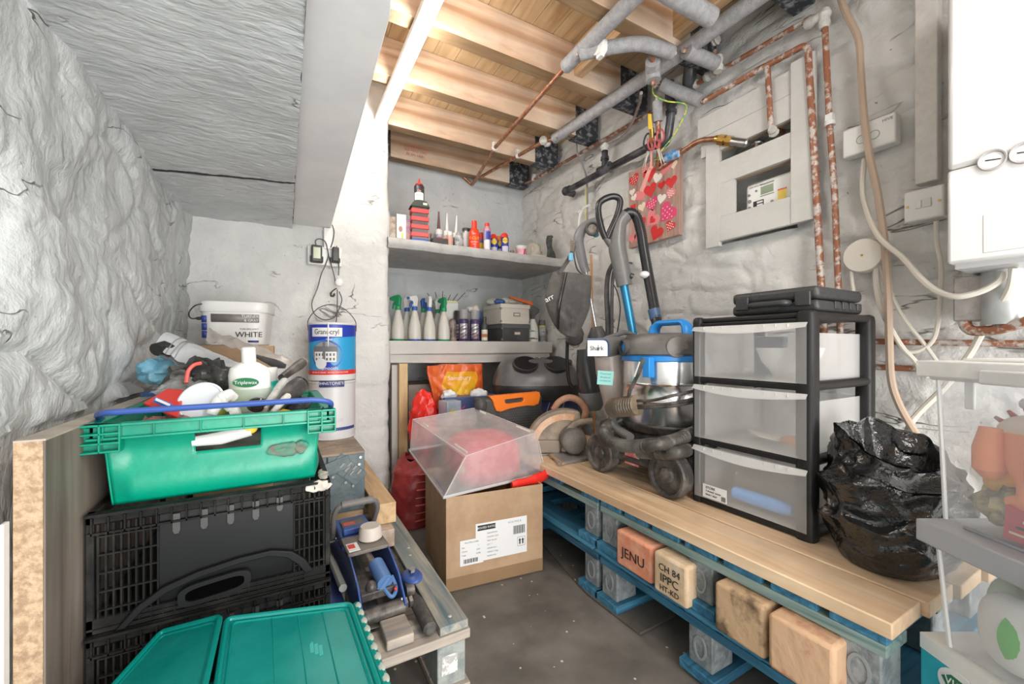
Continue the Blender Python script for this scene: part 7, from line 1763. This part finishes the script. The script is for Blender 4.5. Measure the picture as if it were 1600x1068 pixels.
# long silver foil sleeve across the back of the basket
t = thing('foil_sleeve', 'long silver grey foil sleeve lying diagonally over the back of the basket', 'sleeve', BK(320, 560, 1.45))
fa_, fb_ = BK(241, 540, 1.46), BK(272, 533, 1.50); fc_, fd_ = BK(408, 600, 1.36), BK(378, 622, 1.32)
def foil(s, q):
    a = V(BK(240, 541, 1.45)).lerp(BK(378, 624, 1.30), q); c = V(BK(278, 533, 1.56)).lerp(BK(425, 590, 1.42), q)
    p = a.lerp(c, s); p.z += .028*sin(pi*s)+.006*(1-2*abs(noise.noise(p*22))); return p
b = MB(); b.grid(foil, 24, 40); b.grid(lambda s, q: foil(s, q)-V((0, 0, .012+.040*sin(pi*s))), 24, 40); b.build('foil', P('foil_silver', (.74, .76, .78), (.64, .66, .68), 5, rough=.33, metal=.45), t, world=True, angle=60)
for q_ in (.14, .20, .24):
    b = MB(); b.tube([foil(k/12, q_)+V((0, 0, .002)) for k in range(13)], .0018, 4); b.build('printed_ring', P('print_grey', (.25, .25, .25), rough=.5), t, world=True)
b = MB(); b.tube([BK(244, 546, 1.44), BK(255, 542, 1.46), BK(270, 548, 1.46)], .018, 12); b.build('dark_opening', ink, t, world=True)
# dark hand tools and red loop
b = MB(); b.ell(BK(320, 592, 1.36), (.075, .06, .045), 40, 24, nz=.03, ns=20, ridged=True); tag(b.build('black_bag', P('black_sheen', (.02, .02, .02), (.09, .09, .085), 14, rough=.35)), 'crumpled black bag with a grey sheen below the foil sleeve', 'bag')
b = MB(); b.tube(spl([BK(291, 598, 1.26), BK(294, 580, 1.27), BK(303, 570, 1.28), BK(314, 567, 1.29)], 6), .0045, 8); tag(b.build('red_loop', P('coral_red', (.80, .12, .10), rough=.4)), 'thin coral red loop curving up from the black bag', 'cord')
b = MB(); b.ell(BK(262, 578, 1.52), (.062, .05, .035), 40, 24, nz=.02, ns=22, ridged=True); tag(b.build('blue_gloves', P('glove_blue', (.16, .42, .58), (.28, .55, .70), 10, rough=.5)), 'crumpled light blue rubber gloves beside the left wall', 'gloves')
t = thing('blue_crate', 'small dark blue slatted plastic crate below the blue gloves', 'crate', (BK(262, 600, 1.55).x+.01, 1.60, .70))
b = MB(); cbl = P('crate_blue', (.03, .12, .34), rough=.45)
for z in (.0, .05, .10, .145): b.bb((-.07, -.05, z), (.09, .06, z+.022))
for k in range(6): b.bb((-.07+.03*k, -.053, 0), (-.064+.03*k, -.05, .165))
b.build('body', cbl, t)
tag(t)
# teal bottle with white cap
c = BK(417, 612, 1.36)
t = thing('teal_bottle', 'teal bottle with a large white cap in the basket', 'bottle', c)
b = MB(); b.lathe([(0, -.09), (.035, -.09), (.036, .0), (.034, .02), (.025, .032), (0, .034)], n=26, sx=1.2); b.build('bottle', P('teal_pl', (.0, .42, .34), rough=.35), t)
b = MB(); b.lathe([(.026, .022), (.027, .024), (.026, .070), (0, .071)], n=24); b.build('cap', white_pl, t)
# brushes / black handles at the right
def handle(pa, pb, r0, r1, m_, label, nm='brush_handle', Ya=1.2, Yb=1.3, tipm=None):
    a, c = BK(pa[0], pa[1], Ya), BK(pb[0], pb[1], Yb)
    t = thing(nm, label, 'hand tool', a)
    b = MB(); b.tube([a, a.lerp(c, .5), a.lerp(c, .8), c, c+(c-a).normalized()*.004], lambda i, q: (r0, (r0+r1)*.5, r1, r1*.9, r1*.5)[i], 16); b.build('handle', m_, t, world=True)
    if tipm:
        b = MB(); d_ = (c-a).normalized(); b.tube([c+d_*.002, c+d_*.006], r1*.86, 16); b.build('end_cap', tipm, t, world=True)
    return t
taupe = P('taupe_end', (.30, .24, .21), (.45, .38, .33), 30, rough=.5)
handle((440, 590), (473, 566), .010, .015, bk, 'black brush handle with a pale worn end pointing up beside the paint tin', Ya=1.30, Yb=1.42, tipm=taupe)
handle((428, 640), (468, 600), .012, .024, bk, 'fat black tube shaped handle at the right of the basket', Ya=1.12, Yb=1.20, tipm=black_gl)
handle((412, 640), (446, 596), .009, .014, P('grey_silver', (.35, .34, .32), (.6, .6, .58), 18, rough=.4), 'grey and silver handle between the teal bottle and the black tube', Ya=1.14, Yb=1.24)
handle((425, 645), (450, 618), .006, .009, P('pale_stick', (.62, .6, .55), rough=.5), 'slim pale stick beside the fat black handle', Ya=1.09, Yb=1.14)
b = MB(); b.ell(BK(402, 632, 1.15), (.022, .02, .018)); tag(b.build('black_knob', black_gl), 'round black knob in front of the teal bottle', 'knob')
b = MB(); b.ell(BK(462, 630, 1.20), (.035, .03, .022), nz=.014, ns=40); tag(b.build('black_bracket', black_pl), 'black plastic bits at the right rim of the basket', 'plastic bits')
b = MB(); b.ell(BK(436, 650, 1.12), (.035, .02, .016), nz=.006, ns=30); tag(b.build('yellow_sponge', P('sponge_yellow', (.85, .55, .05), rough=.7)), 'yellow sponge pressed against the front rim of the basket', 'sponge')
b = MB(); b.ell(BK(405, 655, 1.13), (.045, .03, .012), nz=.008, ns=34); tag(b.build('red_cloth', P('print_red_cloth', (.55, .10, .09), (.7, .55, .5), 34, rough=.6)), 'red and white patterned cloth behind the blue bar', 'cloth')
b = MB(); b.ell(BK(255, 668, 1.13), (.075, .04, .020), nz=.014, ns=36, ridged=True); tag(b.build('dark_clutter', P('clutter', (.08, .08, .09), (.5, .2, .18), 40, rough=.5)), 'dark and red small tools heap at the front left of the basket', 'tools')
b = MB(); b.bb((-.27, 1.10, .70), (.055, 1.46, .765)); tag(b.build('folded_rag', P('rag_grey', (.35, .35, .33), (.22, .24, .22), 12, rough=.8), bevel=.02, seg=3), 'grey folded rag filling the bottom of the basket', 'rag')
b = MB(); b.tube([BK(300, 690, 1.085), BK(345, 684, 1.085), BK(392, 672, 1.085)], lambda i, q: (.010, .014, .012)[i], 12, flat=.6); tag(b.build('pale_tube', P('silver_tube', (.68, .68, .66), rough=.3)), 'silver white tube seen through the hand hole of the green basket', 'tube')
b = MB(); b.ell(BK(390, 668, 1.087), (.016, .01, .014)); tag(b.build('yellow_cap', yellow), 'yellow cap seen through the hand hole of the green basket', 'cap')

# ---- white paint tub behind, on a tall cardboard box
b = MB(); b.bb((-.30, 1.99, 0), (-.03, 2.36, 1.004)); tag(b.build('cardboard_box', card, bevel=.003), 'tall cardboard box behind the basket carrying the white paint tub', 'box')
c0 = W(372, 535, Y=2.13)
t = thing('paint_tub', 'white rectangular paint tub with a grey band and thin handle', 'paint tub', (c0.x, 2.17, 1.0055), -.16)
b = MB(); b.lathe([(0, 0), (.106, 0), (.110, .004), (.124, .150), (0, .150)], n=60, sy=.82, sq=4.5); b.build('tub', white_pl, t)
b = MB(); b.lathe([(.127, .138), (.130, .142), (.131, .168), (.127, .182), (.118, .186), (0, .184)], n=60, sy=.82, sq=4.5); b.build('lid', white_pl, t)
fy = lambda z: -(.106+.018*z/.150)*.82-.0030
def fl(x0, x1, z0, z1, m_, nm, off=0):
    b = MB(); b.add([(x0, fy(z0)-off, z0), (x1, fy(z0)-off, z0), (x1, fy(z1)-off, z1), (x0, fy(z1)-off, z1)], [(0, 1, 2, 3)]); o = b.build(nm, m_, t); s9 = o.modifiers.new('thick', 'SOLIDIFY'); s9.thickness = .0006; return o
fl(-.075, .098, .096, .130, P('band_taupe', (.20, .18, .17), (.34, .31, .29), 5, rough=.4), 'grey_band')
for k in range(3): fl(-.108, -.090, .030+.032*k, .058+.032*k, P('tub_blue', (.03, .06, .28), rough=.4), 'blue_panel')
fl(.055, .095, .012, .020, P('tub_blue', (.03, .06, .28)), 'blue_strip')
MT_ = T(0, -.1045, 0) @ Rx(-.10)
text('TURNER', .017, t, T(.066, fy(.13)-.004, .121) @ FX, paper); text('& GRAY', .015, t, T(.070, fy(.115)-.004, .104) @ FX, paper)
text('PURE BRILLIANT', .0095, t, T(.062, fy(.08)-.002, .068) @ FX, ink_grey); text('WHITE', .032, t, T(.060, fy(.06)-.002, .044) @ FX, ink)
b = MB(); b.tube(spl([(-.128, -.03, .12), (-.150, -.07, .11), (-.150, -.10, .13), (-.125, -.12, .158), (-.10, -.118, .168)], 6), .0028, 6); b.ell((-.13, -.055, .112), (.012, .008, .007)); b.build('handle', black_pl, t)
# clear bag on the worktop behind the basket
b = MB()
def cbag(s, q):
    p = V(W(328, 534, Y=1.98)).lerp(W(455, 572, Y=1.75), s); w = .10+.02*sin(s*5)
    p = p+V((0, -w*q, 0)); p.z += .045*sin(pi*min(1, q+.1))*(1-.5*s)+.012*(1-2*abs(noise.noise(p*18)))-.0
    p.z = max(p.z, 1.008) if p.y > 1.84 else p.z
    return p
b.grid(cbag, 50, 24); o = tag(b.build('clear_bag', clear('bag_taupe', (.55, .50, .46), .72, .2), angle=60), 'crumpled translucent grey brown bag lying under the white paint tub', 'bag')
b = MB(); b.tube([W(400, 556, Y=1.72), W(430, 568, Y=1.68), W(446, 572, Y=1.66)], lambda i, q: (.006, .016, .008)[i], 10, flat=.5); b.build('dark_blade', dark_gr, o, world=True)

# ---- tins standing on the grey steel box
zt = .545
c1 = W(516, 680, Y=2.27)
t = thing('paint_tin', 'plain white metal paint tin with a blue stripe at the bottom of the stack', 'paint tin', (c1.x+.012, 2.26, zt), -.25)
b = MB(); b.lathe([(0, 0), (.106, 0), (.109, .004), (.106, .008), (.106, .272), (.110, .276), (.110, .284), (.104, .286), (.098, .280), (0, .278)], n=44); b.build('tin', P('tin_white', (.72, .71, .72), rough=.35), t)
b = MB(); b.grid(patch(.1062, -.9, 1.3, .045, .060), 24, 1); b.build('blue_stripe', P('stripe_navy', (.05, .08, .26), rough=.4), t)
text('COVER PLUS', .022, t, T(0, 0, .095), P('grey_emboss', (.55, .55, .56), rough=.4), bend=.1068)
b = MB(); b.grid(patch(.1062, -1.5, -.55, .01, .25), 20, 1); b.build('pale_label', P('pale_label2', (.78, .78, .78), rough=.4), t)
t = thing('paint_tin', 'blue masonry paint tin with a house picture stacked on the plain tin', 'paint tin', (c1.x+.010, 2.26, zt+.288), -.22)
R = .110
b = MB(); b.lathe([(0, 0), (R-.004, 0), (R-.001, .004), (R, .008), (R, .272), (R+.003, .276), (R+.003, .283), (R-.006, .285), (R-.010, .280), (0, .278)], n=48); b.build('tin', P('tin_white', (.72, .71, .72)), t)
def band(z0, z1, m_, nm, a0=-1.75, a1=1.75, off=.0007, f=None, nv=1):
    b = MB(); b.grid(lambda s, q: (lambda a, z: V((sin(a)*(R+off), -cos(a)*(R+off), z)))(a0+(a1-a0)*s, (z0+(z1-z0)*q) if f is None else f(s, q)), 40, nv); return b.build(nm, m_, t)
lb_ = P('tin_light_blue', (.03, .36, .68), rough=.35); db_ = P('tin_deep_blue', (.02, .05, .42), rough=.35)
band(.050, .272, lb_, 'light_blue_field')
band(0, 0, db_, 'deep_blue_wave', off=.0012, f=lambda s, q: (.185+.045*s*s*1.6 if s < .6 else .211+.03*(s-.6))*(1-q)+.273*q, nv=4)
band(.030, .052, red, 'red_band', off=.0012); 
band(.004, .030, P('tin_pale', (.75, .75, .76), rough=.35), 'pale_foot', off=.0010)
band(.215, .258, paper, 'name_panel', a0=-.82, a1=.52, off=.0018)
text('Granocryl', .036, t, T(0, 0, .237) @ Rz(-.14), ink, bend=R+.0022, sx=.80)
text('tough', .014, t, T(0, 0, .203), paper, bend=R+.0022)
def disc(a0, zc, r, m_, nm, off, nseg=30, cut=None):
    b = MB(); vs = [V((sin(a0)*(R+off), -cos(a0)*(R+off), zc))]
    for k in range(nseg):
        th = 2*pi*k/nseg; dx, dz = r*cos(th), r*sin(th)
        if cut is not None: dz = max(dz, cut)
        a = a0+dx/R; vs.append(V((sin(a)*(R+off), -cos(a)*(R+off), zc+dz)))
    b.add(vs, [(0, 1+k, 1+(k+1) % nseg) for k in range(nseg)]); return b.build(nm, m_, t, angle=60)
disc(-.12, .125, .072, db_, 'blue_ring', .0018); disc(-.18, .130, .062, P('sky_grey', (.30, .31, .33), rough=.5), 'picture_sky', .0028, cut=-.035)
def cyr(x0, x1, z0, z1, m_, nm, off):
    b = MB(); b.grid(lambda s, q: (lambda a: V((sin(a)*(R+off), -cos(a)*(R+off), z0+(z1-z0)*q)))((x0+(x1-x0)*s)/R), 10, 1); return b.build(nm, m_, t)
cyr(-.070, .030, .092, .145, P('house_white', (.78, .77, .75), rough=.5), 'house_wall', .0035)
cyr(-.075, .036, .142, .168, P('house_roof', (.16, .16, .17), rough=.5), 'house_roof', .0038)
cyr(-.030, -.018, .095, .190, P('house_roof', (.16, .16, .17)), 'chimney', .0042)
for k in range(6):
    for l in range(2): cyr(-.064+.015*k+(.004 if k > 2 else 0), -.056+.015*k+(.004 if k > 2 else 0), .100+.022*l, .112+.022*l, P('house_window', (.12, .12, .13), rough=.4), 'house_window', .0042)
disc(-.35, .085, .026, P('tin_pale', (.75, .75, .76)), 'white_seal', .005)
text('smooth', .024, t, T(0, 0, .062), paper, bend=R+.0025)
text('UP TO 15 YEARS - EXTRA PROTECTION', .010, t, T(0, 0, .041), paper, bend=R+.0025)
b = MB(); pl9 = [V((sin(a)*(R+.0026), -cos(a)*(R+.0026), 0)) for a in (-.5, .5)]
band(-.030, .002, P('navy_plate', (.04, .05, .18), rough=.4), 'maker_plate', a0=-.45, a1=.62, off=.0006)
text("JOHNSTONE'S", .020, t, T(0, 0, -.012), paper, bend=R+.0016)
b = MB(); b.tube(spl([V((-.112, 0, .245)), V((-.108, -.02, .30)), V((-.06, -.045, .355)), V((0, -.052, .375)), V((.06, -.045, .355)), V((.108, -.02, .30)), V((.112, 0, .245))], 6), .0022, 6); b.build('wire_handle', P('wire_dark', (.10, .10, .10), rough=.4, metal=.5), t)
# paint drip down the front
b = MB(); b.tube([V((sin(-.05)*(R+.003), -cos(-.05)*(R+.003), z)) for z in (.28, .24, .20, .165)], lambda i, q: (.004, .003, .0035, .001)[i], 8); b.build('paint_drip', white_pl, t)

# ---- grey steel box on timber, on the left pallet
px0_, px1_ = .10, .318
t = thing('steel_box', 'blue grey steel fitting box with crossed lever plates under the tins', 'box', ((px0_+px1_)/2, 2.08, .2885))
stl = P('blue_grey_steel', (.11, .155, .175), (.17, .21, .22), 16, rough=.4, bump=.15, bscale=90); stlp = P('steel_plate', (.18, .21, .22), (.32, .30, .27), 22, rough=.4, metal=.4)
b = MB(); b.bb((-.109, -.195, 0), (.109, .34, .245)); b.build('casing', stl, t, bevel=.002)
b = MB(); b.bb((-.109, -.197, .246), (.109, .34, .2555)); b.build('timber_top', P('dirty_top', (.42, .33, .25), (.25, .20, .16), 10, rough=.8), t)
b = MB(); b.bb((-.045, -.198, .115), (-.038, -.194, .243)); b.build('gap', ink, t)
for (x_, z_, w_, h_, r_) in ((.035, .185, .13, .075, -.75), (.07, .155, .07, .07, -.75), (.0, .205, .10, .055, .3), (-.08, .19, .06, .07, .5)):
    b = MB(); b.prism([(-w_/2, -h_/2), (w_/2, -h_/2), (w_/2, h_/2), (-w_/2, h_/2)], .004, T(x_, -.1952-.0022*[.035, .07, .0, -.08].index(x_), z_) @ FX @ Rz(r_)); b.build('lever_plate', stl, t, bevel=.002)
for k in range(3):
    for sx_ in (0, 1):
        b = MB(); b.prism([(-.004, -.012), (.004, -.012), (.004, .012), (-.004, .012)], .002, T(.015+.02*k+.03*sx_, -.2052, .205-.018*k) @ FX @ Rz(-.75)); b.build('slot', P('pale_slot', (.33, .34, .33)), t)
for (x_, z_) in ((-.02, .16), (.03, .13), (.085, .20), (.09, .23), (.06, .11), (-.09, .16)):
    b = MB(); b.cyl((x_, -.199, z_), (x_, -.205, z_), .006, n=12); b.build('rivet', steel, t)
tm = wood('reclaimed_timber', (.62, .42, .24), (.72, .54, .36), (.42, .27, .15), 'X', .8)
tmy = wood('reclaimed_timber_y', (.68, .46, .25), (.78, .58, .38), (.5, .32, .18), 'Y', .8)
zd = .1765       # deck of the left pallet
t = thing('timber_block', 'stamped timber block beneath the blue grey steel box', 'timber block', (.205, 2.05, zd+.002))
b = MB(); b.bb((-.105, -.16, 0), (.109, .30, .108)); b.build('block', tm, t, bevel=.004)
text('O 181-080PL', .024, t, T(.03, -.1612, .042) @ FX, ink, name='stencil')
# beam and small block on the long board
zb2 = .2005
b = MB(); b.bb((.312, 1.66, zb2+.001), (.395, 1.78, zb2+.070)); t9 = tag(b.build('timber_block', P('weathered_block', (.60, .50, .40), (.40, .30, .22), 12, rough=.8), bevel=.003), 'short pale timber block holding up the near end of the beam', 'timber block')
b = MB(); b.bb((.330, 1.72, zb2+.0715), (.415, 2.44, zb2+.155)); tag(b.build('timber_beam', tmy, bevel=.003), 'square pine beam beside the steel box, pointing at the pier', 'beam')
# ---- left pallet
t = thing('pallet', 'weathered blue grey pallet low on the floor under the trolley jack', 'pallet', (.15, 1.75, 0))
pgx = wood('pallet_weathered_x', (.36, .31, .27), (.54, .47, .39), (.16, .20, .24), 'X', 1.1, rough=.75); pgy = wood('pallet_weathered_y', (.28, .29, .27), (.52, .46, .36), (.11, .18, .21), 'Y', 1.1, rough=.75)
for y in (1.105, 1.60, 2.10):
    b = MB(); b.bb((.112, y, zd-.028), (.482, y+.125, zd-.001)); b.build('cross_board', pgx, t, world=True, bevel=.003)
    for x in (.385, .118):
        b = MB(); b.bb((x, y+.01, .024), (x+.085, y+.12, zd-.0285)); bo = b.build('block', P('block_grey_green', (.22, .25, .24), (.36, .38, .36), 20, rough=.6, bump=.3), t, world=True, bevel=.003)
        if x > .3 and y < 1.2:
            b = MB(); b.bb((x+.012, y+.0085, .060), (x+.060, y+.0095, .115)); b.build('torn_sticker', P('torn_white', (.75, .74, .72), (.45, .44, .43), 40, rough=.6, mix=(.48, .52)), bo, world=True)
for x in (.385, .118):
    b = MB(); b.bb((x-.005, 1.10, .0), (x+.095, 2.24, .0235)); b.build('bottom_board', pgx, t, world=True, bevel=.003)
for k, (xa, xb_) in enumerate(((.392, .478), (.185, .27))):
    b = MB(); b.bb((xa, 1.112 if k == 0 else 1.24, zd), (xb_, 2.42 if k == 0 else 2.2, zd+(.024 if k == 0 else .0015))); b.build('deck_board', pgy, t, world=True, bevel=.002)
for (x, y) in ((.435, 1.15), (.44, 1.62), (.43, 1.56)):
    b = MB(); b.ell((x, y, .2005), (.006, .006, .002)); b.build('nail_head', P('nail', (.6, .58, .55), rough=.4, metal=.5), t, world=True)
b = MB(); c = W(632, 1000, Z=.20); b.bb((c.x-.045, 1.125, zd+.001), (c.x+.030, 1.225, zd+.028)); tag(b.build('wood_chock', pgx, bevel=.004), 'small weathered wood chock under the roller end of the jack', 'chock')

# ---- trolley jack
jx = .262; jz = zd+.002
t = thing('trolley_jack', 'blue trolley jack with a black carry handle and pale round saddle pad', 'jack', (jx, 1.24, jz+.013), .06)
jb = P('jack_blue', (.035, .08, .28), (.06, .12, .36), 8, rough=.35); jk = P('jack_black', (.045, .043, .042), (.16, .14, .12), 18, rough=.45, metal=.3)
for s_ in (-1, 1):
    b = MB(); b.prism([(.0, .0), (.05, -.012), (.32, .02), (.56, .02), (.58, .06), (.50, .085), (.30, .10), (.16, .135), (.05, .10), (-.02, .04)], .006, T(s_*.062-.003, 0, 0) @ Matrix(((0, 0, 1, 0), (1, 0, 0, 0), (0, 1, 0, 0), (0, 0, 0, 1)))); b.build('side_plate', jb, t, bevel=.0015)
b = MB(); b.cyl((-.095, .005, .022), (.062, .005, .022), .022, n=24); b.build('front_roller', jk, t)
for x_ in (.062, .078):
    b = MB(); b.cyl((x_, .005, .026), (x_+.010, .005, .026), .017, n=6); b.build('axle_nut', steel, t)
b = MB(); b.bb((-.055, .04, .045), (.055, .17, .07)); b.ell((-.02, .06, .075), (.018, .018, .02)); b.build('lift_arm', jk, t, bevel=.004)
b = MB(); b.bb((-.066, .17, .128), (.066, .30, .140)); b.build('tray_plate', P('plate_brown', (.13, .11, .10), (.22, .19, .17), 12, rough=.5), t, bevel=.003)
b = MB(); b.bb((-.06, .18, .1405), (-.025, .24, .142)); pp_ = b.build('warning_label', paper, t)
b = MB(); b.bb((-.057, .20, .1422), (-.036, .23, .143)); b.build('red_print', red, pp_)
b = MB(); b.lathe([(0, .142), (.036, .142), (.040, .146), (.037, .178), (.032, .186), (0, .186)], T(.022, .245, 0), n=28); b.build('saddle_pad', P('pad_cream', (.62, .56, .50), rough=.5), t)
b = MB(); b.cyl((.012, .13, .105), (.018, .045, .085), .024, n=18); b.cyl((.0, .055, .06), (.03, .05, .10), .013, n=10); b.build('ram_cylinder', P('ram_blue', (.10, .20, .42), rough=.35), t)
b = MB(); b.tube(spl([(.012, .05, .07), (.03, .02, .05), (.05, .04, .06), (.045, .07, .085)], 5), .006, 8); b.build('ram_hook', P('ram_blue', (.10, .20, .42)), t)
for k in range(3):
    b = MB(); b.ell((.035+.01*k, .06-.03*k, .085-.02*k), (.005, .005, .005)); b.build('bolt', [steel, red, steel][k], t)
b = MB(); b.bb((-.06, .31, .09), (.06, .50, .13)); b.bb((-.05, .33, .13), (.05, .36, .155)); b.build('pump_block', jb, t, bevel=.005)
b = MB(); b.bb((-.04, .37, .132), (.04, .46, .136)); b.bb((-.02, .38, .137), (.03, .40, .139)); b.build('pump_plate', P('plate_brown', (.13, .11, .10), (.22, .19, .17), 12), t)
b = MB(); b.bb((-.035, .40, .137), (.005, .43, .139)); b.build('red_mark', P('faded_red', (.6, .12, .08), rough=.5), t)
b = MB(); b.cyl((-.09, .52, .04), (.09, .52, .04), .014, n=14); b.build('rear_axle', steel, t)
for s_ in (-1, 1):
    b = MB(); b.cyl((s_*.078, .52, .034), (s_*.098, .52, .034), .032, n=22); b.build('rear_wheel', jk, t)
b = MB(); hpts = [(-.070, .42, .10), (-.078, .36, .20), (-.066, .345, .235), (0, .34, .243), (.066, .345, .235), (.078, .36, .20), (.070, .42, .10)]
b.tube(seglist(hpts, .03), .009, 12); b.tube([(-.055+.011*k, .342, .240) for k in range(11)], lambda i, q: .0125+.0022*(i % 2), 12); b.build('carry_handle', P('handle_grey', (.17, .16, .155), rough=.5), t)
b = MB(); b.ell((.108, .06, .070), (.032, .045, .012)); b.build('side_foot', jb, t)
b = MB(); b.cyl((.105, .055, .088), (.105, .055, .098), .011, n=6); b.build('foot_bolt', steel, t)
b = MB(); b.cyl((.075, .03, .05), (.10, .03, .05), .020, n=18); b.build('hub', jk, t)
b = MB(); b.tube([(-.09, .12, .065), (-.09, .30, .06), (-.10, .50, .05)], .012, 10); b.build('spring_rod', P('spring_grey', (.4, .42, .4), rough=.4, metal=.4), t)
b = MB(); b.prism([(-.150, .02), (-.12, .0), (-.085, .02), (-.085, .30), (-.11, .50), (-.150, .52)], .012, T(0, .02, .012)); b.build('base_plate', P('jack_dark_blue', (.03, .05, .17), rough=.4), t, bevel=.003)
t = thing('jack_handle', 'black steel jack handle with a thick rubber grip lying beside the jack', 'jack handle', W(655, 940, Z=.20))
g0_ = W(608, 862, Z=.212); g1_ = W(652, 942, Z=.205); g2_ = W(672, 982, Z=.200)
b = MB(); b.tube([g0_, g1_], .0125, 14); b.build('rod', jk, t, world=True)
b = MB(); b.tube([g1_.lerp(g0_, .06), g1_, g2_, g2_+(g2_-g1_).normalized()*.008], lambda i, q: (.017, .020, .020, .013)[i], 16); b.build('rubber_grip', P('rubber', (.06, .057, .054), (.12, .11, .10), 20, rough=.7), t, world=True)

# ---- teal lidded tote in front
tl = P('tote_teal', (.0, .21, .19), (.01, .26, .235), 7, rough=.33, bump=.08, bscale=30); tl2 = P('tote_rim', (.0, .24, .21), rough=.35)
t = thing('lidded_tote', 'teal attached lid tote with a split two part lid in the foreground', 'tote', (-.06, .66, 0), .0)
L0 = W(590, 1068, Z=.45); A_ = W(553, 946, Z=.45)       # right edge near / far
xr_ = A_.x
b = MB(); b.box((0.0, -.02, .19), (.36, .46, .38), None, .90); o = b.build('body', tl2, t, bevel=.012, seg=3)
b = MB(); b.bb((-.195, -.27, .385), (.195, .225, .415)); b.build('rim', tl2, t, bevel=.006)
# right flap: flat and slightly raised, left flap tilted up towards the middle
def flap(c, lbl_):
    b = MB(); n = V((0, 0, 1))
    b.slab([V(c[0]), V(c[1]), V(c[2]), V(c[3])], (0, 0, 1), .005)
    o = b.build(lbl_, tl, t, world=True, bevel=.003)
    cc = (V(c[0])+V(c[1])+V(c[2])+V(c[3]))/4
    loop = [V(p).lerp(cc, .0)+V((0, 0, .006)) for p in c]; loop2 = [V(p).lerp(cc, .10)+V((0, 0, .0055)) for p in c]
    b = MB(); b.tube(seglist(loop+[loop[0]], .012), .0055, 8); b.build('flap_rim', tl2, o, world=True)
    b = MB(); b.tube(seglist(loop2+[loop2[0]], .012), .0022, 6); b.build('flap_ridge', tl2, o, world=True)
    return o
zR = .45
rF = W(547, 948, Z=zR); rN = W(600, 1100, Z=zR-.012); mF = W(354, 972, Z=zR+.012); mN = W(330, 1140, Z=zR+.006)
o = flap([(mN.x, mN.y, mN.z), (rN.x, rN.y, rN.z), (rF.x, rF.y, rF.z), (mF.x, mF.y, mF.z)], 'lid_flap')
lF = W(252, 992, Z=.435); lM = W(344, 968, Z=.470); lMN = W(338, 1060, Z=.470); lMN = V((mF.x-.012, .60, .462)); lL = W(163, 1078, Z=.425)
flap([(lL.x, lL.y-.05, lL.z), (lMN.x, lMN.y, lMN.z), (lM.x, lM.y, lM.z), (lF.x, lF.y, lF.z)], 'lid_flap')
# crenellated closing strip along the right edge
b = MB(); e0, e1 = rF+V((.012, 0, 0)), rN+V((.012, 0, 0))
b.tube([e0, e1], .008, 8); b.build('closing_strip', tl2, t, world=True)
for k in range(9):
    p = e0.lerp(e1, .04+.10*k); b = MB(); b.ell(p+V((.002, 0, .0055)), (.006, .012, .003)); b.build('worn_notch', P('worn_cream', (.42, .46, .40), rough=.6), t, world=True)
for k in range(3):
    s_ = .35+.2*k
    p = mF.lerp(rF, s_); q_ = mN.lerp(rN, s_)
    b = MB(); b.tube([p.lerp(q_, .04)+V((0, 0, .0055)), p.lerp(q_, .9)+V((0, 0, .0055))], .0014, 4); b.build('moulded_line', tl2, t, world=True)
for k in range(3):
    p = mF.lerp(rF, .62+.03*k).lerp(mN.lerp(rN, .62+.03*k), .45+.02*k)
    b = MB(); b.box(p+V((0, 0, .0062)), (.006, .028, .0008)); b.build('moulded_mark', P('mark_teal', (.06, .42, .38), rough=.4), t, world=True)
